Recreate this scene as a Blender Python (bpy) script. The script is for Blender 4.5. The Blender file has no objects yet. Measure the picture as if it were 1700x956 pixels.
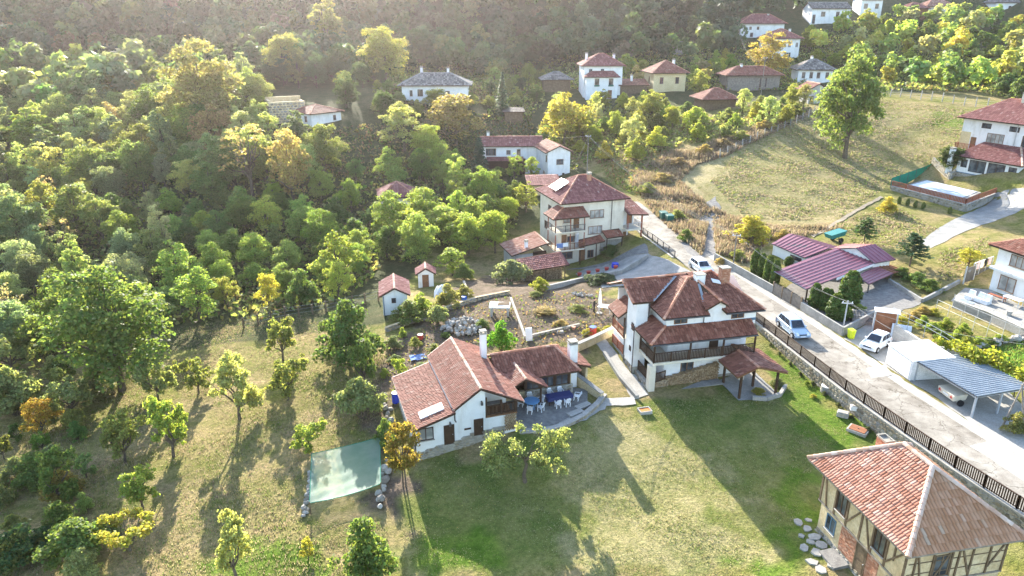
import bpy, math, random
import numpy as np
from mathutils import Vector, Matrix

RNG = random.Random(11)
NP = np.random.default_rng(5)
SC = bpy.context.scene
COL = SC.collection
PI = math.pi

# ------------------------------------------------------------------ camera
F, TH, CAMH = 1180.0, math.radians(20.8), 32.0
cam_d = bpy.data.cameras.new('camera')
cam_d.sensor_width = 36.0
cam_d.lens = 36.0 * F / 1700.0
cam_d.clip_start = 0.5
cam_d.clip_end = 4000.0
cam = bpy.data.objects.new('camera', cam_d)
cam.location = (0, 0, CAMH)
cam.rotation_euler = (PI / 2 - TH, 0, 0)
COL.objects.link(cam)
SC.camera = cam

# ------------------------------------------------------------------ light
SUN_EL, SUN_AZ = math.radians(19.0), math.radians(-15.0)      # azimuth from +Y, negative = to the left
world = bpy.data.worlds.new('World')
SC.world = world
world.use_nodes = True
wn = world.node_tree
sky = wn.nodes.new('ShaderNodeTexSky')
sky.sky_type = 'NISHITA'
sky.sun_disc = False
sky.sun_elevation = SUN_EL
sky.sun_rotation = SUN_AZ
sky.altitude = 500
sky.air_density = 1.0
sky.dust_density = 1.5
bg = wn.nodes['Background']
wn.links.new(sky.outputs[0], bg.inputs[0])
bg.inputs[1].default_value = 0.15
sun_d = bpy.data.lights.new('sun', 'SUN')
sun_d.energy = 5.0
sun_d.angle = math.radians(0.4)
sun_d.color = (1.0, 0.925, 0.80)
sun = bpy.data.objects.new('sun', sun_d)
COL.objects.link(sun)
sdir = Vector((math.sin(SUN_AZ) * math.cos(SUN_EL), math.cos(SUN_AZ) * math.cos(SUN_EL), math.sin(SUN_EL)))
sun.rotation_euler = sdir.to_track_quat('Z', 'Y').to_euler()
sun.location = (-60, 200, 150)
SC.view_settings.view_transform = 'Standard'
SC.view_settings.look = 'None'
SC.view_settings.gamma = 1.0
SC.view_settings.exposure = 2.15
SC.cycles.max_bounces = 6
SC.cycles.diffuse_bounces = 3
SC.cycles.transmission_bounces = 4
SC.cycles.transparent_max_bounces = 8
SC.cycles.volume_bounces = 0

# ------------------------------------------------------------------ object helpers
def props(o, label=None, cat=None, group=None, kind=None):
    if label: o['label'] = label
    if cat: o['category'] = cat
    if group: o['group'] = group
    if kind: o['kind'] = kind
    return o

def thing(name, label, cat, loc=(0, 0, 0), rz=0.0, group=None):
    o = bpy.data.objects.new(name, None)
    o.empty_display_size = 0.2
    COL.objects.link(o)
    o.location = loc
    o.rotation_euler = (0, 0, rz)
    return props(o, label, cat, group)

def link(name, me, parent=None, loc=(0, 0, 0), rot=(0, 0, 0), sc=(1, 1, 1), kind=None):
    o = bpy.data.objects.new(name, me)
    COL.objects.link(o)
    if parent is not None: o.parent = parent
    o.location = loc
    o.rotation_euler = rot
    o.scale = sc
    if kind: o['kind'] = kind
    return o

class MB:
    """collects polygons, then builds one mesh"""
    def __init__(s):
        s.v, s.f, s.m, s.r = [], [], [], []
    def poly(s, pts, m=0, r=None):
        n = len(s.v)
        s.v += [tuple(p) for p in pts]
        s.f.append(tuple(range(n, n + len(pts))))
        s.m.append(m)
        s.r.append(RNG.random() if r is None else r)
    def hexa(s, p, m=0, r=None):
        """8 points: bottom ring 0-3, top ring 4-7"""
        n = len(s.v)
        r = RNG.random() if r is None else r
        s.v += [tuple(q) for q in p]
        for f in ((3, 2, 1, 0), (4, 5, 6, 7), (0, 1, 5, 4), (1, 2, 6, 5), (2, 3, 7, 6), (3, 0, 4, 7)):
            s.f.append(tuple(n + i for i in f)); s.m.append(m); s.r.append(r)
    def box(s, x0, x1, y0, y1, z0, z1, m=0, r=None):
        s.hexa([(x0, y0, z0), (x1, y0, z0), (x1, y1, z0), (x0, y1, z0), (x0, y0, z1), (x1, y0, z1), (x1, y1, z1), (x0, y1, z1)], m, r)
    def obox(s, c, ang, lx, ly, z0, z1, m=0, r=None):
        """box centred on c=(x,y), turned by ang"""
        ca, sa = math.cos(ang), math.sin(ang)
        q = []
        for z in (z0, z1):
            for a, b in ((-lx, -ly), (lx, -ly), (lx, ly), (-lx, ly)):
                a /= 2; b /= 2
                q.append((c[0] + a * ca - b * sa, c[1] + a * sa + b * ca, z))
        s.hexa(q, m, r)
    def bar(s, a, b, w, h=None, m=0, r=None):
        """square bar between two points"""
        h = h or w
        a, b = Vector(a), Vector(b)
        d = (b - a).normalized()
        up = Vector((0, 0, 1)) if abs(d.z) < 0.95 else Vector((0, 1, 0))
        x = d.cross(up).normalized() * (w / 2)
        y = x.cross(d).normalized() * (h / 2)
        s.hexa([a - x - y, a + x - y, a + x + y, a - x + y, b - x - y, b + x - y, b + x + y, b - x + y], m, r)
    def tube(s, pts, rad, n=6, m=0, r=None, cap=True):
        """tube along points with radius (number or list)"""
        pts = [Vector(p) for p in pts]
        if not hasattr(rad, '__len__'): rad = [rad] * len(pts)
        r = RNG.random() if r is None else r
        base = len(s.v)
        px = None
        for i, p in enumerate(pts):
            d = (pts[min(i + 1, len(pts) - 1)] - pts[max(i - 1, 0)])
            if d.length < 1e-9: d = Vector((0, 0, 1))
            d.normalize()
            if px is None or abs(px.dot(d)) > 0.95:
                px = Vector((1, 0, 0)) if abs(d.x) < 0.9 else Vector((0, 1, 0))
            x = (px - d * px.dot(d)).normalized(); px = x
            y = d.cross(x)
            for k in range(n):
                a = 2 * PI * k / n
                s.v.append(tuple(p + (x * math.cos(a) + y * math.sin(a)) * rad[i]))
        for i in range(len(pts) - 1):
            for k in range(n):
                a = base + i * n + k; b = base + i * n + (k + 1) % n
                s.f.append((a, b, b + n, a + n)); s.m.append(m); s.r.append(r)
        if cap:
            s.f.append(tuple(base + k for k in reversed(range(n)))); s.m.append(m); s.r.append(r)
            t = base + (len(pts) - 1) * n
            s.f.append(tuple(t + k for k in range(n))); s.m.append(m); s.r.append(r)
    def lathe(s, prof, n=12, c=(0, 0), m=0, r=None):
        """profile of (radius, z)"""
        r = RNG.random() if r is None else r
        base = len(s.v)
        for rad, z in prof:
            for k in range(n):
                a = 2 * PI * k / n
                s.v.append((c[0] + rad * math.cos(a), c[1] + rad * math.sin(a), z))
        for i in range(len(prof) - 1):
            for k in range(n):
                a = base + i * n + k; b = base + i * n + (k + 1) % n
                s.f.append((a, b, b + n, a + n)); s.m.append(m); s.r.append(r)
        s.f.append(tuple(base + k for k in reversed(range(n)))); s.m.append(m); s.r.append(r)
        t = base + (len(prof) - 1) * n
        s.f.append(tuple(t + k for k in range(n))); s.m.append(m); s.r.append(r)
    def prism(s, poly, z0, z1, m=0, r=None):
        """vertical prism over a counter-clockwise plan polygon; z1 may be a list"""
        n = len(poly); b = len(s.v)
        r = RNG.random() if r is None else r
        zt = z1 if hasattr(z1, '__len__') else [z1] * n
        zb = z0 if hasattr(z0, '__len__') else [z0] * n
        s.v += [(p[0], p[1], zb[i]) for i, p in enumerate(poly)] + [(p[0], p[1], zt[i]) for i, p in enumerate(poly)]
        s.f.append(tuple(b + i for i in reversed(range(n)))); s.f.append(tuple(b + n + i for i in range(n)))
        s.m += [m, m]; s.r += [r, r]
        for i in range(n):
            j = (i + 1) % n
            s.f.append((b + i, b + j, b + n + j, b + n + i)); s.m.append(m); s.r.append(r)
    def mesh(s, name, mats, smooth=False):
        me = bpy.data.meshes.new(name)
        me.from_pydata(s.v, [], s.f)
        for mt in (mats if isinstance(mats, (list, tuple)) else [mats]): me.materials.append(mt)
        me.polygons.foreach_set('material_index', s.m)
        if smooth: me.polygons.foreach_set('use_smooth', [True] * len(s.f))
        at = me.attributes.new('rnd', 'FLOAT', 'FACE')
        at.data.foreach_set('value', s.r)
        me.update()
        return me
    def build(s, name, mats, parent=None, loc=(0, 0, 0), rz=0.0, smooth=False, kind=None):
        return link(name, s.mesh(name, mats, smooth), parent, loc, (0, 0, rz), kind=kind)

def np_mesh(name, v, f, mat, rnd=None, smooth=False):
    """v (N,3), f (M,k) arrays"""
    me = bpy.data.meshes.new(name)
    k = f.shape[1]
    me.vertices.add(len(v)); me.vertices.foreach_set('co', np.ascontiguousarray(v, dtype=np.float32).ravel())
    me.loops.add(f.size); me.loops.foreach_set('vertex_index', np.ascontiguousarray(f, dtype=np.int32).ravel())
    me.polygons.add(len(f))
    me.polygons.foreach_set('loop_start', np.arange(0, f.size, k, dtype=np.int32))
    try: me.polygons.foreach_set('loop_total', np.full(len(f), k, dtype=np.int32))
    except Exception: pass
    if smooth: me.polygons.foreach_set('use_smooth', np.ones(len(f), dtype=bool))
    me.materials.append(mat)
    if rnd is not None:
        at = me.attributes.new('rnd', 'FLOAT', 'FACE')
        at.data.foreach_set('value', np.ascontiguousarray(rnd, dtype=np.float32))
    me.update(calc_edges=True)
    me.validate()
    return me

# ------------------------------------------------------------------ materials
class NT:
    def __init__(s, name):
        s.mat = bpy.data.materials.new(name)
        s.mat.use_nodes = True
        s.t = s.mat.node_tree
        s.t.nodes.clear()
        s.out = s.n('ShaderNodeOutputMaterial')
    def n(s, typ, **kw):
        nd = s.t.nodes.new(typ)
        for k, v in kw.items(): setattr(nd, k, v)
        return nd
    def l(s, a, b): s.t.links.new(a, b)
    def noise(s, scale, detail=4, rough=0.6, vec=None):
        nd = s.n('ShaderNodeTexNoise')
        nd.inputs['Scale'].default_value = scale
        nd.inputs['Detail'].default_value = detail
        nd.inputs['Roughness'].default_value = rough
        if vec is not None: s.l(vec, nd.inputs['Vector'])
        return nd.outputs['Fac']
    def ramp(s, fac, stops):
        nd = s.n('ShaderNodeValToRGB')
        e = nd.color_ramp.elements
        while len(e) < len(stops): e.new(0.5)
        for i, (p, c) in enumerate(stops):
            e[i].position = p
            e[i].color = (*c, 1) if len(c) == 3 else c
        s.l(fac, nd.inputs[0])
        return nd.outputs[0]
    def mix(s, fac, a, b, mode='MIX'):
        nd = s.n('ShaderNodeMix', data_type='RGBA', blend_type=mode)
        for sock, val in ((nd.inputs[0], fac), (nd.inputs[6], a), (nd.inputs[7], b)):
            if isinstance(val, (int, float)): sock.default_value = val
            elif isinstance(val, tuple): sock.default_value = (*val, 1)
            else: s.l(val, sock)
        return nd.outputs[2]
    def math(s, op, a, b=0.0, c=0.0):
        nd = s.n('ShaderNodeMath', operation=op)
        for sock, val in zip(nd.inputs, (a, b, c)):
            if isinstance(val, (int, float)): sock.default_value = val
            else: s.l(val, sock)
        return nd.outputs[0]
    def attr(s, name, out='Fac'):
        nd = s.n('ShaderNodeAttribute', attribute_name=name)
        return nd.outputs[out]
    def pos(s):
        return s.n('ShaderNodeNewGeometry').outputs['Position']
    def obj(s):
        return s.n('ShaderNodeTexCoord').outputs['Object']
    def bsdf(s, col, rough=0.8, metal=0.0, bump=None, bstr=0.3, bdist=0.05, spec=0.3):
        b = s.n('ShaderNodeBsdfPrincipled')
        if isinstance(col, tuple): b.inputs['Base Color'].default_value = (*col, 1)
        else: s.l(col, b.inputs['Base Color'])
        if isinstance(rough, (int, float)): b.inputs['Roughness'].default_value = rough
        else: s.l(rough, b.inputs['Roughness'])
        b.inputs['Metallic'].default_value = metal
        b.inputs['Specular IOR Level'].default_value = spec
        if bump is not None:
            bn = s.n('ShaderNodeBump')
            bn.inputs['Strength'].default_value = bstr
            bn.inputs['Distance'].default_value = bdist
            s.l(bump, bn.inputs['Height'])
            s.l(bn.outputs[0], b.inputs['Normal'])
        s.l(b.outputs[0], s.out.inputs[0])
        return b

def rough_mat(name, c0, c1, scale=1.5, rough=0.85, bump=0.25, fine=12.0, spec=0.2, lo=0.3, hi=0.7, c2=None, bdist=0.03, metal=0.0):
    """two-tone weathered surface: broad noise between two colours, fine noise for grain and relief"""
    t = NT(name)
    p = t.pos()
    a = t.noise(scale, 5, 0.65, p)
    stops = [(lo, c0), (hi, c1)] if c2 is None else [(lo, c0), ((lo + hi) / 2, c1), (hi, c2)]
    col = t.ramp(a, stops)
    f = t.noise(fine, 3, 0.6, p)
    g = t.ramp(f, [(0.3, (0.78, 0.78, 0.78)), (0.7, (1.12, 1.12, 1.12))])
    col = t.mix(1.0, col, g, 'MULTIPLY')
    t.bsdf(col, rough, metal, f, bump, bdist, spec)
    return t.mat

def piece_mat(name, stops, rough=0.85, scale=2.0, stain=(0.55, 0.5, 0.42), amount=0.5, spec=0.2, bump=0.2):
    """pieces (tiles, stones, bricks, boards): a colour per piece from the face value, with stains over them"""
    t = NT(name)
    p = t.pos()
    oi = t.n('ShaderNodeObjectInfo').outputs['Random']
    r = t.math('FRACT', t.math('ADD', t.attr('rnd'), oi))
    col = t.ramp(r, stops)
    a = t.noise(scale, 5, 0.7, p)
    st = t.ramp(a, [(0.42, (1, 1, 1)), (0.68, stain)])
    col = t.mix(amount, col, t.mix(1.0, col, st, 'MULTIPLY'))
    f = t.noise(25.0, 2, 0.6, p)
    t.bsdf(col, rough, 0.0, f, bump, 0.02, spec)
    return t.mat

def leaf_mat(name, light=0.55, rough=0.6, spec=0.15, spread=0.8, thru=(1.62, 1.58, 0.78)):
    """foliage: object colour with a different tint per leaf, part of the light passes through"""
    t = NT(name)
    oi = t.n('ShaderNodeObjectInfo')
    r = t.attr('rnd')
    hs = t.n('ShaderNodeHueSaturation')
    t.l(t.math('MULTIPLY_ADD', r, 0.07, 0.463), hs.inputs['Hue'])
    t.l(t.math('MULTIPLY_ADD', t.math('FRACT', t.math('MULTIPLY', r, 7.31)), spread, 1.15 - spread * 0.5), hs.inputs['Value'])
    hs.inputs['Saturation'].default_value = 0.93
    t.l(oi.outputs['Color'], hs.inputs['Color'])
    col = hs.outputs[0]
    d = t.n('ShaderNodeBsdfPrincipled')
    t.l(col, d.inputs['Base Color'])
    d.inputs['Roughness'].default_value = rough
    d.inputs['Specular IOR Level'].default_value = spec
    tr = t.n('ShaderNodeBsdfTranslucent')
    warm = t.mix(1.0, col, thru, 'MULTIPLY')
    t.l(warm, tr.inputs['Color'])
    mx = t.n('ShaderNodeMixShader')
    mx.inputs[0].default_value = light
    t.l(d.outputs[0], mx.inputs[1]); t.l(tr.outputs[0], mx.inputs[2])
    t.l(mx.outputs[0], t.out.inputs[0])
    return t.mat

M = {}
def plaster_mat(name, c0, c1, dirt=(0.62, 0.57, 0.48)):
    """painted render with blotches and rain streaks"""
    t = NT(name)
    p = t.pos()
    c = t.ramp(t.noise(0.6, 5, 0.65, p), [(0.3, c0), (0.7, c1)])
    mp = t.n('ShaderNodeMapping'); mp.inputs['Scale'].default_value = (1.3, 1.3, 0.25); t.l(p, mp.inputs['Vector'])
    s = t.ramp(t.noise(1.0, 4, 0.65, mp.outputs[0]), [(0.52, (1, 1, 1)), (0.72, dirt)])
    c = t.mix(0.4, c, t.mix(1.0, c, s, 'MULTIPLY'))
    b = t.ramp(t.noise(1.4, 5, 0.7, p), [(0.58, (1, 1, 1)), (0.74, (0.74, 0.70, 0.63))])
    c = t.mix(0.6, c, t.mix(1.0, c, b, 'MULTIPLY'))
    f = t.noise(9.0, 3, 0.6, p)
    t.bsdf(c, 0.9, 0.0, f, 0.2, 0.03, 0.2)
    return t.mat
M['plaster'] = plaster_mat('white_plaster', (0.68, 0.68, 0.67), (0.82, 0.82, 0.81))
M['cream'] = plaster_mat('cream_plaster', (0.58, 0.52, 0.42), (0.71, 0.66, 0.55))
M['yellow_plaster'] = rough_mat('yellow_plaster', (0.60, 0.47, 0.26), (0.72, 0.60, 0.36), 0.5, 0.9, 0.2, 8.0)
M['grey_plaster'] = rough_mat('grey_plaster', (0.34, 0.33, 0.31), (0.52, 0.50, 0.46), 0.7, 0.9, 0.25, 8.0)
M['mud'] = rough_mat('mud_plaster', (0.42, 0.31, 0.17), (0.57, 0.45, 0.27), 0.9, 0.95, 0.5, 6.0, c2=(0.64, 0.54, 0.36))
M['stone'] = piece_mat('field_stone', [(0.0, (0.16, 0.14, 0.11)), (0.35, (0.30, 0.26, 0.19)), (0.7, (0.40, 0.36, 0.29)), (1.0, (0.24, 0.24, 0.24))], 0.9, 1.5)
M['stone_pale'] = piece_mat('pale_stone', [(0.0, (0.22, 0.20, 0.17)), (0.5, (0.33, 0.305, 0.27)), (1.0, (0.44, 0.42, 0.385))], 0.9, 1.5)
M['mortar'] = rough_mat('mortar', (0.26, 0.24, 0.20), (0.40, 0.38, 0.33), 1.2, 0.95, 0.5, 7.0)
M['concrete'] = rough_mat('concrete', (0.22, 0.215, 0.20), (0.36, 0.35, 0.325), 0.8, 0.9, 0.3, 8.0)
M['pale_concrete'] = rough_mat('pale_concrete', (0.30, 0.285, 0.255), (0.44, 0.42, 0.38), 0.8, 0.9, 0.35, 9.0)
M['earth'] = rough_mat('trodden_earth', (0.20, 0.165, 0.115), (0.33, 0.28, 0.21), 0.9, 1.0, 0.6, 10.0)
def road_mat():
    t = NT('worn_road')
    p = t.pos()
    c = t.ramp(t.noise(0.28, 5, 0.7, p), [(0.3, (0.20, 0.18, 0.15)), (0.5, (0.29, 0.265, 0.225)), (0.7, (0.37, 0.345, 0.30))])
    c = t.mix(1.0, c, t.ramp(t.noise(0.9, 3, 0.5, p), [(0.42, (1, 1, 1)), (0.66, (0.74, 0.72, 0.70))]), 'MULTIPLY')
    v = t.n('ShaderNodeTexVoronoi', feature='DISTANCE_TO_EDGE'); v.inputs['Scale'].default_value = 0.42
    w = t.n('ShaderNodeVectorMath', operation='ADD'); t.l(p, w.inputs[0])
    nz = t.n('ShaderNodeTexNoise'); nz.inputs['Scale'].default_value = 1.6; t.l(p, nz.inputs['Vector']); t.l(nz.outputs['Color'], w.inputs[1]); t.l(w.outputs[0], v.inputs['Vector'])
    c = t.mix(1.0, c, t.ramp(v.outputs['Distance'], [(0.0, (0.5, 0.48, 0.45)), (0.022, (1, 1, 1))]), 'MULTIPLY')
    f = t.noise(14.0, 3, 0.6, p)
    c = t.mix(1.0, c, t.ramp(f, [(0.3, (0.8, 0.8, 0.8)), (0.7, (1.12, 1.12, 1.12))]), 'MULTIPLY')
    t.bsdf(c, 0.95, 0.0, f, 0.35, 0.03, 0.2)
    return t.mat
M['asphalt'] = road_mat()
M['gravel'] = rough_mat('gravel', (0.14, 0.135, 0.13), (0.27, 0.26, 0.24), 2.2, 0.95, 0.8, 16.0)
M['brick'] = piece_mat('red_brick', [(0.0, (0.34, 0.15, 0.09)), (0.5, (0.44, 0.22, 0.14)), (1.0, (0.50, 0.31, 0.22))], 0.9)
M['tile_red'] = piece_mat('red_clay_tiles', [(0.0, (0.22, 0.083, 0.055)), (0.4, (0.29, 0.115, 0.08)), (0.8, (0.35, 0.15, 0.105)), (0.96, (0.28, 0.15, 0.11)), (1.0, (0.42, 0.25, 0.19))], 0.75, 0.6, (0.72, 0.66, 0.60), 0.6)
M['tile_dark'] = piece_mat('brown_clay_tiles', [(0.0, (0.18, 0.068, 0.044)), (0.4, (0.25, 0.095, 0.062)), (0.85, (0.32, 0.13, 0.085)), (1.0, (0.37, 0.18, 0.125))], 0.6, 0.6, (0.62, 0.58, 0.52), 0.6)
M['tile_old'] = piece_mat('weathered_clay_tiles', [(0.0, (0.32, 0.15, 0.10)), (0.4, (0.42, 0.21, 0.15)), (0.8, (0.48, 0.27, 0.20)), (1.0, (0.52, 0.35, 0.28))], 0.9, 0.7, (0.70, 0.64, 0.56), 0.6)
M['tile_brown'] = piece_mat('mossy_brown_tiles', [(0.0, (0.37, 0.185, 0.10)), (0.5, (0.45, 0.245, 0.145)), (0.97, (0.50, 0.29, 0.185)), (1.0, (0.50, 0.38, 0.29))], 0.95, 0.7, (0.70, 0.64, 0.50), 0.5)
M['tile_mauve'] = piece_mat('faded_mauve_tiles', [(0.0, (0.23, 0.085, 0.075)), (0.5, (0.29, 0.115, 0.10)), (0.95, (0.36, 0.165, 0.145)), (1.0, (0.44, 0.27, 0.24))], 0.85, 0.6, (0.65, 0.62, 0.60), 0.7)
M['ridge'] = piece_mat('pale_ridge_tiles', [(0.0, (0.45, 0.28, 0.20)), (0.6, (0.56, 0.41, 0.33)), (1.0, (0.62, 0.50, 0.42))], 0.9, 2.0, (0.6, 0.55, 0.5), 0.6)
M['ridge_red'] = piece_mat('red_ridge_tiles', [(0.0, (0.42, 0.17, 0.10)), (0.6, (0.54, 0.26, 0.17)), (1.0, (0.60, 0.36, 0.26))], 0.8, 2.0, (0.6, 0.55, 0.5), 0.6)
M['slate'] = piece_mat('grey_slates', [(0.0, (0.12, 0.11, 0.10)), (0.5, (0.24, 0.22, 0.20)), (1.0, (0.38, 0.35, 0.31))], 0.9)
M['wood_dark'] = rough_mat('dark_stained_wood', (0.045, 0.026, 0.016), (0.085, 0.05, 0.03), 2.5, 0.7, 0.2, 20.0)
M['wood_brown'] = rough_mat('brown_wood', (0.16, 0.08, 0.04), (0.27, 0.14, 0.07), 2.5, 0.75, 0.25, 20.0)
M['wood_red'] = rough_mat('red_stained_wood', (0.24, 0.075, 0.04), (0.36, 0.13, 0.075), 2.5, 0.75, 0.2, 20.0)
M['wood_grey'] = rough_mat('weathered_wood', (0.17, 0.145, 0.12), (0.32, 0.28, 0.235), 2.5, 0.9, 0.4, 18.0)
M['wood_old'] = rough_mat('old_timber', (0.10, 0.07, 0.045), (0.22, 0.16, 0.10), 2.5, 0.9, 0.4, 18.0)
M['log'] = piece_mat('cut_firewood', [(0.0, (0.20, 0.13, 0.07)), (0.5, (0.36, 0.25, 0.14)), (1.0, (0.52, 0.40, 0.26))], 0.9)
M['bark'] = rough_mat('bark', (0.075, 0.058, 0.042), (0.17, 0.135, 0.10), 3.0, 0.95, 0.6, 15.0)
M['metal_dark'] = rough_mat('dark_metal', (0.05, 0.05, 0.052), (0.09, 0.09, 0.09), 2.0, 0.5, 0.05, 20.0, spec=0.5)
M['metal_grey'] = rough_mat('galvanised_metal', (0.36, 0.38, 0.40), (0.48, 0.50, 0.52), 2.0, 0.45, 0.05, 20.0, spec=0.5)
M['metal_white'] = rough_mat('white_painted_metal', (0.64, 0.65, 0.65), (0.82, 0.82, 0.82), 1.3, 0.5, 0.05, 10.0, spec=0.4)
M['metal_purple'] = rough_mat('maroon_sheet_metal', (0.20, 0.055, 0.085), (0.27, 0.085, 0.115), 0.6, 0.42, 0.04, 9.0, spec=0.5)
M['metal_blue'] = rough_mat('blue_grey_sheet_metal', (0.20, 0.235, 0.27), (0.30, 0.335, 0.37), 0.6, 0.4, 0.04, 9.0, spec=0.5)
M['metal_pink'] = rough_mat('sunlit_red_sheet_metal', (0.42, 0.15, 0.13), (0.56, 0.25, 0.21), 0.8, 0.5, 0.05, 9.0, spec=0.4)  # maroon sheet as sunlight brightens it, the light put into the colour
M['rust'] = rough_mat('rusty_sheet', (0.20, 0.08, 0.04), (0.34, 0.15, 0.08), 1.6, 0.85, 0.2, 14.0)
def flat(name, c, rough=0.5, spec=0.4, v=0.12, scale=3.0, metal=0.0):
    lo = tuple(x * (1 - v) for x in c); hi = tuple(min(1, x * (1 + v)) for x in c)
    M[name] = rough_mat(name, lo, hi, scale, rough, 0.05, 22.0, spec, metal=metal)
flat('white_plastic', (0.80, 0.81, 0.83)); flat('blue_plastic', (0.02, 0.06, 0.55)); flat('blue_barrel', (0.03, 0.13, 0.45))
flat('table_blue', (0.16, 0.36, 0.62), 0.4); flat('table_navy', (0.02, 0.035, 0.13), 0.5); flat('lime', (0.58, 0.68, 0.02), 0.5)
flat('green_net', (0.02, 0.22, 0.14), 0.9, 0.1); flat('green_tarp', (0.01, 0.19, 0.19), 0.6); flat('black_rubber', (0.02, 0.02, 0.022), 0.9, 0.2)
flat('white_cloth', (0.78, 0.78, 0.78), 0.9, 0.1); flat('car_white', (0.80, 0.81, 0.82), 0.22, 0.6, 0.02); flat('car_silver', (0.42, 0.53, 0.66), 0.25, 0.6, 0.03, 3.0, 0.3)
flat('red_paint', (0.48, 0.05, 0.035), 0.5); flat('orange_soil', (0.50, 0.20, 0.07), 0.95, 0.1, 0.25); flat('green_bin', (0.015, 0.12, 0.09), 0.5)
flat('tarpaulin', (0.56, 0.62, 0.67), 0.4, 0.4, 0.1, 0.8); flat('panel_white', (0.80, 0.81, 0.83), 0.28, 0.5, 0.02); flat('cloth_black', (0.018, 0.018, 0.022), 0.9, 0.1); flat('cloth_blue', (0.14, 0.22, 0.42), 0.9, 0.1)
flat('skin', (0.46, 0.29, 0.21), 0.6, 0.3, 0.08); flat('hair', (0.03, 0.022, 0.016), 0.8, 0.2); flat('cloth_pink', (0.62, 0.42, 0.42), 0.9, 0.1); flat('blue_trim', (0.08, 0.15, 0.22), 0.6)
flat('tail_red', (0.5, 0.02, 0.02), 0.3); flat('lamp_glass', (0.75, 0.78, 0.80), 0.1, 0.6, 0.03); flat('curtain', (0.55, 0.53, 0.48), 0.9, 0.1)

def glass_mat(name, c0, c1):
    t = NT(name)
    a = t.noise(1.1, 2, 0.5, t.pos())
    t.bsdf(t.ramp(a, [(0.4, c0), (0.62, c1)]), 0.08, 0.0, None, spec=0.7)
    return t.mat
M['glass'] = glass_mat('window_glass', (0.03, 0.035, 0.045), (0.11, 0.12, 0.13))
M['glass_curtain'] = glass_mat('curtained_window_glass', (0.22, 0.22, 0.21), (0.42, 0.41, 0.38))
M['glass_car'] = glass_mat('car_glass', (0.012, 0.018, 0.03), (0.03, 0.04, 0.06))
M['leaf'] = leaf_mat('leaves')
M['needle'] = leaf_mat('needles', 0.3)
M['straw'] = leaf_mat('dry_grass_blades', 0.45, thru=(1.25, 1.2, 0.95))
def net_mat():
    t = NT('shade_net')
    a = t.noise(0.7, 3, 0.6, t.pos())
    d = t.n('ShaderNodeBsdfPrincipled')
    t.l(t.ramp(a, [(0.35, (0.16, 0.40, 0.31)), (0.65, (0.42, 0.60, 0.50))]), d.inputs['Base Color'])
    d.inputs['Roughness'].default_value = 0.55
    tr = t.n('ShaderNodeBsdfTranslucent'); tr.inputs[0].default_value = (0.42, 0.66, 0.55, 1)
    tp = t.n('ShaderNodeBsdfTransparent')
    m1 = t.n('ShaderNodeMixShader'); m1.inputs[0].default_value = 0.5
    t.l(d.outputs[0], m1.inputs[1]); t.l(tr.outputs[0], m1.inputs[2])
    m2 = t.n('ShaderNodeMixShader'); m2.inputs[0].default_value = 0.46
    t.l(m1.outputs[0], m2.inputs[1]); t.l(tp.outputs[0], m2.inputs[2])
    t.l(m2.outputs[0], t.out.inputs[0])
    return t.mat
M['net'] = net_mat()
# ------------------------------------------------------------------ the lie of the land
_fw = np.array([0, math.cos(TH), -math.sin(TH)]); _up = np.array([0, math.sin(TH), math.cos(TH)])
def ray(px, py):
    return _fw + np.array([1.0, 0, 0]) * ((px - 850) / F) - _up * ((py - 478) / F)
def D(px, py, dep):
    """place seen in that direction of the photograph, dep metres ahead"""
    p = np.array([0, 0, CAMH]) + ray(px, py) * dep
    return (float(p[0]), float(p[1]), float(p[2]))

WALL = [(60, -60), (42, 10), (36.6, 30), (33.94, 38.7), (32.5, 43), (31.03, 48.55), (29.31, 55.57), (27.9, 63), (26.6, 70), (24.4, 79), (22.4, 89.7), (20.3, 102), (18.4, 115), (15, 135), (5, 170), (-5, 400)]
_wy = np.array([p[1] for p in WALL]); _wx = np.array([p[0] for p in WALL])
def W(y): return np.interp(y, _wy, _wx)

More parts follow.
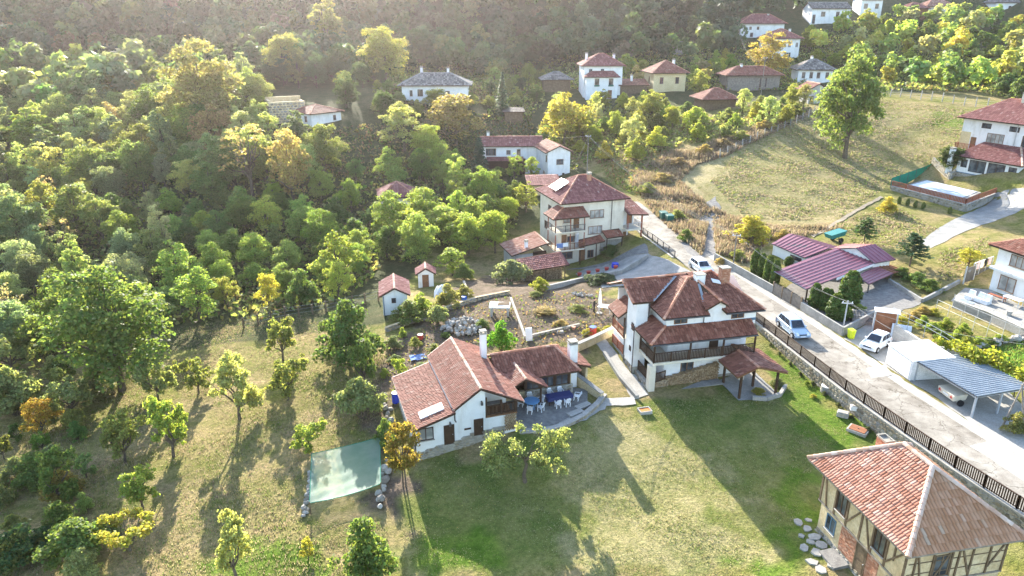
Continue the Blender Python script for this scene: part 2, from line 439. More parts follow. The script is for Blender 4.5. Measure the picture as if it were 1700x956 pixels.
FAR = [D(870, 285, 157), D(940, 285, 150), D(510, 212, 150), D(715, 168, 175), D(1000, 168, 190), D(1105, 152, 195), D(1247, 152, 200), D(1290, 97, 236),
       D(1385, 42, 255), D(1355, 147, 195), D(1560, 22, 285), D(1690, 32, 280), D(100, 215, 175), D(100, 320, 145), D(300, 165, 195), D(50, 70, 240), D(600, 70, 245),
       D(850, 70, 262), D(1150, 75, 250), D(1135, 100, 230),
       (-170, 345, 68), (-70, 345, 68), (20, 345, 63), (90, 345, 53), (170, 345, 52), (-230, 250, 38), (230, 300, 55), (0, 300, 46), (100, 315, 45), (-100, 300, 47),
       (-300, 345, 72), (300, 345, 62), (-300, 150, 14), (330, 200, 40)]
WEST = [(-70, 10, -5), (-60, 45, -5), (-40, 30, -3), (-40, 55, -3.6), (-25, 35, -2), (-25, 50, -1.9), (-12, 35, -1.3), (-12, 48, -0.9), (-7.3, 46.8, -0.7), (0, 34, -0.9), (10, 34, -0.7),
        (20, 30, -0.6), (32, 30, -0.5), (8, 45, -0.5), (20, 42, -0.5), (28, 50, -0.35), (25, 60, -0.1), (14, 52, -0.25), (-3, 48.4, -0.05), (0.3, 49.8, 0.5), (3, 55, 0.5), (8, 57, 0.3), (12, 57.5, 0),
        (20, 59, 0), (25, 62, 0), (12, 68, 0.7), (22, 72, 0.9), (-10, 60, 0.2), (0, 62, 0.8), (5, 65, 0.9), (-10, 75, 0.4), (0, 80, 0.7), (8, 85, 0.4), (15, 82, 0.8), (8, 97, -2.5), (14, 97.5, -1.7),
        (1, 96, -2.4), (17, 95, 0.2), (6, 90, -1.4), (8, 108, -2.0), (20.5, 100, 1.2), (18, 115, 1.4), (-20, 75, -0.9), (-30, 90, -2.6), (-50, 90, -4), (-20, 110, -2.4), (0, 120, -0.9), (10, 130, 0.6), (-40, 120, -1.2), (-80, 110, -3),
        (-80, 75, -5), (0, 0, -1.5), (-30, -30, -3), (20, 0, -0.8), (24, 79, 1.0), (-110, 60, -6), (-140, 110, 0)]
EAST = [(44, 10, 1.2), (36, 30, 1.2), (38, 38, 1.2), (34, 44, 1.2), (32, 55, 1.2), (36, 55, 1.2), (29, 68, 1.2), (33, 66, 1.2), (26, 80, 1.2), (30, 80, 1.25), (23, 92, 1.25), (27, 92, 1.3), (20.5, 105, 1.35),
        (24, 108, 1.4), (18, 118, 1.6), (22, 125, 1.9), (40, 56, 1.25), (44, 54, 1.35), (41, 64, 1.35), (45, 80, 1.5), (47.5, 77, 1.6), (38, 95, 1.6), (45, 90, 1.8), (49, 66, 2.0), (47, 59, 1.9), (56, 60, 2.5),
        (55, 77.5, 2.6), (52, 84, 2.5), (60, 92, 3.4), (44, 44, 1.4), (55, 40, 2.0), (80, 60, 4.5), (80, 20, 2.5), (100, 100, 9), D(1430, 402, 100), D(1570, 402, 98), D(1560, 350, 113), D(1650, 305, 121), D(1480, 172, 165), D(1350, 182, 165),
        D(1250, 225, 150), (75, 119, 3.5), (70, 123, 3.5), (78, 127, 3.9), (72, 112, 3.2), (81, 119, 3.7), D(1150, 305, 130), D(1300, 305, 126), D(1200, 365, 115), D(1550, 110, 215), D(1690, 140, 190)]

class TPS:
    def __init__(s, pts, lam=0.4):
        p = np.array(pts, float)
        s.xy = p[:, :2]; n = len(p)
        A = np.zeros((n + 3, n + 3))
        A[:n, :n] = s.k(s.xy) + np.eye(n) * lam
        A[:n, n] = 1; A[:n, n + 1:] = s.xy
        A[n, :n] = 1; A[n + 1:, :n] = s.xy.T
        s.w = np.linalg.solve(A, np.concatenate([p[:, 2], np.zeros(3)]))
    def k(s, q):
        d2 = ((q[:, None, :] - s.xy[None]) ** 2).sum(-1)
        return 0.5 * d2 * np.log(d2 + 1e-9)
    def __call__(s, x, y):
        x = np.asarray(x, float); q = np.stack([x.ravel(), np.asarray(y, float).ravel()], 1)
        r = s.k(q) @ s.w[:-3] + s.w[-3] + q @ s.w[-2:]
        return r.reshape(x.shape)
_tw, _te = TPS(WEST + FAR), TPS(EAST + FAR)
def hz(x, y):
    x = np.asarray(x, float); y = np.asarray(y, float)
    s = x - W(y)
    wid = np.interp(y, [84, 104], [0.02, 9.0])
    k = np.clip(s / wid * 0.5 + 0.5, 0, 1)
    k = k * k * (3 - 2 * k)
    h = _tw(x, y) * (1 - k) + _te(x, y) * k
    lump = 0.12 * np.sin(x * 0.61 + 1.3 * np.sin(y * 0.23)) * np.sin(y * 0.47 + x * 0.13)
    calm = ((s > -0.5) & (s < 12) & (y < 100)) | ((x > -10) & (x < 28) & (y > 46) & (y < 76)) | ((s > 0) & (y < 92))
    return h + np.where(calm, 0.0, lump)
def gz(x, y): return float(hz(np.array([x]), np.array([y]))[0])
def G(px, py, dz=0.0):
    """point of the ground seen at that place of the photograph"""
    d = ray(px, py)
    t = np.concatenate([np.arange(25, 160, 0.5), np.arange(160, 520, 2.0)])
    for _ in range(2):
        P = np.array([0, 0, CAMH])[None] + d[None] * t[:, None]
        below = P[:, 2] - dz < hz(P[:, 0], P[:, 1])
        i = int(np.argmax(below)) if below.any() else len(t) - 1
        t = np.linspace(t[max(i - 1, 0)], t[i], 60)
    p = np.array([0, 0, CAMH]) + d * t[-1]
    return (float(p[0]), float(p[1]), float(hz(p[:1], p[1:2])[0]))
def PZ(px, py, z):
    d = ray(px, py); t = (z - CAMH) / d[2]
    return (float(d[0] * t), float(d[1] * t), z)
def GP(lst): return [G(a, b) for a, b in lst]

def in_poly(x, y, poly):
    r = np.zeros(x.shape, bool); n = len(poly)
    for i in range(n):
        x0, y0 = poly[i][:2]; x1, y1 = poly[(i + 1) % n][:2]
        c = ((y0 > y) != (y1 > y)) & (x < (x1 - x0) * (y - y0) / ((y1 - y0) or 1e-9) + x0)
        r ^= c
    return r

LAWN = GP([(676, 775), (850, 735), (905, 712), (1000, 690), (1060, 668), (1180, 650), (1290, 640), (1300, 600), (1262, 552), (1300, 575), (1400, 660), (1500, 738), (1700, 880), (1700, 956), (660, 956), (664, 860)])
SOIL = [GP([(745, 758), (790, 750), (806, 782), (760, 795)]), GP([(664, 838), (765, 834), (748, 866), (668, 872)]), GP([(640, 585), (700, 535), (770, 470), (850, 450), (1000, 475), (1030, 520), (1010, 560), (960, 575), (905, 575), (805, 590), (710, 600), (660, 640), (640, 700), (640, 760), (660, 800), (628, 850), (610, 700)]),
        GP([(640, 800), (700, 760), (690, 860), (740, 956), (655, 956)])]
SCRUB = [GP([(1050, 290), (1130, 250), (1250, 225), (1150, 330), (1220, 370), (1300, 400), (1250, 440), (1180, 400), (1110, 350)]),
         GP([(0, 640), (140, 560), (260, 520), (0, 520)])]
DRYF = [GP([(1180, 300), (1250, 225), (1350, 185), (1600, 180), (1620, 260), (1480, 300), (1390, 370), (1230, 370), (1160, 340)])]

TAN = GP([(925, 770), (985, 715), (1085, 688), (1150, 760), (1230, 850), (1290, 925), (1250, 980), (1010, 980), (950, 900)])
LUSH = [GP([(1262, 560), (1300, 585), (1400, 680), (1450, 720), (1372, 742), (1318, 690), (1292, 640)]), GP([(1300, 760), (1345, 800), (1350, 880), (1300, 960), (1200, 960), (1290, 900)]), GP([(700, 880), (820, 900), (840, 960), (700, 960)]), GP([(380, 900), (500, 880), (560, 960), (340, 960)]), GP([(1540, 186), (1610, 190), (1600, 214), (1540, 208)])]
def terrain_sheet(name, side):
    ys = np.concatenate([np.arange(-60, 26, 6.0), np.arange(26, 112, 0.75), np.arange(112, 180, 1.6), np.arange(180, 346, 4.0)])
    s = np.concatenate([np.arange(0, 62, 0.75), np.arange(62, 120, 1.6), np.arange(120, 330, 9.0)])
    s = np.sort(-s) if side < 0 else s
    Y, S = np.meshgrid(ys, s, indexing='ij')
    X = S + W(Y)
    eps = 0.012 * side
    wid = np.interp(Y, [84, 104], [0.02, 9.0])
    Z = hz(X + np.where(S == 0, eps, 0), Y)
    v = np.stack([X, Y, Z], -1).reshape(-1, 3)
    ny, ns = X.shape
    i, j = np.meshgrid(np.arange(ny - 1), np.arange(ns - 1), indexing='ij')
    a = (i * ns + j).ravel()
    f = np.stack([a, a + 1, a + 1 + ns, a + ns], 1)
    me = np_mesh(name, v, f, M['ground'], None, True)
    jx = X + 0.9 * np.sin(Y * 1.3 + X * 0.4) + 0.5 * np.sin(X * 2.1 + Y); jy = Y + 0.9 * np.sin(X * 1.1 - Y * 0.3) + 0.5 * np.sin(Y * 1.9)
    g = in_poly(jx, jy, LAWN).astype(float)
    so = sum(in_poly(jx, jy, p) for p in SOIL).clip(0, 1).astype(float)
    sc = sum(in_poly(jx, jy, p) for p in SCRUB).clip(0, 1).astype(float)
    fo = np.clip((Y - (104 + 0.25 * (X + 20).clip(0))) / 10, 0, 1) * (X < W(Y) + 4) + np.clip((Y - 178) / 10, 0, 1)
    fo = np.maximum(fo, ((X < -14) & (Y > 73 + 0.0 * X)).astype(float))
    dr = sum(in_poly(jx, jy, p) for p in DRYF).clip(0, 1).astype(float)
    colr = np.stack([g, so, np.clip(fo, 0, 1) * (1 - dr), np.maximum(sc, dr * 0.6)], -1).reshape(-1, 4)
    at = me.attributes.new('zone', 'FLOAT_COLOR', 'POINT')
    at.data.foreach_set('color', colr.astype(np.float32).ravel())
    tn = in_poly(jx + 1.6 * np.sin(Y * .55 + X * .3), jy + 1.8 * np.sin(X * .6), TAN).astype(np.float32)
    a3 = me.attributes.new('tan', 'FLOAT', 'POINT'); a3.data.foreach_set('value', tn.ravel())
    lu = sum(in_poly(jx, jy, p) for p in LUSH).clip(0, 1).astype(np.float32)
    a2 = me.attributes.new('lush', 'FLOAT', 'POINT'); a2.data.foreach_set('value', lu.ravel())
    return link(name, me, kind='structure')

def ground_mat():
    t = NT('ground')
    p = t.pos()
    at = t.n('ShaderNodeAttribute', attribute_name='zone')
    sp = t.n('ShaderNodeSeparateColor'); t.l(at.outputs['Color'], sp.inputs[0])
    n1 = t.noise(0.11, 6, 0.65, p); n2 = t.noise(0.55, 6, 0.7, p); n3 = t.noise(3.2, 4, 0.7, p); n4 = t.noise(11.0, 3, 0.7, p)
    meadow = t.ramp(n2, [(0.30, (0.125, 0.145, 0.042)), (0.43, (0.245, 0.205, 0.088)), (0.56, (0.345, 0.265, 0.14)), (0.72, (0.245, 0.175, 0.10))])
    greens = t.ramp(n1, [(0.42, (1, 1, 1)), (0.62, (0.66, 0.84, 0.46))])
    meadow = t.mix(1.0, meadow, greens, 'MULTIPLY')
    m2 = t.math('ADD', t.math('MULTIPLY', n1, 0.55), t.math('MULTIPLY', n2, 0.45))
    lawn = t.ramp(m2, [(0.34, (0.08, 0.125, 0.026)), (0.44, (0.13, 0.165, 0.04)), (0.53, (0.20, 0.205, 0.065)), (0.64, (0.30, 0.275, 0.125))])
    soil = t.ramp(n2, [(0.3, (0.085, 0.08, 0.045)), (0.48, (0.145, 0.112, 0.085)), (0.7, (0.215, 0.165, 0.13))])
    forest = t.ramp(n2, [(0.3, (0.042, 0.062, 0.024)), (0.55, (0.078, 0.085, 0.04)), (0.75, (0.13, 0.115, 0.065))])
    straw = t.ramp(n2, [(0.3, (0.21, 0.20, 0.08)), (0.5, (0.36, 0.305, 0.16)), (0.7, (0.44, 0.355, 0.215))])
    c = t.mix(at.outputs['Alpha'], meadow, straw)
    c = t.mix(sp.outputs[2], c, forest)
    c = t.mix(sp.outputs[1], c, soil)
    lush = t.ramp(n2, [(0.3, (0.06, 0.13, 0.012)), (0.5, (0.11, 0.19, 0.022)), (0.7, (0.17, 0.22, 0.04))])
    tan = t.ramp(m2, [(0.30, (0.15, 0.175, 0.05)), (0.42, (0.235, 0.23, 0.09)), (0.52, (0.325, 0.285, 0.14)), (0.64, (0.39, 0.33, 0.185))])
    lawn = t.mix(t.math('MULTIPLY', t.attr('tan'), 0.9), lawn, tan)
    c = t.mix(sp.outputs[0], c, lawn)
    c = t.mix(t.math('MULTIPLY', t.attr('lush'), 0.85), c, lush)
    g = t.ramp(n3, [(0.3, (0.62, 0.66, 0.6)), (0.7, (1.25, 1.2, 1.2))])
    c = t.mix(1.0, c, g, 'MULTIPLY')
    g = t.ramp(n4, [(0.3, (0.72, 0.74, 0.7)), (0.7, (1.2, 1.2, 1.2))])
    c = t.mix(1.0, c, g, 'MULTIPLY')
    h = t.math('ADD', t.math('MULTIPLY', n3, 1.0), t.math('MULTIPLY', n4, 0.5))
    t.bsdf(c, 1.0, 0.0, h, 0.9, 0.22, 0.05)
    return t.mat
M['ground'] = ground_mat()
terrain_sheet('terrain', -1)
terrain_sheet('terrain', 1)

def drape(name, poly, mat, dz=0.035, step=0.8, kind='structure', thick=0.0, edge=0.0):
    """a sheet over a plan polygon, laid on the ground"""
    poly = [(p[0], p[1]) for p in poly]
    from mathutils.geometry import delaunay_2d_cdt
    bnd = []
    for i in range(len(poly)):
        a, b = Vector(poly[i]), Vector(poly[(i + 1) % len(poly)])
        n = max(1, int((b - a).length / step))
        for k in range(n):
            q = a.lerp(b, k / n)
            bnd.append(Vector((q.x + RNG.uniform(-edge, edge), q.y + RNG.uniform(-edge, edge))))
    xs = [p.x for p in bnd]; ys = [p.y for p in bnd]
    gx, gy = np.meshgrid(np.arange(min(xs), max(xs), step), np.arange(min(ys), max(ys), step))
    ins = in_poly(gx, gy, [(p.x, p.y) for p in bnd])
    pts = bnd + [Vector((a, b)) for a, b in zip(gx[ins], gy[ins])]
    v2, _, fs, *_ = delaunay_2d_cdt(pts, [], [list(range(len(bnd)))], 1, 0.001)
    xy = np.array([(q.x, q.y) for q in v2])
    z = hz(xy[:, 0], xy[:, 1]) + dz
    me = bpy.data.meshes.new(name)
    me.from_pydata(np.column_stack([xy, z]).tolist(), [], [tuple(f) for f in fs])
    me.materials.append(mat)
    me.polygons.foreach_set('use_smooth', [True] * len(fs))
    me.update()
    return link(name, me, kind=kind)

def along(y0, y1, step=1.5): return [y0 + (y1 - y0) * k / max(1, int(abs(y1 - y0) / step)) for k in range(max(1, int(abs(y1 - y0) / step)) + 1)]
RW = lambda y: float(np.interp(y, [20, 62, 80, 92, 135], [5.4, 5.2, 5.2, 4.8, 4.4]))
drape('road', [(W(y) + 0.35, y) for y in along(-10, 122)] + [(W(y) + 0.35 + RW(y), y) for y in along(122, -10)], M['asphalt'], 0.05, 0.9)
drape('road_verge', [(W(y) + RW(y) + 0.25, y) for y in along(-10, 108)] + [(W(y) + RW(y) + 1.5, y) for y in along(108, -10)], M['pale_concrete'], 0.03, 0.7, edge=0.12)
# ------------------------------------------------------------------ building kit
def lerp3(a, b, t): return (a[0] + (b[0] - a[0]) * t, a[1] + (b[1] - a[1]) * t, a[2] + (b[2] - a[2]) * t)

def add_tiles(mb, poly, tw, tl, hgt=0.045, lift=0.05, skip=0.0):
    """rows of curved tiles over a flat roof face; poly[0]->poly[1] is the eave"""
    p = [Vector(q) for q in poly]
    u = (p[1] - p[0]).normalized()
    nrm = None
    for k in range(2, len(p)):
        c = (p[1] - p[0]).cross(p[k] - p[0])
        if c.length > 1e-6: nrm = c.normalized(); break
    if nrm.z < 0: nrm = -nrm
    w = nrm.cross(u).normalized()
    q = [((a - p[0]).dot(u), (a - p[0]).dot(w)) for a in p]
    vmax = max(b for _, b in q); vmin = min(b for _, b in q)
    def span(v):
        xs = []
        for i in range(len(q)):
            (u0, v0), (u1, v1) = q[i], q[(i + 1) % len(q)]
            if (v0 - v) * (v1 - v) <= 0 and abs(v1 - v0) > 1e-7:
                xs.append(u0 + (u1 - u0) * (v - v0) / (v1 - v0))
            elif abs(v0 - v) < 1e-7 and abs(v1 - v) < 1e-7: xs += [u0, u1]
        return (min(xs), max(xs)) if len(xs) >= 2 else None
    n = max(1, round((vmax - vmin) / tl)); dv = (vmax - vmin) / n
    prof = ((0.0, 0.15), (0.22, 1.0), (0.58, 1.0), (0.82, 0.15))
    for r in range(n):
        v0 = vmin + r * dv; v1 = min(v0 + dv * 1.12, vmax)
        s0, s1 = span(v0 + 1e-4), span(v1 - 1e-4)
        if not s0 or not s1: continue
        lo, hi = min(s0[0], s1[0]), max(s0[1], s1[1])
        k = math.floor(lo / tw)
        off = RNG.uniform(-0.03, 0.03) * tw
        while k * tw < hi:
            a = k * tw + off; k += 1
            if RNG.random() < skip: continue
            pts = []
            j0, j1 = RNG.uniform(-0.012, 0.012), RNG.uniform(0.8, 1.25)
            for (v, sp, li) in ((v0 - 0.02, s0, lift), (v1, s1, 0.012)):
                for fx, fh in prof:
                    uu = min(max(a + fx * tw * 1.15, sp[0]), sp[1])
                    pts.append(p[0] + u * uu + w * (v + j0) + nrm * (li * j1 + fh * hgt))
            if (pts[3] - pts[0]).length < 0.03 and (pts[7] - pts[4]).length < 0.03: continue
            b = len(mb.v); mb.v += [tuple(x) for x in pts]; rr = RNG.random()
            for i in range(3):
                mb.f.append((b + i, b + i + 1, b + 5 + i, b + 4 + i)); mb.m.append(0); mb.r.append(rr)

_ridge_mesh = {}
def ridge_mesh(mat, L=0.42, rad=0.13):
    key = (mat, L, rad)
    if key not in _ridge_mesh:
        mb = MB(); n = 5
        for k in range(n):
            a0, a1 = PI * k / n, PI * (k + 1) / n
            for rr in (1.0,):
                mb.poly([(-L / 2, math.cos(a0) * rad * 1.1, math.sin(a0) * rad * 1.1), (L / 2, math.cos(a0) * rad * 0.9, math.sin(a0) * rad * 0.9),
                         (L / 2, math.cos(a1) * rad * 0.9, math.sin(a1) * rad * 0.9), (-L / 2, math.cos(a1) * rad * 1.1, math.sin(a1) * rad * 1.1)], 0, 0.5)
        mb.poly([(-L / 2, math.cos(PI * k / n) * rad * 1.1, math.sin(PI * k / n) * rad * 1.1) for k in range(n + 1)], 0, 0.5)
        _ridge_mesh[key] = mb.mesh('ridge_tile', M[mat])
    return _ridge_mesh[key]

def roof(parent, faces, mat, ridges=(), ridge_mat='ridge_red', tw=0.24, tl=0.36, deck='wood_dark', thick=0.13, single=True, skip=0.0, rad=0.13, name='roof', hgt=0.045):
    """deck, tiles as geometry, ridge tiles one by one"""
    d = MB()
    for f in faces:
        d_top = [Vector(q) for q in f]
        b = len(d.v); n = len(f)
        d.v += [tuple(q) for q in d_top] + [(q.x, q.y, q.z - thick) for q in d_top]
        d.f.append(tuple(b + i for i in range(n))); d.f.append(tuple(b + n + i for i in reversed(range(n))))
        d.m += [0, 0]; d.r += [0.3, 0.3]
        for i in range(n):
            j = (i + 1) % n
            d.f.append((b + j, b + i, b + n + i, b + n + j)); d.m.append(0); d.r.append(0.3)
    rf = d.build(name, M[deck], parent)
    t = MB()
    for f in faces: add_tiles(t, f, tw, tl, hgt, 0.08, skip)
    t.build('roof_tiles', M[mat], rf, kind='stuff')
    cap = MB()
    for a, b in ridges:
        a, b = Vector(a), Vector(b)
        L = (b - a).length
        if single:
            n = max(1, round(L / 0.38)); dr = (b - a) / n
            me = ridge_mesh(ridge_mat, 0.45, rad)
            qd = dr.normalized()
            yv = Vector((0, 0, 1)).cross(qd)
            yv = yv.normalized() if yv.length > 1e-6 else Vector((0, 1, 0))
            zv = qd.cross(yv)
            eu = Matrix((qd, yv, zv)).transposed().to_euler()
            for k in range(n):
                pnt = a + dr * (k + 0.5) + zv * 0.02
                link('ridge_tile', me, rf, tuple(pnt), (eu.x + RNG.uniform(-.05, .05), eu.y, eu.z + RNG.uniform(-.04, .04)))
        else:
            n = max(1, round(L / 0.45)); dr = (b - a) / n
            for k in range(n):
                cap.tube([a + dr * k, a + dr * (k + 1.05)], [rad * 1.05, rad * 0.85], 6, 0, RNG.random(), False)
    if cap.f: cap.build('ridge_tiles', M[ridge_mat], rf, kind='stuff')
    return rf

def hip(x0, x1, y0, y1, z, h, o=0.6, ridge=None):
    """faces and ridge lines of a hip roof over a rectangle, overhang o; ridge along the longer side"""
    x0 -= o; x1 += o; y0 -= o; y1 += o
    cx, cy = (x0 + x1) / 2, (y0 + y1) / 2
    if (x1 - x0) >= (y1 - y0):
        r = (y1 - y0) / 2 if ridge is None else (x1 - x0 - ridge) / 2
        a, b = (x0 + r, cy, z + h), (x1 - r, cy, z + h)
        A, B, C_, D_ = (x0, y0, z), (x1, y0, z), (x1, y1, z), (x0, y1, z)
        fs = [[A, B, b, a], [B, C_, b], [C_, D_, a, b], [D_, A, a]]
    else:
        r = (x1 - x0) / 2 if ridge is None else (y1 - y0 - ridge) / 2
        a, b = (cx, y0 + r, z + h), (cx, y1 - r, z + h)
        A, B, C_, D_ = (x0, y0, z), (x1, y0, z), (x1, y1, z), (x0, y1, z)
        fs = [[A, B, a], [B, C_, b, a], [C_, D_, b], [D_, A, a, b]]
    rd = [(A, a), (B, b if (x1 - x0) >= (y1 - y0) else a), (C_, b), (D_, a if (x1 - x0) >= (y1 - y0) else b), (a, b)]
    return fs, [q for q in rd if (Vector(q[1]) - Vector(q[0])).length > 0.2]

def gable(x0, x1, y0, y1, z, h, o=0.5, axis='x', oe=0.35):
    """two-sided roof; ridge along axis, eave overhang o, gable overhang oe"""
    if axis == 'x':
        x0 -= oe; x1 += oe; y0 -= o; y1 += o; c = (y0 + y1) / 2
        a, b = (x0, c, z + h), (x1, c, z + h)
        return [[(x0, y0, z), (x1, y0, z), b, a], [(x1, y1, z), (x0, y1, z), a, b]], [(a, b)]
    x0 -= o; x1 += o; y0 -= oe; y1 += oe; c = (x0 + x1) / 2
    a, b = (c, y0, z + h), (c, y1, z + h)
    return [[(x1, y0, z), (x1, y1, z), b, a], [(x0, y1, z), (x0, y0, z), a, b]], [(a, b)]

_win = {}
def win_meshes(w, h, n, frame, glass, sill):
    key = (round(w, 2), round(h, 2), n, frame, glass, sill)
    if key not in _win:
        f = MB(); t = 0.07; d0, d1 = 0.012, -0.055
        f.box(-w / 2, -w / 2 + t, d1, d0, 0, h); f.box(w / 2 - t, w / 2, d1, d0, 0, h)
        f.box(-w / 2 + t, w / 2 - t, d1, d0, 0, t); f.box(-w / 2 + t, w / 2 - t, d1, d0, h - t, h)
        pw = (w - 2 * t) / n
        for k in range(1, n): f.box(-w / 2 + t + pw * k - 0.03, -w / 2 + t + pw * k + 0.03, d1 + 0.004, d0, t, h - t)
        p = MB(); p.box(-pw / 2 + 0.001, pw / 2 - 0.001, -0.02, -0.008, t, h - t)
        s = MB(); s.box(-w / 2 - 0.06, w / 2 + 0.06, -0.13, 0.0, -0.06, -0.004)
        _win[key] = (f.mesh('window', M[frame]), p.mesh('pane', M[glass]), s.mesh('sill', M['pale_concrete']), pw, t)
    return _win[key]

def window(parent, x, y, z, w, h, ang=0.0, n=2, frame='wood_brown', glass='glass', sill=True, panes=True):
    """window whose outside looks to -y turned by ang; z is its lower edge"""
    f, p, s, pw, t = win_meshes(w, h, n, frame, glass, sill)
    o = link('window', f, parent, (x, y, z), (0, 0, ang))
    for k in range(n):
        link('pane', p, o, (-w / 2 + t + pw * (k + 0.5), 0, 0))
    if sill: link('sill', s, o)
    return o

_door = {}
def door(parent, x, y, z, w, h, ang=0.0, mat='wood_dark', frame='wood_dark'):
    key = (w, h, mat, frame)
    if key not in _door:
        d = MB(); d.box(-w / 2 + 0.07, w / 2 - 0.07, -0.03, 0.01, 0.0, h - 0.07)
        for k in range(2):
            d.box(-w / 2 + 0.17, w / 2 - 0.17, -0.045, -0.029, 0.2 + k * h * 0.45, 0.2 + h * 0.36 + k * h * 0.45)
        f = MB(); f.box(-w / 2, -w / 2 + 0.07, -0.06, 0.012, 0, h); f.box(w / 2 - 0.07, w / 2, -0.06, 0.012, 0, h); f.box(-w / 2 + 0.07, w / 2 - 0.07, -0.06, 0.012, h - 0.07, h)
        k_ = MB(); k_.box(w / 2 - 0.16, w / 2 - 0.12, -0.10, -0.03, h * 0.48, h * 0.48 + 0.05)
        _door[key] = (d.mesh('door', M[mat]), f.mesh('door_frame', M[frame]), k_.mesh('handle', M['metal_grey']))
    d, f, k_ = _door[key]
    o = link('door', d, parent, (x, y, z), (0, 0, ang))
    link('door_frame', f, o); link('handle', k_, o)
    return o

_bal = {}
def railing(parent, p0, p1, h=0.95, mat='wood_dark', gap=0.14, w=0.07, name='railing', post=1.8, pick='baluster', zs=None):
    """rails and posts, with each baluster a piece of its own"""
    a, b = Vector(p0), Vector(p1); d = b - a; L = d.length; ang = math.atan2(d.y, d.x)
    mb = MB()
    up = Vector((0, 0, 1))
    mb.bar(a + up * h, b + up * h, 0.09, 0.06); mb.bar(a + up * 0.12, b + up * 0.12, 0.05, 0.06)
    n = max(1, round(L / post))
    for k in range(n + 1):
        q = a.lerp(b, k / n); mb.bar(q, q + up * (h + 0.04), 0.1, 0.1)
    o = mb.build(name, M[mat], parent)
    key = (mat, w, round(h, 2))
    if key not in _bal:
        s = MB(); s.box(-w / 2, w / 2, -0.035, -0.012, 0.06, h - 0.035); _bal[key] = s.mesh(pick, M[mat])
    m = max(1, int(L / gap))
    for k in range(m):
        q = a.lerp(b, (k + 0.5) / m)
        link(pick, _bal[key], o, tuple(q), (0, 0, ang))
    return o

def chimney(parent, x, y, z0, z1, w=0.55, mat='plaster', cap='mortar', d=None, pots=True):
    d = d or w
    mb = MB(); mb.box(x - w / 2, x + w / 2, y - d / 2, y + d / 2, z0, z1)
    o = mb.build('chimney', M[mat], parent)
    c = MB(); c.box(x - w / 2 - 0.06, x + w / 2 + 0.06, y - d / 2 - 0.06, y + d / 2 + 0.06, z1 + 0.001, z1 + 0.08)
    c.build('chimney_cap', M[cap], o)
    if pots:
        s = MB()
        for sx in (-1, 1):
            for sy in (-1, 1):
                s.box(x + sx * w * 0.38 - 0.06, x + sx * w * 0.38 + 0.06, y + sy * d * 0.38 - 0.06, y + sy * d * 0.38 + 0.06, z1 + 0.081, z1 + 0.25)
        s.box(x - w / 2 - 0.04, x + w / 2 + 0.04, y - d / 2 - 0.04, y + d / 2 + 0.04, z1 + 0.251, z1 + 0.31)
        s.build('chimney_hood', M[cap], o)
    return o

_brk = {}
def brick_face(parent, x0, x1, y, z0, z1, ang, org, bw=0.25, bh=0.075, mat='brick', name='bricks', depth=0.02):
    """courses of bricks standing proud of a wall, joined; org is where local x=0 sits"""
    mb = MB(); r = 0; z = z0
    while z + bh * 0.5 < z1:
        x = x0 - (bw / 2 if r % 2 else 0)
        while x < x1:
            a, b = max(x, x0) + 0.006, min(x + bw, x1) - 0.006
            if b - a > 0.03: mb.box(a, b, -depth * RNG.uniform(0.5, 1.3), 0.004, z + 0.005, min(z + bh, z1) - 0.005)
            x += bw
        z += bh; r += 1
    o = mb.build(name, M[mat], parent, (org[0], org[1], org[2]), ang, kind='stuff')
    return o

def stone_meshes(mat, n=8, w=0.5, h=0.34, d=0.07, seed=3):
    rg = random.Random(seed); out = []
    for k in range(n):
        mb = MB(); m = rg.randint(5, 7)
        ring = []
        for i in range(m):
            a = 2 * PI * i / m + rg.uniform(-0.22, 0.22)
            ring.append((math.cos(a) * w / 2 * rg.uniform(0.86, 1.1), math.sin(a) * h / 2 * rg.uniform(0.86, 1.1)))
        r = rg.random(); b = len(mb.v)
        mb.v += [(x, 0.01, z) for x, z in ring] + [(x * 0.86, -d * rg.uniform(0.75, 1.15), z * 0.84) for x, z in ring]
        for i in range(m):
            j = (i + 1) % m
            mb.f.append((b + i, b + j, b + m + j, b + m + i)); mb.m.append(0); mb.r.append(r)
        mb.f.append(tuple(b + m + i for i in range(m))); mb.m.append(0); mb.r.append(r)
        out.append(mb.mesh('stone', M[mat]))
    return out
_stones = stone_meshes('stone')

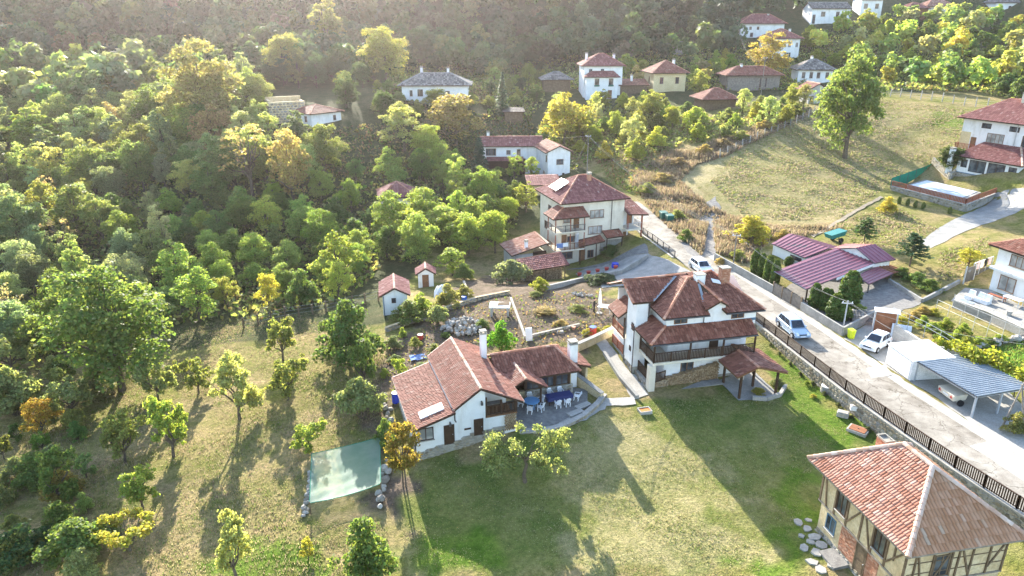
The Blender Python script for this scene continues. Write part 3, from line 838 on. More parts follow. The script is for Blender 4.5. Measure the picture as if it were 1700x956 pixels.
def stone_face(parent, p0, p1, h0, h1, size=0.5, single=True, mat='stone', out=1, limit=400):
    """irregular stones set in the face of a wall from p0 to p1 (plan), bottom z p0[2].. top +h0..+h1"""
    a, b = Vector(p0), Vector(p1); d = b - a; L = Vector((d.x, d.y)).length
    ang = math.atan2(d.y, d.x) if out > 0 else math.atan2(-d.y, -d.x)
    rows = max(1, round(max(h0, h1) / (size * 0.66))); n = 0
    mbj = MB()
    for r in range(rows):
        x = size * (0.1 if r % 2 else 0.45)
        while x < L:
            t = x / L; hh = h0 + (h1 - h0) * t
            rh = hh / rows
            s = RNG.uniform(0.82, 1.12)
            q = a.lerp(b, min(t, 1)); z = q.z + rh * (r + 0.5) + RNG.uniform(-0.03, 0.03)
            if single and n < limit:
                link('stone', RNG.choice(_stones), parent, (q.x, q.y, z), (0, RNG.uniform(-0.15, 0.15), ang), (size / 0.5 * s, 1, rh / 0.34 * 0.97))
                n += 1
            else:
                w2, h2 = size * s * 0.47, rh * 0.46
                ca, sa = math.cos(ang), math.sin(ang)
                fr = [(-w2, -h2 * .7), (-w2 * .6, -h2), (w2 * .7, -h2), (w2, -h2 * .4), (w2 * .9, h2 * .8), (0, h2), (-w2 * .9, h2 * .7)]
                dd = RNG.uniform(0.03, 0.07)
                pts0 = [(q.x + u * ca, q.y + u * sa, z + v) for u, v in fr]
                pts1 = [(q.x + u * .87 * ca + dd * sa, q.y + u * .87 * sa - dd * ca, z + v * .86) for u, v in fr]
                rr = RNG.random(); k = len(fr); bb = len(mbj.v)
                mbj.v += pts0 + pts1
                for i in range(k):
                    j = (i + 1) % k
                    mbj.f.append((bb + i, bb + j, bb + k + j, bb + k + i)); mbj.m.append(0); mbj.r.append(rr)
                mbj.f.append(tuple(bb + k + i for i in range(k))); mbj.m.append(0); mbj.r.append(rr)
            x += size * s
    if mbj.f: mbj.build('stones', M[mat], parent, kind='stuff')

def rib_sheet(mb, a, b, c, d, n, hgt=0.075):
    """ribbed metal sheet over the quad a-b (low edge) d-c (high edge); ribs run up the slope"""
    a, b, c, d = map(Vector, (a, b, c, d))
    nrm = (b - a).cross(d - a).normalized()
    if nrm.z < 0: nrm = -nrm
    for k in range(n):
        lo = [a.lerp(b, (k + f) / n) for f in (0, 0.55, 0.64, 0.9, 1.0)]
        hi = [d.lerp(c, (k + f) / n) for f in (0, 0.55, 0.64, 0.9, 1.0)]
        up = (0, 0, hgt, hgt, 0)
        for i in range(4):
            mb.poly([lo[i] + nrm * up[i], lo[i + 1] + nrm * up[i + 1], hi[i + 1] + nrm * up[i + 1], hi[i] + nrm * up[i]], 0, 0.5)
def log_pile(parent, x0, x1, y, z0, z1, depth=0.6, size=0.14, name='log_ends', step=None):
    """stack of cut firewood: body behind, log ends in front (towards -y)"""
    mb = MB()
    z = z0; r = 0
    while z < max(z1 if not callable(z1) else z1(x0), z1 if not callable(z1) else z1(x1)):
        x = x0 + (size / 2 if r % 2 else 0)
        while x < x1:
            top = z1(x) if callable(z1) else z1
            bot = step(x) if step else z0
            if bot - 0.02 <= z < top:
                s = size * RNG.uniform(0.38, 0.52); m = RNG.choice((4, 5, 6)); off = RNG.uniform(0, 0.08); a0 = RNG.random() * 3
                ring = [(x + s * math.cos(a0 + 2 * PI * i / m), z + size / 2 + s * math.sin(a0 + 2 * PI * i / m)) for i in range(m)]
                rr = RNG.random(); b = len(mb.v)
                mb.v += [(u, y - off, v) for u, v in ring] + [(u, y + depth, v) for u, v in ring]
                mb.f.append(tuple(b + i for i in reversed(range(m)))); mb.m.append(0); mb.r.append(rr)
                for i in range(m):
                    j = (i + 1) % m
                    mb.f.append((b + i, b + j, b + m + j, b + m + i)); mb.m.append(0); mb.r.append(rr * 0.4)
            x += size
        z += size * 0.9; r += 1
    return mb.build(name, M['log'], parent, kind='stuff')
# ------------------------------------------------------------------ cottage with the terrace
def cottage():
    t = thing('cottage', 'low white cottage with big brown gable roof, white skylight panel and covered terrace wing', 'house', (-7.45, 47.55, 0), math.radians(18.2))
    w = MB(); H0 = -1.0
    # front wall, cut away for the loggia on the right
    w.box(0, 2.95, 0, 0.3, H0, 2.15)
    w.poly([(0, 0, 2.15), (2.95, 0, 2.15), (2.95, 0, 3.25), (0, 0, 2.3)])
    w.box(2.95, 5.62, 0.0, 0.3, H0, 3.35)
    w.poly([(2.95, 0, 3.35), (5.62, 0, 3.35), (5.62, 0, 4.62), (5.15, 0, 4.86), (2.95, 0, 3.5)])
    w.box(5.62, 8.2, 0.0, 0.3, H0, 2.2)
    w.box(0, 0.3, 0.3, 8.2, H0, 2.2)
    w.box(2.95, 3.25, 0.3, 9.0, 2.2, 3.5)
    w.box(7.6, 7.9, 1.8, 9.0, H0, 3.35)
    w.box(5.62, 7.6, 1.7, 1.95, 2.2, 3.7)
    w.box(5.42, 5.62, 0.3, 1.7, 2.2, 4.4)
    w.box(0.3, 2.95, 8.4, 8.7, H0, 2.2); w.box(2.95, 7.6, 8.7, 9.0, H0, 3.3)
    w.poly([(7.9, 9.0, 3.3), (3.0, 9.0, 3.3), (5.15, 9.0, 4.86)])
    w.build('wall', M['plaster'], t)
    # stone base, stepped up with the ground
    b = MB()
    st = [(0, .75, .12), (.75, 1.5, .3), (1.5, 2.2, .45), (3.05, 3.7, .6), (3.7, 4.3, .85), (4.3, 4.65, 1.05), (5.4, 6.2, 1.1), (6.2, 7.2, 1.2)]
    for x0, x1, z in st: b.box(x0, x1, -0.05, 0, H0, z)
    b.box(2.2, 3.05, -0.05, 0.0, H0, 0.37); b.box(4.65, 5.4, -0.05, 0.0, H0, 0.72)
    b.box(-0.05, 0, -0.05, 8.0, H0, 0.1)
    sb = b.build('stone_base', M['mortar'], t)
    for x0, x1, z in st: stone_face(sb, (x0, -0.05, -0.75 + 0.15 * x0), (x1, -0.05, -0.75 + 0.15 * x0), z + 0.72 - 0.15 * x0, z + 0.72 - 0.15 * x0, 0.36)
    window(t, 0.75, 0, 1.12, 1.25, 1.1, 0, 2, 'wood_dark', 'glass_curtain')
    door(t, 2.62, 0, 0.38, 0.85, 1.75); door(t, 5.03, 0, 0.73, 0.78, 1.5)
    # vent and lanterns
    v = MB(); v.box(3.85, 4.4, -0.06, -0.002, 1.42, 1.56); v.build('vent', M['wood_dark'], t)
    for (x, z) in ((2.7, 2.35), (5.3, 3.75)):
        l = MB(); l.box(x - 0.05, x + 0.05, -0.22, -0.003, z, z + 0.06); l.box(x - 0.08, x + 0.08, -0.26, -0.1, z - 0.26, z - 0.02); l.build('wall_lantern', M['metal_dark'], t)
    # loggia: floor, posts, rail, boards, a bench with a board on it
    lg = MB(); lg.box(5.62, 7.9, 0.3, 1.7, 2.2, 2.26); lg.box(5.62, 8.25, -0.06, 0.3, 2.2, 2.3); lg.build('loggia_floor', M['wood_brown'], t)
    for x in (5.7, 6.95, 8.12):
        p = MB(); p.box(x - 0.07, x + 0.07, 0.0, 0.14, 2.301, 3.62 - (x - 5.7) * 0.06 + (0.35 if x < 6 else 0)); p.build('post', M['wood_dark'], t)
    railing(t, (5.75, 0.08, 2.3), (8.1, 0.08, 2.3), 0.85, 'wood_dark', 0.3, 0.08)
    q = MB(); q.box(5.9, 7.2, 0.35, 0.9, 3.05, 3.1); q.build('shelf', M['wood_grey'], t)
    log_pile(t, 7.25, 8.2, -0.12, 0.75, 2.1, 0.1, 0.16, 'stacked_firewood')
    # roofs
    LA = [(-0.35, -0.45, 2.32), (-0.35, 8.75, 2.32), (3.1, 8.75, 3.36), (3.1, -0.45, 3.36)]
    LA = [LA[1], LA[0], LA[3], LA[2]]
    mainL = [(3.0, 9.4, 3.62), (3.0, -0.5, 3.62), (5.15, -0.5, 5.12), (5.15, 9.4, 5.12)]
    mainR1 = [(8.65, -0.5, 3.36), (8.65, 4.4, 3.36), (5.15, 4.4, 5.12), (5.15, -0.5, 5.12)]
    mainR2 = [(7.95, 4.4, 3.712), (7.95, 9.4, 3.712), (5.15, 9.4, 5.12), (5.15, 4.4, 5.12)]
    rf = roof(t, [LA, mainL, mainR1, mainR2], 'tile_red', [((5.15, -0.5, 5.13), (5.15, 9.4, 5.13))], 'ridge', 0.22, 0.33)
    e = MB()
    for a, b_ in (((3.0, 9.4, 3.66), (3.0, -0.5, 3.66)), ((3.0, 9.42, 3.66), (5.15, 9.42, 5.16)), ((7.95, 4.4, 3.74), (7.95, 9.4, 3.74)), ((-0.38, 8.77, 2.36), (3.0, 8.77, 3.36)), ((-0.38, -0.45, 2.33), (-0.38, 8.75, 2.33)), ((8.68, -0.5, 3.38), (8.68, 4.4, 3.38))):
        e.bar(a, b_, 0.12, 0.10)
    e.build('verge_tiles', M['ridge'], rf)
    s = MB(); s.hexa([(0.5, 0.55, 2.68), (2.4, 0.55, 3.25), (2.4, 1.55, 3.25), (0.5, 1.55, 2.68), (0.5, 0.55, 2.78), (2.4, 0.55, 3.35), (2.4, 1.55, 3.35), (0.5, 1.55, 2.78)])
    s.build('skylight_panel', M['panel_white'], t)
    chimney(t, 7.45, 6.9, 2.9, 6.35, 0.5, 'plaster')
    # wing
    g = MB()
    g.box(8.0, 9.0, 4.5, 4.8, -0.2, 3.0); g.box(9.0, 11.2, 4.5, 4.8, -0.2, 1.35); g.box(11.2, 15.0, 4.5, 4.8, -0.2, 1.35)
    g.box(14.7, 15.0, 4.8, 8.6, -0.2, 3.0); g.box(7.9, 14.7, 8.3, 8.6, -0.2, 3.0)
    g.build('wing_wall', M['mud'], t)
    sw = MB(); sw.box(10.5, 15.05, 4.42, 4.498, -0.2, 1.38); so = sw.build('stone_parapet', M['mortar'], t)
    stone_face(so, (10.5, 4.42, 0.45), (15.0, 4.42, 0.45), 0.9, 0.9, 0.42)
    for k in range(5):
        x = 9.2 + k * 1.38
        p = MB(); p.box(x - 0.08, x + 0.08, 4.52, 4.68, 1.381, 3.05); p.build('post', M['wood_dark'], t)
        if k < 4 and k != 0: window(t, x + 0.69, 4.6, 1.42, 1.2, 1.5, 0, 2, 'wood_dark', 'glass', False)
    inn = MB(); inn.box(9.0, 14.7, 6.6, 6.7, 0.3, 3.0); inn.build('inner_wall', M['wood_brown'], t)
    A, B, C_, D_ = (7.95, 3.7, 2.98), (15.4, 3.7, 2.98), (15.4, 9.1, 2.98), (7.95, 9.1, 2.98)
    ra, rb = (7.95, 6.4, 4.42), (13.9, 6.4, 4.42)
    wf = [[A, B, rb, ra], [B, C_, rb], [C_, D_, ra, rb]]
    wr = roof(t, wf, 'tile_dark', [(ra, rb), (B, rb), (C_, rb)], 'ridge_red', 0.25, 0.36, name='wing_roof')
    pr = [[(9.75, 2.1, 3.86), (9.75, 5.3, 3.86), (8.75, 5.3, 3.3), (8.75, 2.1, 3.3)], [(11.7, 2.1, 2.78), (11.7, 4.3, 2.78), (9.75, 5.3, 3.86), (9.75, 2.1, 3.86)]]
    pr[0] = [(8.75, 4.6, 3.3), (8.75, 2.1, 3.3), (9.75, 2.1, 3.86), (9.75, 5.3, 3.86)]
    roof(t, pr, 'tile_red', [((9.75, 2.1, 3.88), (9.75, 5.2, 3.88))], 'ridge', 0.24, 0.34, name='porch_roof')
    for x, y, z0, z1 in ((9.0, 2.4, 0.3, 3.3), (11.25, 2.5, 0.3, 2.9)):
        p = MB(); p.box(x - 0.07, x + 0.07, y - 0.07, y + 0.07, z0, z1); p.build('post', M['wood_dark'], t)
    roof(t, [[(17.0, 5.0, 2.5), (17.0, 8.8, 2.5), (15.1, 8.8, 3.05), (15.1, 5.0, 3.05)]], 'tile_dark', (), tw=0.25, tl=0.36, name='lean_to_roof')
    c2 = MB(); c2.box(15.02, 16.8, 8.3, 8.6, -0.2, 2.5); c2.box(16.6, 16.8, 5.2, 8.3, -0.2, 2.45); c2.build('lean_to_wall', M['mud'], t)
    chimney(t, 15.45, 5.7, -0.2, 4.75, 0.72, 'plaster')
    gp = MB(); gp.tube([(-0.12, -0.15, -0.7), (-0.12, -0.15, 2.2)], 0.05, 6); gp.tube([(3.1, -0.08, 3.3), (3.1, -0.08, 2.5), (3.2, -0.08, 2.3)], 0.05, 6); gp.build('drainpipe', M['metal_dark'], t)
    return t
cottage()

# ------------------------------------------------------------------ chalet
def chalet():
    t = thing('chalet', 'three storey white chalet with dark wood balconies and many-sided red tile roof beside the road', 'house', (12.75, 57.6, 0), math.radians(13.0))
    w = MB()
    w.box(1.6, 10, 1.1, 1.4, -0.3, 2.55)            # ground floor front
    w.box(1.6, 1.9, 1.4, 3.3, -0.3, 2.55)
    w.box(2.1, 10, 1.6, 1.9, 2.8, 5.8)              # first floor
    w.box(2.1, 2.4, 1.9, 3.3, 2.8, 5.8)
    w.box(9.7, 10.3, 1.9, 9.2, -0.3, 6.9)
    w.box(1.5, 10.5, 1.1, 1.598, 5.3, 6.75)         # upper wall above the lower roof
    w.box(1.5, 1.8, 1.598, 5.0, 5.3, 6.75)
    w.box(0, 10.0, 9.0, 9.3, -0.3, 6.8)
    w.poly([(5.2, 1.08, 6.7), (7.3, 1.08, 6.7), (7.25, 1.08, 7.55), (6.5, 1.08, 7.95), (5.2, 1.08, 7.3)])
    w.poly([(5.2, 1.08, 6.7), (5.2, 1.08, 7.3), (5.2, 2.6, 7.9), (5.2, 2.6, 6.7)])
    w.poly([(10.3, 1.6, 6.7), (10.3, 9.2, 6.7), (10.3, 5.4, 8.6)])
    w.build('wall', M['plaster'], t)
    tw_ = MB(); tw_.box(-0.5, 0.65, 3.3, 5.4, 0.9, 7.45); tw_.poly([(-0.5, 5.4, 7.45), (-0.5, 3.3, 7.45), (-0.5, 5.4, 8.4)])
    tw_.box(-0.35, 0.65, 5.4, 9.0, 0.9, 2.6); tw_.build('stair_tower', M['plaster'], t)
    tb = MB(); tb.box(-0.55, 0.7, 3.25, 5.45, -0.4, 0.898); tb.box(-0.4, 0.7, 5.45, 9.0, -0.4, 0.898); tb.box(-0.3, 1.9, 0.55, 3.25, -0.4, 0.6); tb.box(1.65, 10.02, 1.04, 1.09, -0.4, 0.3)
    tbo = tb.build('stone_base', M['mortar'], t)
    stone_face(tbo, (-0.3, 3.2, 0), (-0.3, 0.6, 0), 0.6, 0.6, 0.4); stone_face(tbo, (-0.55, 5.4, 0), (-0.55, 3.3, 0), 0.88, 0.88, 0.4)
    pil = MB(); pil.box(-0.3, 0.3, -0.05, 0.55, -0.3, 2.55); pil.build('stone_pillar', M['cream'], t)
    pil = MB(); pil.box(8.9, 9.4, 0.0, 0.4, -0.3, 2.55); pil.build('stone_pillar', M['cream'], t)
    # balcony
    fl = MB(); fl.box(0, 10.2, 0, 1.6, 2.55, 2.8); fl.box(0, 2.1, 1.6, 3.3, 2.55, 2.8); fl.box(0, 9.9, 0.35, 9.0, 2.5, 2.549); fl.build('balcony_floor', M['cream'], t)
    railing(t, (0.06, 0.06, 2.8), (10.1, 0.06, 2.8), 0.95, 'wood_dark', 0.15, 0.085)
    railing(t, (0.06, 3.25, 2.8), (0.06, 0.06, 2.8), 0.95, 'wood_dark', 0.15, 0.085)
    railing(t, (0.0, 3.2, 0.6), (0.0, 0.6, 0.6), 0.95, 'wood_dark', 0.15, 0.085)
    railing(t, (0.35, 0.25, 0.6), (1.6, 0.7, 0.6), 0.95, 'wood_dark', 0.15, 0.085)
    for x, y in ((0.08, 0.08), (0.08, 3.2), (3.6, 0.08), (6.9, 0.08), (10.1, 0.08)):
        p = MB(); p.box(x - 0.07, x + 0.07, y - 0.07, y + 0.07, 2.8, 4.95); p.build('post', M['wood_dark'], t)
    for x in (2.95,): window(t, x, 1.6, 3.75, 1.0, 1.0, 0, 2, 'wood_brown')
    window(t, 4.15, 1.6, 3.75, 1.0, 1.0, 0, 2, 'wood_brown')
    door(t, 6.75, 1.6, 2.8, 0.9, 2.0, 0, 'wood_dark')
    window(t, 8.6, 1.6, 3.7, 1.6, 1.1, 0, 2, 'wood_brown')
    window(t, 3.95, 1.1, 0.95, 1.3, 1.25, 0, 2, 'wood_brown')
    window(t, 2.9, 1.1, 6.0, 1.3, 0.55, 0, 2, 'wood_brown', 'glass', False); window(t, 8.6, 1.1, 6.0, 1.3, 0.5, 0, 2, 'wood_brown', 'glass', False)
    window(t, -0.5, 4.2, 2.2, 0.4, 0.5, -PI / 2, 1, 'wood_dark', 'glass', False); window(t, -0.5, 3.9, 4.5, 0.5, 0.7, -PI / 2, 1, 'wood_dark', 'glass', False)
    for (x0, x1, y, z) in ((1.45, 5.3, 1.05, 5.86), (7.1, 10.5, 1.05, 5.86)):
        f = MB(); f.box(x0, x1, y, y + 0.045, z - 0.2, z + 0.04); f.build('flashing', M['blue_trim'], t)
    # lower skirt roof
    s1 = [(-0.55, -0.42, 4.86), (10.0, -0.42, 4.86), (10.0, 1.05, 5.85), (1.42, 1.05, 5.85)]
    s2 = [(-0.55, 4.2, 4.86), (-0.55, -0.42, 4.86), (1.42, 1.05, 5.85), (1.42, 3.9, 5.85)]
    roof(t, [s1, s2], 'tile_dark', [((-0.55, -0.42, 4.9), (1.42, 1.05, 5.9))], 'ridge_red', 0.24, 0.34, name='skirt_roof')
    # upper roof
    E_ = 6.85; AP = (4.9, 4.3, 9.05); RR = (7.9, 5.5, 9.15); RL = (-0.95, 5.9, 8.75)
    f1 = [(0.95, 0.5, E_), (5.45, 0.5, E_), (5.45, 2.6, 8.0), AP]
    f1 = [(0.95, 0.5, E_), (5.45, 0.5, E_), AP]
    f1b = [(0.95, 4.9, 6.95), (0.95, 0.5, E_), AP, (4.6, 5.7, 9.0)]
    g1 = [(5.1, 0.75, 7.22), (6.5, 0.75, 7.98), (6.5, 3.4, 8.95), AP]
    gl = [(5.2, 3.0, 8.2), (5.1, 0.7, 7.26), (6.5, 0.7, 8.0), (5.6, 3.6, 9.0)]
    gr = [(7.3, 0.7, 7.52), (7.5, 1.8, 7.6), (5.7, 3.6, 8.95), (6.5, 0.7, 8.0)]
    f2 = [(7.1, 0.5, E_), (11.0, 0.5, E_), RR, (5.3, 5.5, 9.15)]
    f3 = [(11.0, 0.5, E_), (11.0, 10.2, E_), RR]
    f4 = [(11.0, 10.2, E_), (-0.9, 10.2, E_), RL, RR]
    tf = [(-0.95, 3.15, 7.5), (1.0, 3.15, 7.5), (4.3, 5.6, 8.9), RL]
    rr = roof(t, [f1, f1b, gl, gr, f2, f3, f4, tf], 'tile_dark', [((0.95, 0.5, E_ + .03), (AP[0], AP[1], AP[2] + .05)), (AP, (7.9, 5.5, 9.2)), ((11.0, 0.5, E_ + .03), RR), ((6.5, 0.7, 8.03), (5.6, 3.6, 9.03)), (RL, RR), ((-0.95, 3.15, 7.55), RL)], 'ridge_red', 0.24, 0.34)
    fil = MB(); fil.poly([AP, (5.45, 0.55, E_), (5.6, 3.6, 8.95)]); fil.poly([AP, (5.6, 3.9, 9.0), RR, (4.6, 5.7, 9.0)]); fil.poly([(4.6, 5.7, 9.0), RR, (4.3, 5.62, 8.95)]); fil.build('roof_valley', M['tile_dark'], rr)
    vl = MB(); vl.bar((1.0, 3.2, 7.58), (4.2, 5.5, 8.95), 0.3, 0.05); vl.bar((5.3, 1.6, 7.72), (5.55, 3.3, 8.85), 0.22, 0.05); vl.build('valley_flashing', M['metal_blue'], rr)
    gt = MB()
    gt.tube([(0.95, 0.43, 6.78), (5.45, 0.43, 6.78)], 0.06, 6); gt.tube([(5.3, 0.43, 6.78), (5.15, 1.0, 6.5), (5.15, 1.0, 5.9)], 0.05, 6); gt.tube([(7.1, 0.43, 6.78), (11, 0.43, 6.78)], 0.06, 6)
    gt.tube([(-0.55, -0.5, 4.8), (10, -0.5, 4.8)], 0.06, 6); gt.tube([(-0.62, 3.25, 5.2), (-0.62, 3.25, 0)], 0.055, 6); gt.tube([(0.72, 3.2, 7.4), (0.72, 3.2, 5.9)], 0.055, 6); gt.tube([(-0.6, 5.5, 4.6), (-0.6, 5.5, 0.2)], 0.055, 6)
    gt.build('gutter', M['metal_dark'], t)
    chimney(t, 5.9, 4.0, 8.5, 9.55, 0.85, 'plaster', 'mortar', 0.8, False)
    ck = chimney(t, 8.6, 4.2, 7.4, 9.9, 0.85, 'brick', 'mortar', 0.7, False)
    brick_face(ck, 0, 0.85, 0, 8.2, 9.9, 0, (8.175, 3.85, 0)); brick_face(ck, 0, 0.7, 0, 8.2, 9.9, -PI / 2, (8.175, 4.55, 0))
    dm = MB(); dm.hexa([(7.3, 3.9, 8.62), (8.0, 3.6, 8.5), (8.0, 4.0, 8.66), (7.3, 4.3, 8.8), (7.3, 3.9, 8.72), (8.0, 3.6, 8.6), (8.0, 4.0, 8.76), (7.3, 4.3, 8.9)]); dm.build('skylight', M['panel_white'], rr)
    # back balconies on the left side
    bl = [(-1.0, 9.3, 4.75), (-1.0, 6.3, 4.75), (0.7, 6.3, 5.95), (0.7, 9.3, 5.95)]
    roof(t, [bl], 'tile_red', (), tw=0.24, tl=0.34, name='side_roof')
    for z in (2.65,):
        railing(t, (-0.45, 9.0, z), (-0.45, 6.2, z), 0.95, 'wood_red', 0.16, 0.08); b2 = MB(); b2.box(-0.6, 0.6, 6.0, 9.2, 2.602, 2.65); b2.build('side_balcony_floor', M['cream'], t)
    railing(t, (-0.42, 9.0, 0.9), (-0.42, 6.2, 0.9), 0.9, 'wood_red', 0.16, 0.08)
    for y in (6.1, 9.1):
        p = MB(); p.box(-0.5, -0.36, y - 0.07, y + 0.07, 2.65, 4.8); p.build('post', M['wood_dark'], t)
    # firewood along the front wall
    log_pile(t, 0.5, 7.0, 0.55, -0.1, lambda x: 0.35 + 0.20 * x, 0.45, 0.15, 'stacked_firewood', lambda x: -0.1 + 0.03 * x)
    lp = MB(); lp.prism([(0.3, -0.15), (7.1, -0.35), (7.1, 1.0), (0.3, 1.0)], -0.4, [-0.12, 0.1, 0.1, -0.12]); lp.build('stone_kerb', M['concrete'], t)
    # garden porch
    pa, pb = (8.45, -3.5, 3.2), (8.45, 0.3, 3.2)
    r1 = [(6.5, 0.0, 2.42), (6.5, -3.5, 2.42), pa, pb]; r2 = [(11.4, -3.6, 2.35), (11.4, 1.4, 2.35), (8.45, 1.4, 3.2), pa]
    roof(t, [r1, r2], 'tile_dark', [(pa, pb)], 'ridge_red', 0.26, 0.36, 'wood_brown', name='porch_roof')
    for x, y in ((7.2, -0.1), (7.25, -2.9), (10.9, -2.9), (9.6, -1.2), (10.9, 0.9)):
        p = MB(); p.box(x - 0.09, x + 0.09, y - 0.09, y + 0.09, -0.3, 2.62 if x < 8 else (2.9 if x < 10 else 2.45)); p.build('porch_post', M['wood_dark'], t)
    bm = MB(); bm.bar((6.7, -2.9, 2.55), (8.45, -2.9, 3.02), 0.12, 0.12); bm.bar((8.45, -2.9, 3.02), (11.2, -2.9, 2.36), 0.12, 0.12); bm.bar((7.2, -2.9, 2.5), (7.2, 0, 2.5), 0.12, 0.12); bm.build('porch_beam', M['wood_dark'], t)
    return t
chalet()

# ------------------------------------------------------------------ old half-timbered house
def old_house():
    t = thing('old_house', 'old two storey half-timbered house with weathered clay tile hip roof at the lawn edge', 'house', (20.5, 39.3, 0), math.radians(-79))
    L, Dp, zb, zm, zt = 7.9, 6.5, -1.0, 2.0, 4.35
    w = MB(); w.box(0, L, 0, Dp, zm + 0.06, zt); w.box(0.12, L - 0.08, 0.12, Dp, zb, zm - 0.06); w.build('wall', M['mud'], t)
    p = MB(); p.box(0.1, L, 0.1, Dp, zb, -0.1); po = p.build('stone_base', M['mortar'], t)
    stone_face(po, (0.1, 0.1, -0.9), (L, 0.1, -0.9), 0.8, 0.8, 0.45)
    bd = MB(); bd.box(-0.06, L + 0.05, -0.06, Dp, zm - 0.06, zm + 0.06); bd.build('floor_beam', M['wood_grey'], t)
    for x0, x1 in ((2.35, 3.9), (4.9, 5.9)):
        brick_face(t, x0, x1, 0, -0.05, 1.9, 0, (0, 0.12, 0), 0.22, 0.09, 'brick', 'brickwork', 0.03)
    brick_face(t, 0.0, 1.1, 0, -0.6, 0.5, 0, (7.0, 0.12, 0), 0.22, 0.09, 'brick', 'brickwork', 0.03)
    # timbers, front
    def timber(a, b, th=0.14, side=0):
        m = MB()
        if side == 0: m.bar((a[0], -0.02, a[1]), (b[0], -0.02, b[1]), th, 0.10)
        else: m.bar((L + 0.02, a[0], a[1]), (L + 0.02, b[0], b[1]), th, 0.10)
        m.build('timber', M['wood_old'], t)
    for x in (0.07, 1.55, 2.75, 4.05, 5.15, 6.35, 7.82): timber((x, zm + .06), (x, zt))
    for a, b in (((0.75, zm + .06), (0.3, zt)), ((2.85, zm + .5), (3.95, zt - .25)), ((5.05, zm + .1), (4.25, zt - .1)), ((6.45, zm + .5), (7.7, zt - .2)), ((6.95, zm + 1.0), (6.95, zt))): timber(a, b, 0.11)
    for y in (0.5, 1.65, 2.85, 3.3, 4.2, 5.35, 6.4): timber((y, zm + .06), (y, zt), 0.12, 1)
    for a, b in (((1.9, zm + .3), (2.8, zt - .1)), ((4.15, zm + .3), (3.4, zt - .1)), ((5.4, zm + .5), (6.35, zt - .1)), ((0.6, zt - .2), (1.0, zm + .4))): timber(a, b, 0.10, 1)
    for z in (zm + 0.75, zm + 1.5):
        m = MB(); m.bar((L + 0.012, 0.1, z), (L + 0.012, 6.4, z), 0.05, 0.05); m.build('timber', M['wood_old'], t)
    for x, z in ((2.15, zm + 0.55), (5.75, zm + 0.55)): window(t, x, -0.005, z, 0.95, 1.55, 0, 2, 'wood_dark', 'glass')
    for x in (1.35, 7.1): window(t, x, 0.115, 0.45, 0.95, 1.15, 0, 2, 'blue_trim', 'glass')
    door(t, 4.4, 0.115, -0.35, 1.0, 2.2, 0, 'wood_old', 'wood_old')
    window(t, L + 0.002, 2.25, zm + 0.35, 1.0, 1.5, PI / 2, 2, 'wood_old', 'glass')
    # roof
    z, zr = 4.62, 7.4
    A, B, C_, D_ = (-1.0, -0.62, z), (8.45, -0.62, z), (8.45, 7.1, z), (-1.0, 7.1, z)
    a, b = (2.45, 3.24, zr), (4.85, 3.24, zr)
    ra = roof(t, [[A, B, b, a]], 'tile_old', (), tw=0.21, tl=0.40, deck='wood_grey', hgt=0.06)
    rb = roof(t, [[B, C_, b], [C_, D_, a, b]], 'tile_brown', (), tw=0.23, tl=0.44, deck='wood_grey', name='roof', hgt=0.05)
    rc = roof(t, [[D_, A, a]], 'tile_old', [((-1, -.62, z + .05), (a[0], a[1], zr + .06)), ((8.45, -.62, z + .05), (b[0], b[1], zr + .06)), ((8.45, 7.1, z + .05), (b[0], b[1], zr + .06)), ((-1, 7.1, z + .05), (a[0], a[1], zr + .06)), ((a[0], a[1], zr + .06), (b[0], b[1], zr + .06))], 'ridge', tw=0.21, tl=0.40, deck='wood_grey', hgt=0.06, rad=0.15)
    ck = MB(); ck.box(0.35, 1.2, 3.1, 3.65, 4.9, 6.75); ck.box(0.30, 1.25, 3.05, 3.12, 6.751, 6.87); ck.box(0.30, 1.25, 3.63, 3.7, 6.751, 6.87); ck.box(0.30, 0.40, 3.121, 3.629, 6.751, 6.87); ck.box(1.15, 1.25, 3.121, 3.629, 6.751, 6.87)
    co = ck.build('chimney', M['mortar'], t)
    brick_face(co, 0, 0.85, 0, 5.5, 6.75, 0, (0.35, 3.1, 0), 0.2, 0.09); brick_face(co, 0, 0.55, 0, 5.5, 6.75, PI / 2, (1.2, 3.1, 0), 0.2, 0.09); brick_face(co, 0, 0.55, 0, 5.5, 6.75, -PI / 2, (0.35, 3.65, 0), 0.2, 0.09)
    return t
old_house()
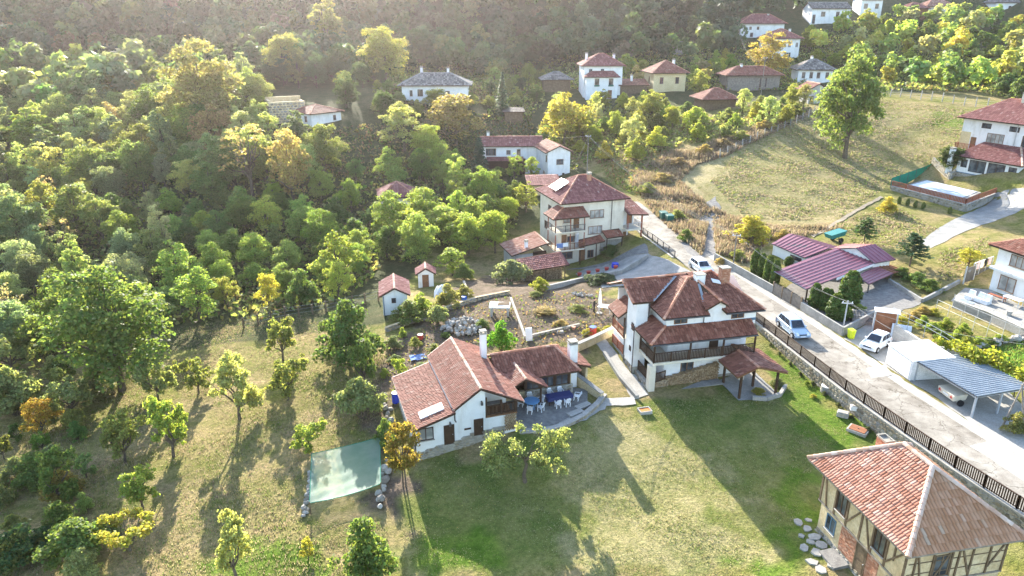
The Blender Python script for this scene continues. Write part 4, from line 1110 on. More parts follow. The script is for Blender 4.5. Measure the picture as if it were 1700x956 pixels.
# ------------------------------------------------------------------ tall house above the yard (three storeys)
def tall_house():
    t = thing('tall_house', 'tall cream three storey house with hipped tile roof, solar panel and stacked corner balconies', 'house', (7.4, 100.75, 0), math.radians(19))
    zb = -2.8
    w = MB(); w.box(0, 10, 0, 9, zb, 6.85); w.build('wall', M['cream'], t)
    st = MB(); st.box(6.2, 9.99, -0.07, -0.002, zb, 0.6); so = st.build('stone_base', M['mortar'], t)
    stone_face(so, (6.3, -0.07, -2.0), (9.9, -0.07, -1.2), 1.6, 1.2, 0.5)
    f, rd = hip(0, 10, 0, 9, 6.9, 2.9, 0.65, 1.4)
    roof(t, f, 'tile_mauve', rd, 'ridge_red', 0.30, 0.42)
    # balconies at the corner
    for z in (0.0, 2.75):
        b = MB(); b.box(-1.75, 3.0, -1.5, 0, z, z + 0.18); b.box(-1.75, 0, 0, 1.6, z, z + 0.18); b.build('balcony_floor', M['cream'], t)
        railing(t, (-1.7, -1.45, z + 0.18), (2.95, -1.45, z + 0.18), 0.95, 'metal_dark' if z else 'wood_brown', 0.2, 0.03)
        railing(t, (-1.7, 1.55, z + 0.18), (-1.7, -1.45, z + 0.18), 0.95, 'metal_dark' if z else 'wood_brown', 0.2, 0.03)
        for x, y in ((-1.65, -1.4), (0.7, -1.4), (2.9, -1.4), (-1.65, 1.5)):
            p = MB(); p.box(x - 0.06, x + 0.06, y - 0.06, y + 0.06, z + 0.18, z + 2.6); p.build('post', M['wood_red'], t)
    rc = [[(-2.3, -2.0, 5.1), (3.4, -2.0, 5.1), (3.2, 0, 6.2), (0.0, 0.0, 6.2)], [(-2.3, 1.9, 5.1), (-2.3, -2.0, 5.1), (0, 0, 6.2), (0, 1.8, 6.2)]]
    roof(t, rc, 'tile_red', [((-2.3, -2.0, 5.15), (0, 0, 6.25))], 'ridge_red', 0.28, 0.4, name='balcony_roof')
    a1 = [(2.1, -1.55, 0.45), (6.3, -1.55, 0.95), (6.2, 0, 1.55), (2.6, 0, 1.1)]
    roof(t, [a1], 'tile_red', (), tw=0.28, tl=0.4, name='awning_roof')
    a2 = [(6.6, -1.5, 1.35), (9.4, -1.5, 1.45), (9.3, 0, 2.25), (6.4, 0, 2.15)]
    roof(t, [a2], 'tile_red', (), tw=0.28, tl=0.4, name='awning_roof')
    for x, z in ((2.4, 0.35), (5.0, 0.75), (6.7, 1.2), (9.2, 1.35)):
        p = MB(); p.box(x - 0.06, x + 0.06, -1.4, -1.28, zb + 0.3, z); p.build('post', M['wood_dark'], t)
    window(t, 5.5, 0, 4.2, 2.3, 1.25, 0, 3, 'wood_brown', 'glass_curtain'); window(t, 5.3, 0, 1.75, 2.3, 1.25, 0, 3, 'wood_brown', 'glass_curtain')
    window(t, 0.7, 0, 3.9, 1.1, 0.9, 0, 2, 'wood_brown', 'glass_curtain'); door(t, 2.2, 0, 2.93, 0.9, 2.0, 0, 'wood_brown', 'wood_brown')
    window(t, 1.6, 0, 0.9, 1.6, 0.9, 0, 3, 'wood_brown', 'glass'); door(t, 0.3, 0, 0.18, 0.8, 1.9, 0, 'wood_brown', 'wood_brown')
    window(t, 0.8, 0, -1.7, 1.9, 1.1, 0, 2, 'wood_brown', 'glass'); door(t, 3.3, 0, -2.55, 1.0, 2.1, 0, 'wood_brown', 'wood_brown'); window(t, 4.7, 0, -1.9, 1.0, 1.2, 0, 2, 'wood_brown', 'glass')
    window(t, 0, 5.0, 4.2, 1.2, 1.2, -PI / 2, 2, 'wood_brown', 'glass'); window(t, 0, 6.5, 1.4, 1.0, 1.2, -PI / 2, 2, 'wood_brown', 'glass')
    pn = MB(); pn.hexa([(0.3, 3.4, 7.93), (0.3, 6.2, 7.93), (2.3, 6.2, 9.06), (2.3, 3.4, 9.06), (0.3, 3.4, 8.05), (0.3, 6.2, 8.05), (2.3, 6.2, 9.18), (2.3, 3.4, 9.18)]); pn.build('solar_panel', M['panel_white'], t)
    chimney(t, 5.6, 3.4, 8.6, 10.1, 0.55, 'brick', 'mortar')
    dp = MB(); dp.tube([(7.9, -0.08, 6.7), (7.9, -0.08, 2.3)], 0.06, 6); dp.build('drainpipe', M['metal_dark'], t)
    # side wing over the road
    g = MB(); g.box(10.0, 12.4, 1.2, 7, 2.3, 5.2); g.box(10.0, 11.6, 1.4, 7, -1.6, 2.05); g.build('side_wall', M['plaster'], t)
    s = MB(); s.box(10.0, 12.6, -1.2, 1.2, 2.05, 2.3); s.build('side_balcony', M['cream'], t)
    roof(t, [[(9.9, -1.7, 4.75), (13.3, -1.7, 4.45), (12.9, 6.5, 6.1), (10.3, 6.5, 6.7)]], 'tile_mauve', (), tw=0.3, tl=0.42, name='side_roof')
    railing(t, (10.1, -1.15, 2.3), (12.55, -1.15, 2.3), 0.9, 'metal_grey', 0.16, 0.025); railing(t, (12.55, -1.15, 2.3), (12.55, 1.1, 2.3), 0.9, 'metal_grey', 0.16, 0.025)
    for x, y, z0, z1 in ((12.5, -1.1, -1.6, 4.5), (10.15, -1.1, 2.3, 4.7)):
        p = MB(); p.box(x - 0.1, x + 0.1, y - 0.1, y + 0.1, z0, z1); p.build('post', M['wood_red'], t)
    door(t, 11.6, 1.2, 2.35, 0.9, 2.0, 0, 'wood_brown', 'wood_brown'); door(t, 10.7, 1.4, -0.9, 1.2, 2.1, 0, 'wood_brown', 'wood_brown')
    # laundry and water heater on the lower balcony belong to the place
    return t
tall_house()

def shed(name, label, cat, org, ang, L, Dp, hw, faces, mat, wall='mud', extra=None, rd=(), zb=-1.0, deck='wood_dark', tw=0.28, tl=0.42, single=False, rm='ridge_red', group=None):
    t = thing(name, label, cat, org, ang, group)
    w = MB()
    for k, (x0, x1, y0, y1) in enumerate(((0, L, 0, 0.2), (0, L, Dp - 0.2, Dp), (0, 0.2, 0.2, Dp - 0.2), (L - 0.2, L, 0.2, Dp - 0.2))):
        if extra and ('open%d' % k) in extra: continue
        w.box(x0, x1, y0, y1, zb, hw)
    w.build('wall', M[wall], t)
    roof(t, faces, mat, rd, rm, tw, tl, deck, single=single)
    return t

O3 = Vector((7.4, 100.75, 0)); A3 = math.radians(19)
def at3(x, y, z=0): return (O3.x + x * math.cos(A3) - y * math.sin(A3), O3.y + x * math.sin(A3) + y * math.cos(A3), z)
sh = shed('lean_to_shed', 'low shed with pale tile roof and white flue beside the cream three storey house', 'shed', at3(-7.6, -0.3, -2.4), A3, 5.0, 5.0, 2.2,
     [[(-0.5, 5.4, 2.4), (-0.5, -0.4, 2.3), (5.3, -0.4, 3.75), (5.3, 5.4, 3.9)]], 'tile_old', 'grey_plaster', ('open1',), zb=-0.8)
f = MB(); f.box(2.9, 5.0, -0.02, 0.002, -0.3, 2.5); f.build('doorway', M['wood_dark'], sh)
chimney(sh, 2.1, 0.7, 2.6, 3.9, 0.42, 'plaster', 'mortar')
ws = shed('woodshed', 'open woodshed with ribbed tile roof in front of the cream three storey house', 'shed', at3(-8.3, -6.9, -2.3), A3, 6.0, 2.8, 1.9,
     [[(-0.4, -0.4, 2.05), (6.4, -0.4, 2.3), (6.4, 3.0, 3.2), (-0.4, 3.0, 2.9)]], 'tile_mauve', 'wood_grey', ('open0', 'open3'), zb=-0.6)
log_pile(ws, 0.3, 5.8, 0.5, -0.5, 1.75, 0.8, 0.2, 'stacked_firewood')
for x in (0.1, 3.0, 5.9):
    p = MB(); p.box(x - 0.06, x + 0.06, -0.06, 0.06, -0.6, 2.0); p.build('post', M['wood_old'], ws)

# ------------------------------------------------------------------ garden sheds behind the cottage
def at(px, py, dz=0.0):
    g = G(px, py); return (g[0], g[1], g[2] + dz)
o = at(637, 524)
t = thing('garden_shed', 'small white garden shed with pink tile gable roof and one square window', 'shed', o, math.radians(10))
w = MB(); w.box(0, 2.8, 0, 4.4, -0.6, 2.5); w.poly([(0, -0.001, 2.5), (2.8, -0.001, 2.5), (1.4, -0.001, 3.2)]); w.build('wall', M['plaster'], t)
f, rd = gable(0, 2.8, 0, 4.4, 2.42, 0.95, 0.35, 'y', 0.3)
roof(t, f, 'metal_pink' if False else 'tile_mauve', rd, 'ridge', 0.26, 0.38)
window(t, 1.25, 0, 1.5, 0.5, 0.6, 0, 1, 'wood_dark', 'glass', False)
p = MB(); p.tube([(0.1, -0.08, 2.4), (0.12, -0.08, 0.0)], 0.05, 6); p.build('drainpipe', M['blue_trim'], t)
o = at(695, 478)
t = thing('outhouse', 'tiny white outhouse with red tile roof and brown door', 'outhouse', o, math.radians(8))
w = MB(); w.box(0, 2.0, 0, 1.8, -0.5, 2.0); w.poly([(0, -0.001, 2.0), (2.0, -0.001, 2.0), (1.0, -0.001, 2.6)]); w.build('wall', M['plaster'], t)
f, rd = gable(0, 2.0, 0, 1.8, 1.95, 0.8, 0.3, 'y', 0.35)
roof(t, f, 'tile_mauve', rd, 'ridge', 0.24, 0.34)
door(t, 0.95, 0, 0.05, 0.85, 1.75, 0, 'wood_brown', 'wood_brown')

# ------------------------------------------------------------------ maroon metal roofs of the yard across the road
def metal_roof(t, a, b, c, d, n, mat='metal_purple', name='roof_sheet', thick=0.1):
    m = MB(); rib_sheet(m, a, b, c, d, n); o = m.build(name, M[mat], t)
    k = MB()
    q = [Vector(p) for p in (a, b, c, d)]
    k.hexa([tuple(p - Vector((0, 0, thick))) for p in q] + [tuple(p - Vector((0, 0, 0.012))) for p in q]); k.build('roof_deck', M['metal_dark'], o)
    return o
def z5(x, y): return (1260 + x / 4.78, 370 + y / 4.78)
def pz(x, y, z): return PZ(*z5(x, y), z)
t = thing('carport', 'open carport with wide maroon sheet metal roof over a gravel yard behind a wooden gate', 'carport')
A, B, C_, D_ = pz(120, 385, 3.3), pz(375, 528, 2.9), pz(925, 318, 3.6), pz(615, 198, 4.2)
metal_roof(t, A, B, C_, D_, 9)
m = MB(); m.bar(lerp3(A, B, 0) , B, 0.05, 0.05); m.build('edge_trim', M['metal_blue'], t)
for f_ in (0.02, 0.98):
    q = lerp3(A, B, f_); g = gz(q[0] + .3, q[1] + .2)
    m = MB(); m.bar((q[0] + .3, q[1] + .2, g), (q[0] + .3, q[1] + .2, q[2] - .1), 0.14, 0.14); m.build('post', M['wood_dark'], t)
q = lerp3(B, C_, 0.5); g = gz(q[0], q[1]); m = MB(); m.bar((q[0], q[1], g), (q[0], q[1], q[2] - .1), 0.12, 0.12); m.build('post', M['wood_dark'], t)
m = MB(); m.bar((C_[0], C_[1], C_[2] - .15), (lerp3(B, C_, .42)[0], lerp3(B, C_, .42)[1], lerp3(B, C_, .42)[2] - .15), 0.08, 0.3); m.build('edge_board', M['panel_white'], t)
t = thing('workshop', 'long white workshop with maroon metal roof behind the carport', 'workshop')
A, B, C_, D_ = pz(100, 163, 3.1), pz(362, 278, 2.9), pz(560, 200, 3.9), pz(240, 83, 4.0)
metal_roof(t, A, B, C_, D_, 10)
E_, F_ = (D_[0] + 2.6, D_[1] + 1.3, 3.1), (C_[0] + 3.4, C_[1] + 1.6, 3.1)
m = MB(); rib_sheet(m, F_, E_, D_, C_, 10); m.build('roof_sheet', M['metal_purple'], t)
w = MB(); ln = (Vector(B) - Vector(A)); wv = Vector((ln.y, -ln.x, 0)).normalized() * -0.25
ia, ib = Vector(A) + wv + ln * 0.02, Vector(B) + wv - ln * 0.0
dv = Vector((E_[0] - A[0], E_[1] - A[1], 0)) * 0.93
w.prism([(ia.x, ia.y), (ib.x, ib.y), ((ib + dv).x, (ib + dv).y), ((ia + dv).x, (ia + dv).y)], [1.0] * 4, [2.95, 2.8, 2.95, 3.05])
w.poly([(ia.x, ia.y, 2.95), ((ia + dv).x, (ia + dv).y, 3.05), (D_[0], D_[1] - 0.1, 3.9)])
w.build('wall', M['plaster'], t)
wa = math.atan2(ln.y, ln.x); q = ia.lerp(ib, 0.72)
window(t, q.x, q.y, 2.05, 2.0, 0.5, wa, 2, 'wood_dark', 'glass', False)
t = thing('garden_annex', 'white annex with maroon metal gable roof, sunlit pink on one slope, next to the carport', 'annex')
r0, r1 = pz(772, 198, 4.9), pz(918, 167, 4.9)
e0, e1 = pz(918, 320, 3.7), pz(1086, 290, 3.7)
l0, l1 = pz(596, 198, 4.1), pz(690, 165, 4.1)
metal_roof(t, e0, e1, r1, r0, 5)
m = MB(); rib_sheet(m, l1, l0, r0, r1, 5); m.build('roof_sheet', M['metal_pink'], t)  # sun-facing slope: sunlight painted in as a paler pink than the maroon side
w = MB()
g0 = lerp3(l0, e0, 0.06); g1 = lerp3(l0, e0, 0.94); rr_ = Vector(r0)
back = Vector((r1[0] - r0[0], r1[1] - r0[1], 0)) * 0.9; push = back.normalized() * 0.35
def sh_(p, dz=0): return (p[0] + push.x, p[1] + push.y, p[2] + dz)
a_, b_, c_ = sh_(g0, -.12), sh_(g1, -.12), sh_(r0, -.15)
w.poly([(a_[0], a_[1], 1.2), (b_[0], b_[1], 1.2), b_, c_, a_])
w.poly([(b_[0], b_[1], 1.2), (b_[0] + back.x, b_[1] + back.y, 1.2), (b_[0] + back.x, b_[1] + back.y, b_[2]), b_])
w.poly([(a_[0] + back.x, a_[1] + back.y, 1.2), (a_[0], a_[1], 1.2), a_, (a_[0] + back.x, a_[1] + back.y, a_[2])])
w.poly([(b_[0] + back.x, b_[1] + back.y, 1.2), (a_[0] + back.x, a_[1] + back.y, 1.2), (a_[0] + back.x, a_[1] + back.y, a_[2]), (c_[0] + back.x, c_[1] + back.y, c_[2]), (b_[0] + back.x, b_[1] + back.y, b_[2])])
w.build('wall', M['plaster'], t)
t = thing('lean_to', 'small maroon metal lean-to roof on posts beside the gravel yard', 'lean-to')
a, b, c, d = pz(775, 418, 2.9), pz(872, 488, 2.5), pz(1066, 402, 2.6), pz(930, 342, 3.0)
metal_roof(t, a, b, c, d, 5)
e, f = pz(1162, 378, 2.4), pz(1000, 320, 2.8)
m = MB(); rib_sheet(m, c, e, f, d, 4); m.build('roof_sheet', M['rust'], t)
for q in (b, e, lerp3(b, c, .9)):
    m = MB(); m.bar((q[0] + .1, q[1] + .15, gz(q[0], q[1])), (q[0] + .1, q[1] + .15, q[2] - .06), 0.12, 0.12); m.build('post', M['metal_dark'], t)
# green tipping cart behind the workshop
o = at(1386, 402)
t = thing('tipping_cart', 'dark green tipping cart on two wheels standing on the grass behind the maroon roofs', 'cart', (o[0], o[1], o[2]), 0.4)
m = MB(); m.hexa([(-1.3, -.6, .75), (1.1, -.6, 1.05), (1.1, .6, 1.05), (-1.3, .6, .75), (-1.6, -.75, 1.35), (1.2, -.75, 1.75), (1.2, .75, 1.75), (-1.6, .75, 1.35)]); m.build('tub', M['green_tarp'], t)
for s_ in (-1, 1):
    m = MB(); m.tube([(0.3, s_ * .85, .4), (0.3, s_ * .65, .4)], 0.4, 12); m.build('wheel', M['black_rubber'], t)
m = MB(); m.bar((1.1, 0, 1.1), (2.6, 0, 0.5), 0.07); m.bar((0.3, -.65, .4), (.3, .65, .4), .08); m.bar((0.3, -.3, .4), (.3, -.3, .95), .08); m.bar((0.3, .3, .4), (.3, .3, .95), .08); m.build('chassis', M['metal_dark'], t)

# ------------------------------------------------------------------ white garage and blue carport
AG = math.radians(-83.5)
t = thing('garage', 'white metal box garage with flat roof by the road', 'garage', (35.55, 60.75, 1.2), AG)
w = MB(); w.box(0, 3.6, 0, 3.9, 0.12, 2.05); w.build('wall', M['metal_white'], t)
w = MB(); w.hexa([(-.12, -.12, 2.05), (3.7, -.12, 2.05), (3.7, 4.0, 2.2), (-.12, 4.0, 2.2), (-.12, -.12, 2.13), (3.7, -.12, 2.13), (3.7, 4.0, 2.28), (-.12, 4.0, 2.28)]); ro = w.build('roof', M['metal_white'], t)
w = MB()
for k in range(16): w.box(-0.16, -0.121, -0.1 + k * 0.26, 0.03 + k * 0.26, 2.06 + k * 0.0095, 2.12 + k * 0.0095)
w.build('roof_corrugations', M['metal_dark'], ro, kind='stuff')
w = MB(); w.box(0.05, 3.5, 0.05, 3.8, -0.1, 0.118); w.build('base_frame', M['metal_dark'], t)
w = MB(); w.box(0.15, 3.4, -0.04, -0.003, 0.2, 1.9); w.build('roller_door', M['panel_white'], t)
AC = math.radians(-77)
t = thing('metal_carport', 'carport with blue-grey corrugated metal roof on grey steel posts, vine creeping over it', 'carport', (36.25, 57.35, 1.2), AC)
L_, W_ = 6.7, 5.3
metal_roof(t, (0, 0, 2.05), (L_, 0, 2.05), (L_, W_, 2.25), (0, W_, 2.25), 24, 'metal_blue')
for x, y in ((0.15, 0.15), (L_ - .15, 0.15), (L_ - .15, W_ / 2), (L_ - .15, W_ - .15), (.15, W_ - .15), (3.2, W_ - .15)):
    m = MB(); m.box(x - .07, x + .07, y - .07, y + .07, -.1, 1.95); m.build('post', M['metal_grey'], t)
m = MB(); m.bar((0, .1, 1.9), (L_, .1, 1.9), .08, .14); m.bar((L_ - .1, 0, 1.95), (L_ - .1, W_, 2.1), .08, .14); m.build('frame_beam', M['metal_grey'], t)

# ------------------------------------------------------------------ pool house
AP_ = math.radians(-64); OP = (80.7, 128.4)
zt_ = 6.0
t = thing('pool_house', 'large white house with brown tile roof and glazed sunroom above the covered pool', 'house', (OP[0], OP[1], 0), AP_)
w = MB(); w.box(-4.0, 12, 5.6, 15, 3.5, 14.7); w.build('wall', M['plaster'], t)
w = MB(); w.box(0, 10.6, 0, 5.6, zt_, 8.75); w.build('sunroom_wall', M['plaster'], t)
w = MB(); w.box(-0.1, 10.7, -0.1, 5.6, 4.0, zt_ - 0.002); so = w.build('stone_base', M['mortar'], t); stone_face(so, (-.1, -.1, 4.7), (10.7, -.1, 4.4), 1.2, 1.5, .6)
w = MB(); w.box(-0.12, 10.72, -0.12, -0.1, zt_ - 0.12, zt_ + 0.02); w.build('base_trim', M['blue_trim'], t)
ro_ = [[(-0.7, -0.6, 8.8), (11.3, -0.6, 8.8), (7.0, 5.6, 10.9), (0.6, 5.6, 10.9)], [(11.3, -0.6, 8.8), (11.3, 6.0, 8.8), (7.0, 5.6, 10.9)], [(-0.7, 5.6, 8.8), (-0.7, -0.6, 8.8), (0.6, 5.6, 10.9)]]
roof(t, ro_, 'tile_mauve', [((11.3, -0.6, 8.85), (7.0, 5.55, 10.95))], 'ridge', .32, .45, name='sunroom_roof', rad=.16)
window(t, 3.6, 0, zt_ + .35, 2.9, 2.1, 0, 2, 'wood_dark', 'glass', False); window(t, 6.9, 0, zt_ + .35, 2.9, 2.1, 0, 2, 'wood_dark', 'glass', False); window(t, 9.6, 0, zt_ + .1, 1.3, 2.2, 0, 1, 'wood_dark', 'glass', False); window(t, 1.2, 0, zt_ + .9, 1.1, 1.4, 0, 1, 'wood_dark', 'glass', False)
window(t, 10.6, 2.5, zt_ + .4, 1.4, 1.6, PI / 2, 2, 'wood_dark', 'glass', False)
fs, rd = hip(-4.0, 12, 5.6, 15, 14.8, 3.6, .9); roof(t, fs, 'tile_mauve', rd, 'ridge_red', .34, .5, single=False)
for x in (0.3, 5.2, 9.0): window(t, x, 5.6, 13.3, 1.7, .9, 0, 2, 'wood_dark', 'glass', False)
window(t, 2.3, 5.6, 10.0 + .9, 3.0, 1.7, 0, 4, 'wood_brown', 'glass_curtain'); window(t, 7.6, 5.6, 10.9, 1.5, 2.0, 0, 2, 'wood_brown', 'glass', False); window(t, 10.5, 5.6, 11.3, 1.8, 1.5, 0, 2, 'wood_brown', 'glass')
m = MB(); m.box(-4.2, -.6, 4.6, 5.599, 9.0, 9.25); m.build('balcony_floor', M['cream'], t)
railing(t, (-4.1, 4.65, 9.25), (-.7, 4.65, 9.25), 1.0, 'wood_red', .25, .08); railing(t, (-4.1, 5.6, 9.25), (-4.1, 4.65, 9.25), 1.0, 'wood_red', .25, .08)
m = MB(); m.box(-4.02, -2.2, 5.52, 5.598, 9.25, 12.3); m.build('loggia_wall', M['yellow_plaster'], t)
door(t, -1.5, 5.6, 9.3, 1.0, 2.2, 0, 'wood_brown', 'wood_brown')
chimney(t, 3.6, 10, 17.0, 19.4, 1.2, 'cream', 'mortar')
chimney(t, -.9, -.7, 5.5, 9.9, .75, 'plaster', 'mortar')
m = MB(); m.tube([(5.7, 5.5, 14.6), (5.7, 5.5, 10.6)], .07, 6); m.build('drainpipe', M['metal_grey'], t)

# ------------------------------------------------------------------ house with the terrace at the right edge
t = thing('terrace_house', 'white two storey house with brown window frames and red roof above the vegetable terrace', 'house', (55.3, 77.0, 2.55), math.radians(-75))
w = MB(); w.box(0, 11, 0, 9, -1.0, 5.3); w.build('wall', M['plaster'], t)
m = MB(); m.box(-.25, 11.2, -.5, 9.1, 2.62, 2.9); m.build('floor_slab', M['plaster'], t)
fs, rd = hip(0, 11, 0, 9, 5.35, 2.6, .8); roof(t, fs, 'tile_red', rd, 'ridge_red', .26, .38, single=False)
window(t, 2.75, 0, 3.55, 2.2, 1.35, 0, 3, 'wood_brown', 'glass_curtain'); window(t, 2.0, 0, .55, 2.0, 1.7, 0, 2, 'wood_brown', 'glass_curtain'); window(t, 6.5, 0, 3.5, 1.8, 1.4, 0, 2, 'wood_brown', 'glass'); window(t, 6.5, 0, .9, 1.8, 1.4, 0, 2, 'wood_brown', 'glass')
window(t, 0, 3.0, .9, 1.2, 1.2, -PI / 2, 2, 'wood_brown', 'glass')

# ------------------------------------------------------------------ houses of the village behind
def vhouse(name, label, px, py, head, L, Dp, hw, kind, rh, wall, tile, wins=(), chim=(), o=.5, sink=1.5, tw=.42, tl=.6, frame='wood_brown', cat='house', axis='x', doors=(), org=None):
    g = org or G(px, py)
    t = thing(name, label, cat, g, math.radians(head))
    w = MB(); w.box(0, L, 0, Dp, -sink, hw)
    if kind == 'gable':
        if axis == 'x':
            for x in (0.002, L - .002): w.poly([(x, 0, hw), (x, Dp, hw), (x, Dp / 2, hw + rh * .92)])
        else:
            for y in (0.002, Dp - .002): w.poly([(0, y, hw), (L, y, hw), (L / 2, y, hw + rh * .92)])
    w.build('wall', M[wall], t)
    if kind == 'hip': fs, rd = hip(0, L, 0, Dp, hw, rh, o)
    elif kind == 'gable': fs, rd = gable(0, L, 0, Dp, hw, rh, o, axis)
    else: fs, rd = [[(-o, -o, hw), (L + o, -o, hw), (L + o, Dp + o, hw + rh), (-o, Dp + o, hw + rh)]], []
    roof(t, fs, tile, rd, 'ridge_red' if tile != 'slate' else 'concrete', tw, tl, single=False, rad=.17)
    for wd in wins:
        face, u, z, ww, hh = wd[:5]; n = wd[5] if len(wd) > 5 else 2; gl = wd[6] if len(wd) > 6 else 'glass'
        if face == 'f': window(t, u, 0, z, ww, hh, 0, n, frame, gl)
        elif face == 'l': window(t, 0, u, z, ww, hh, -PI / 2, n, frame, gl)
        else: window(t, L, u, z, ww, hh, PI / 2, n, frame, gl)
    for u, z, ww, hh in doors: door(t, u, 0, z, ww, hh, 0, 'wood_brown', 'wood_brown')
    for x, y, top in chim: chimney(t, x, y, hw, top, .6, 'plaster', 'mortar')
    return t
vhouse('gabled_house', 'white gabled house with orange tile roof and one dark window behind the solar panel roof', 909, 297, 14, 4.8, 9, 5.4, 'gable', 1.3, 'plaster', 'tile_red', (('f', 2.6, 2.9, 1.5, 1.1, 2), ('f', 3.4, .6, .5, .5, 1), ('l', 1.0, 3.4, .7, 1.3, 1), ('l', 2.6, .6, .9, .6, 1)), (), .6, axis='y')
t = vhouse('long_house', 'long low white house with faded red roof and wooden gallery behind the fir tree', 800, 278, 3, 13, 6, 4.6, 'gable', 1.6, 'plaster', 'tile_mauve', (('f', 5.8, 2.8, .9, .9, 2), ('f', 8.0, 2.3, .8, 1.6, 1), ('f', 2.0, 2.6, 2.2, 1.5, 4)), ((1.5, 3.5, 7.0),), .7)
m = MB(); m.box(0.5, 9.5, -.06, -.003, -1.5, 1.9); m.build('plank_wall', M['wood_dark'], t)
roof(t, [[(1.0, -2.2, 1.7), (9.0, -2.2, 1.7), (9.0, -.07, 2.3), (1.0, -.07, 2.3)]], 'tile_mauve', (), tw=.42, tl=.6, name='porch_roof')
for x in (1.3, 5.0, 8.7): m = MB(); m.box(x - .07, x + .07, -2.1, -1.96, -1.2, 1.65); m.build('post', M['wood_dark'], t)
vhouse('low_outbuilding', 'low mud walled outbuilding with dull red roof under the yellowing shrubs', 880, 326, 6, 5.6, 4, 2.2, 'shed', 1.0, 'mud', 'tile_mauve', (), (), .5)
vhouse('forest_hut', 'hut with pinkish tile hip roof hidden among bright green trees', 634, 352, 12, 6, 6, 2.6, 'hip', 2.2, 'cream', 'tile_mauve', (('f', 2, .9, .8, .8),), ())
vhouse('hillside_cottage', 'small white cottage with patchy red roof beside a roofless stone ruin', 518, 211, 48, 7.5, 7.5, 2.7, 'hip', 1.4, 'plaster', 'tile_red', (('l', 2, .9, .9, 1.2), ('l', 5.5, .9, .9, 1.2), ('f', 5.8, .9, .7, 1.1)), (), .6)
t = thing('stone_ruin', 'roofless square stone ruin at the forest edge', 'ruin', G(470, 204), math.radians(25))
w = MB(); w.box(-2.6, 5.0, 0, .6, -1, 4.4); w.box(-2.6, 5.0, 5.4, 6.0, -1, 5.0); w.box(-2.6, -2.0, .6, 5.4, -1, 4.7); w.box(4.4, 5.0, .6, 5.4, -1, 4.3); so = w.build('wall', M['mud'], t); stone_face(so, (-2.6, 0, 0), (5, 0, 0), 4.2, 4.2, .8, True); stone_face(so, (-2.6, 6, 0), (-2.6, 0, 0), 4.4, 4.4, .8, True)
vhouse('grey_roof_house', 'long white house with wide grey hip roof and two chimneys below the hill', 668, 166, 2, 16, 9, 3.4, 'hip', 2.6, 'plaster', 'slate', (('f', 2.2, .9, .7, 1.4), ('f', 4.4, .9, 1.3, 1.6, 3), ('f', 7.5, .9, 1.0, 1.2), ('f', 11, .9, 1.0, 1.2)), ((4.5, 5.0, 7.2), (11, 5.2, 7.0)), .9)
t = vhouse('guest_house', 'tall white three storey house with mauve hip roof and flower boxes at the forest edge', 968, 162, 3, 10.5, 9, 8.3, 'hip', 3.0, 'plaster', 'tile_mauve', (('f', 1.8, 6.3, .9, 1.2), ('f', 5, 6.3, .9, 1.2), ('r', 3, 6.0, .9, 1.3)), ((1.4, 5.5, 11.2), (9, 5.5, 10.9)), .7, frame='blue_trim')
w = MB(); w.box(.3, 8.8, -2.6, -.002, -1.5, 5.6); w.build('front_wall', M['plaster'], t)
roof(t, [[(-.1, -3.2, 5.6), (9.4, -3.2, 5.6), (8.0, 0, 7.0), (2.2, 0, 7.0)], [(-.1, .0, 5.6), (-.1, -3.2, 5.6), (2.2, 0, 7.0)]], 'tile_mauve', (), tw=.42, tl=.6, name='front_roof')
for u in (3.2, 7.0):
    window(t, u, -2.6, 3.2, 1.2, 2.0, 0, 2, 'wood_brown', 'glass'); m = MB(); m.box(u - .7, u + .7, -2.95, -2.66, 3.2, 3.55); m.build('flower_box', M['green_bin'], t)
window(t, 3.8, -2.6, .6, 2.2, 1.3, 0, 3, 'blue_trim', 'glass'); door(t, 6.8, -2.6, 0, 1.1, 2.2, 0, 'wood_brown', 'wood_brown')
vhouse('low_annex', 'low annex with dark red roof and white flue between two village houses', 1029, 158, 4, 7.5, 5, 2.6, 'shed', 1.3, 'wood_old', 'tile_dark', (), ((3.8, 3.4, 4.9),), .5)
vhouse('yellow_house', 'pale yellow house with red pyramid roof among bright shrubs', 1084, 153, 7, 9, 9, 5.0, 'hip', 3.1, 'yellow_plaster', 'tile_red', (('f', 2.2, 2.2, 1.0, 1.7), ('f', 6.6, 2.2, 1.0, 1.7), ('l', 4, 2.4, .7, 1.5)), ((6.5, 3.6, 8.2),), .8)
vhouse('slate_barn', 'dark barn with mossy stone slab roof in front of the wooded hill', 903, 152, 4, 7.5, 6, 3.2, 'hip', 2.0, 'wood_old', 'slate', (), (), .9, tw=.6, tl=.6)
vhouse('hill_hut', 'small stone hut with mossy gable roof high on the hillside', 1121, 92, 10, 4.6, 5, 2.8, 'gable', 1.5, 'grey_plaster', 'slate', (), (), .5, axis='y', cat='hut')
vhouse('wide_white_house', 'wide white house with faded red hip roof high in the village', 1228, 63, -4, 15, 9, 4.8, 'hip', 3.2, 'plaster', 'tile_mauve', (('f', 1.5, 2.8, .8, 1.0), ('f', 3.4, 2.8, .8, 1.0), ('f', 6, 2.8, .8, 1.0), ('f', 4, .4, 1.0, 1.4)), ((10, 4, 7.9),), .9)
vhouse('bright_white_house', 'bright white two storey house with mauve roof behind a yellow tree', 1275, 99, 3, 10, 9, 6.6, 'hip', 3.0, 'plaster', 'tile_mauve', (('f', 1.2, 3.9, 1.0, 1.5), ('f', 4, 3.9, 1.0, 1.5), ('f', 6.6, 3.9, 1.0, 1.5), ('f', 9, 3.9, .9, 1.5), ('f', 6.3, .3, 2.2, 2.0, 3)), ((8.2, 5, 9.4),), .9, frame='plaster')
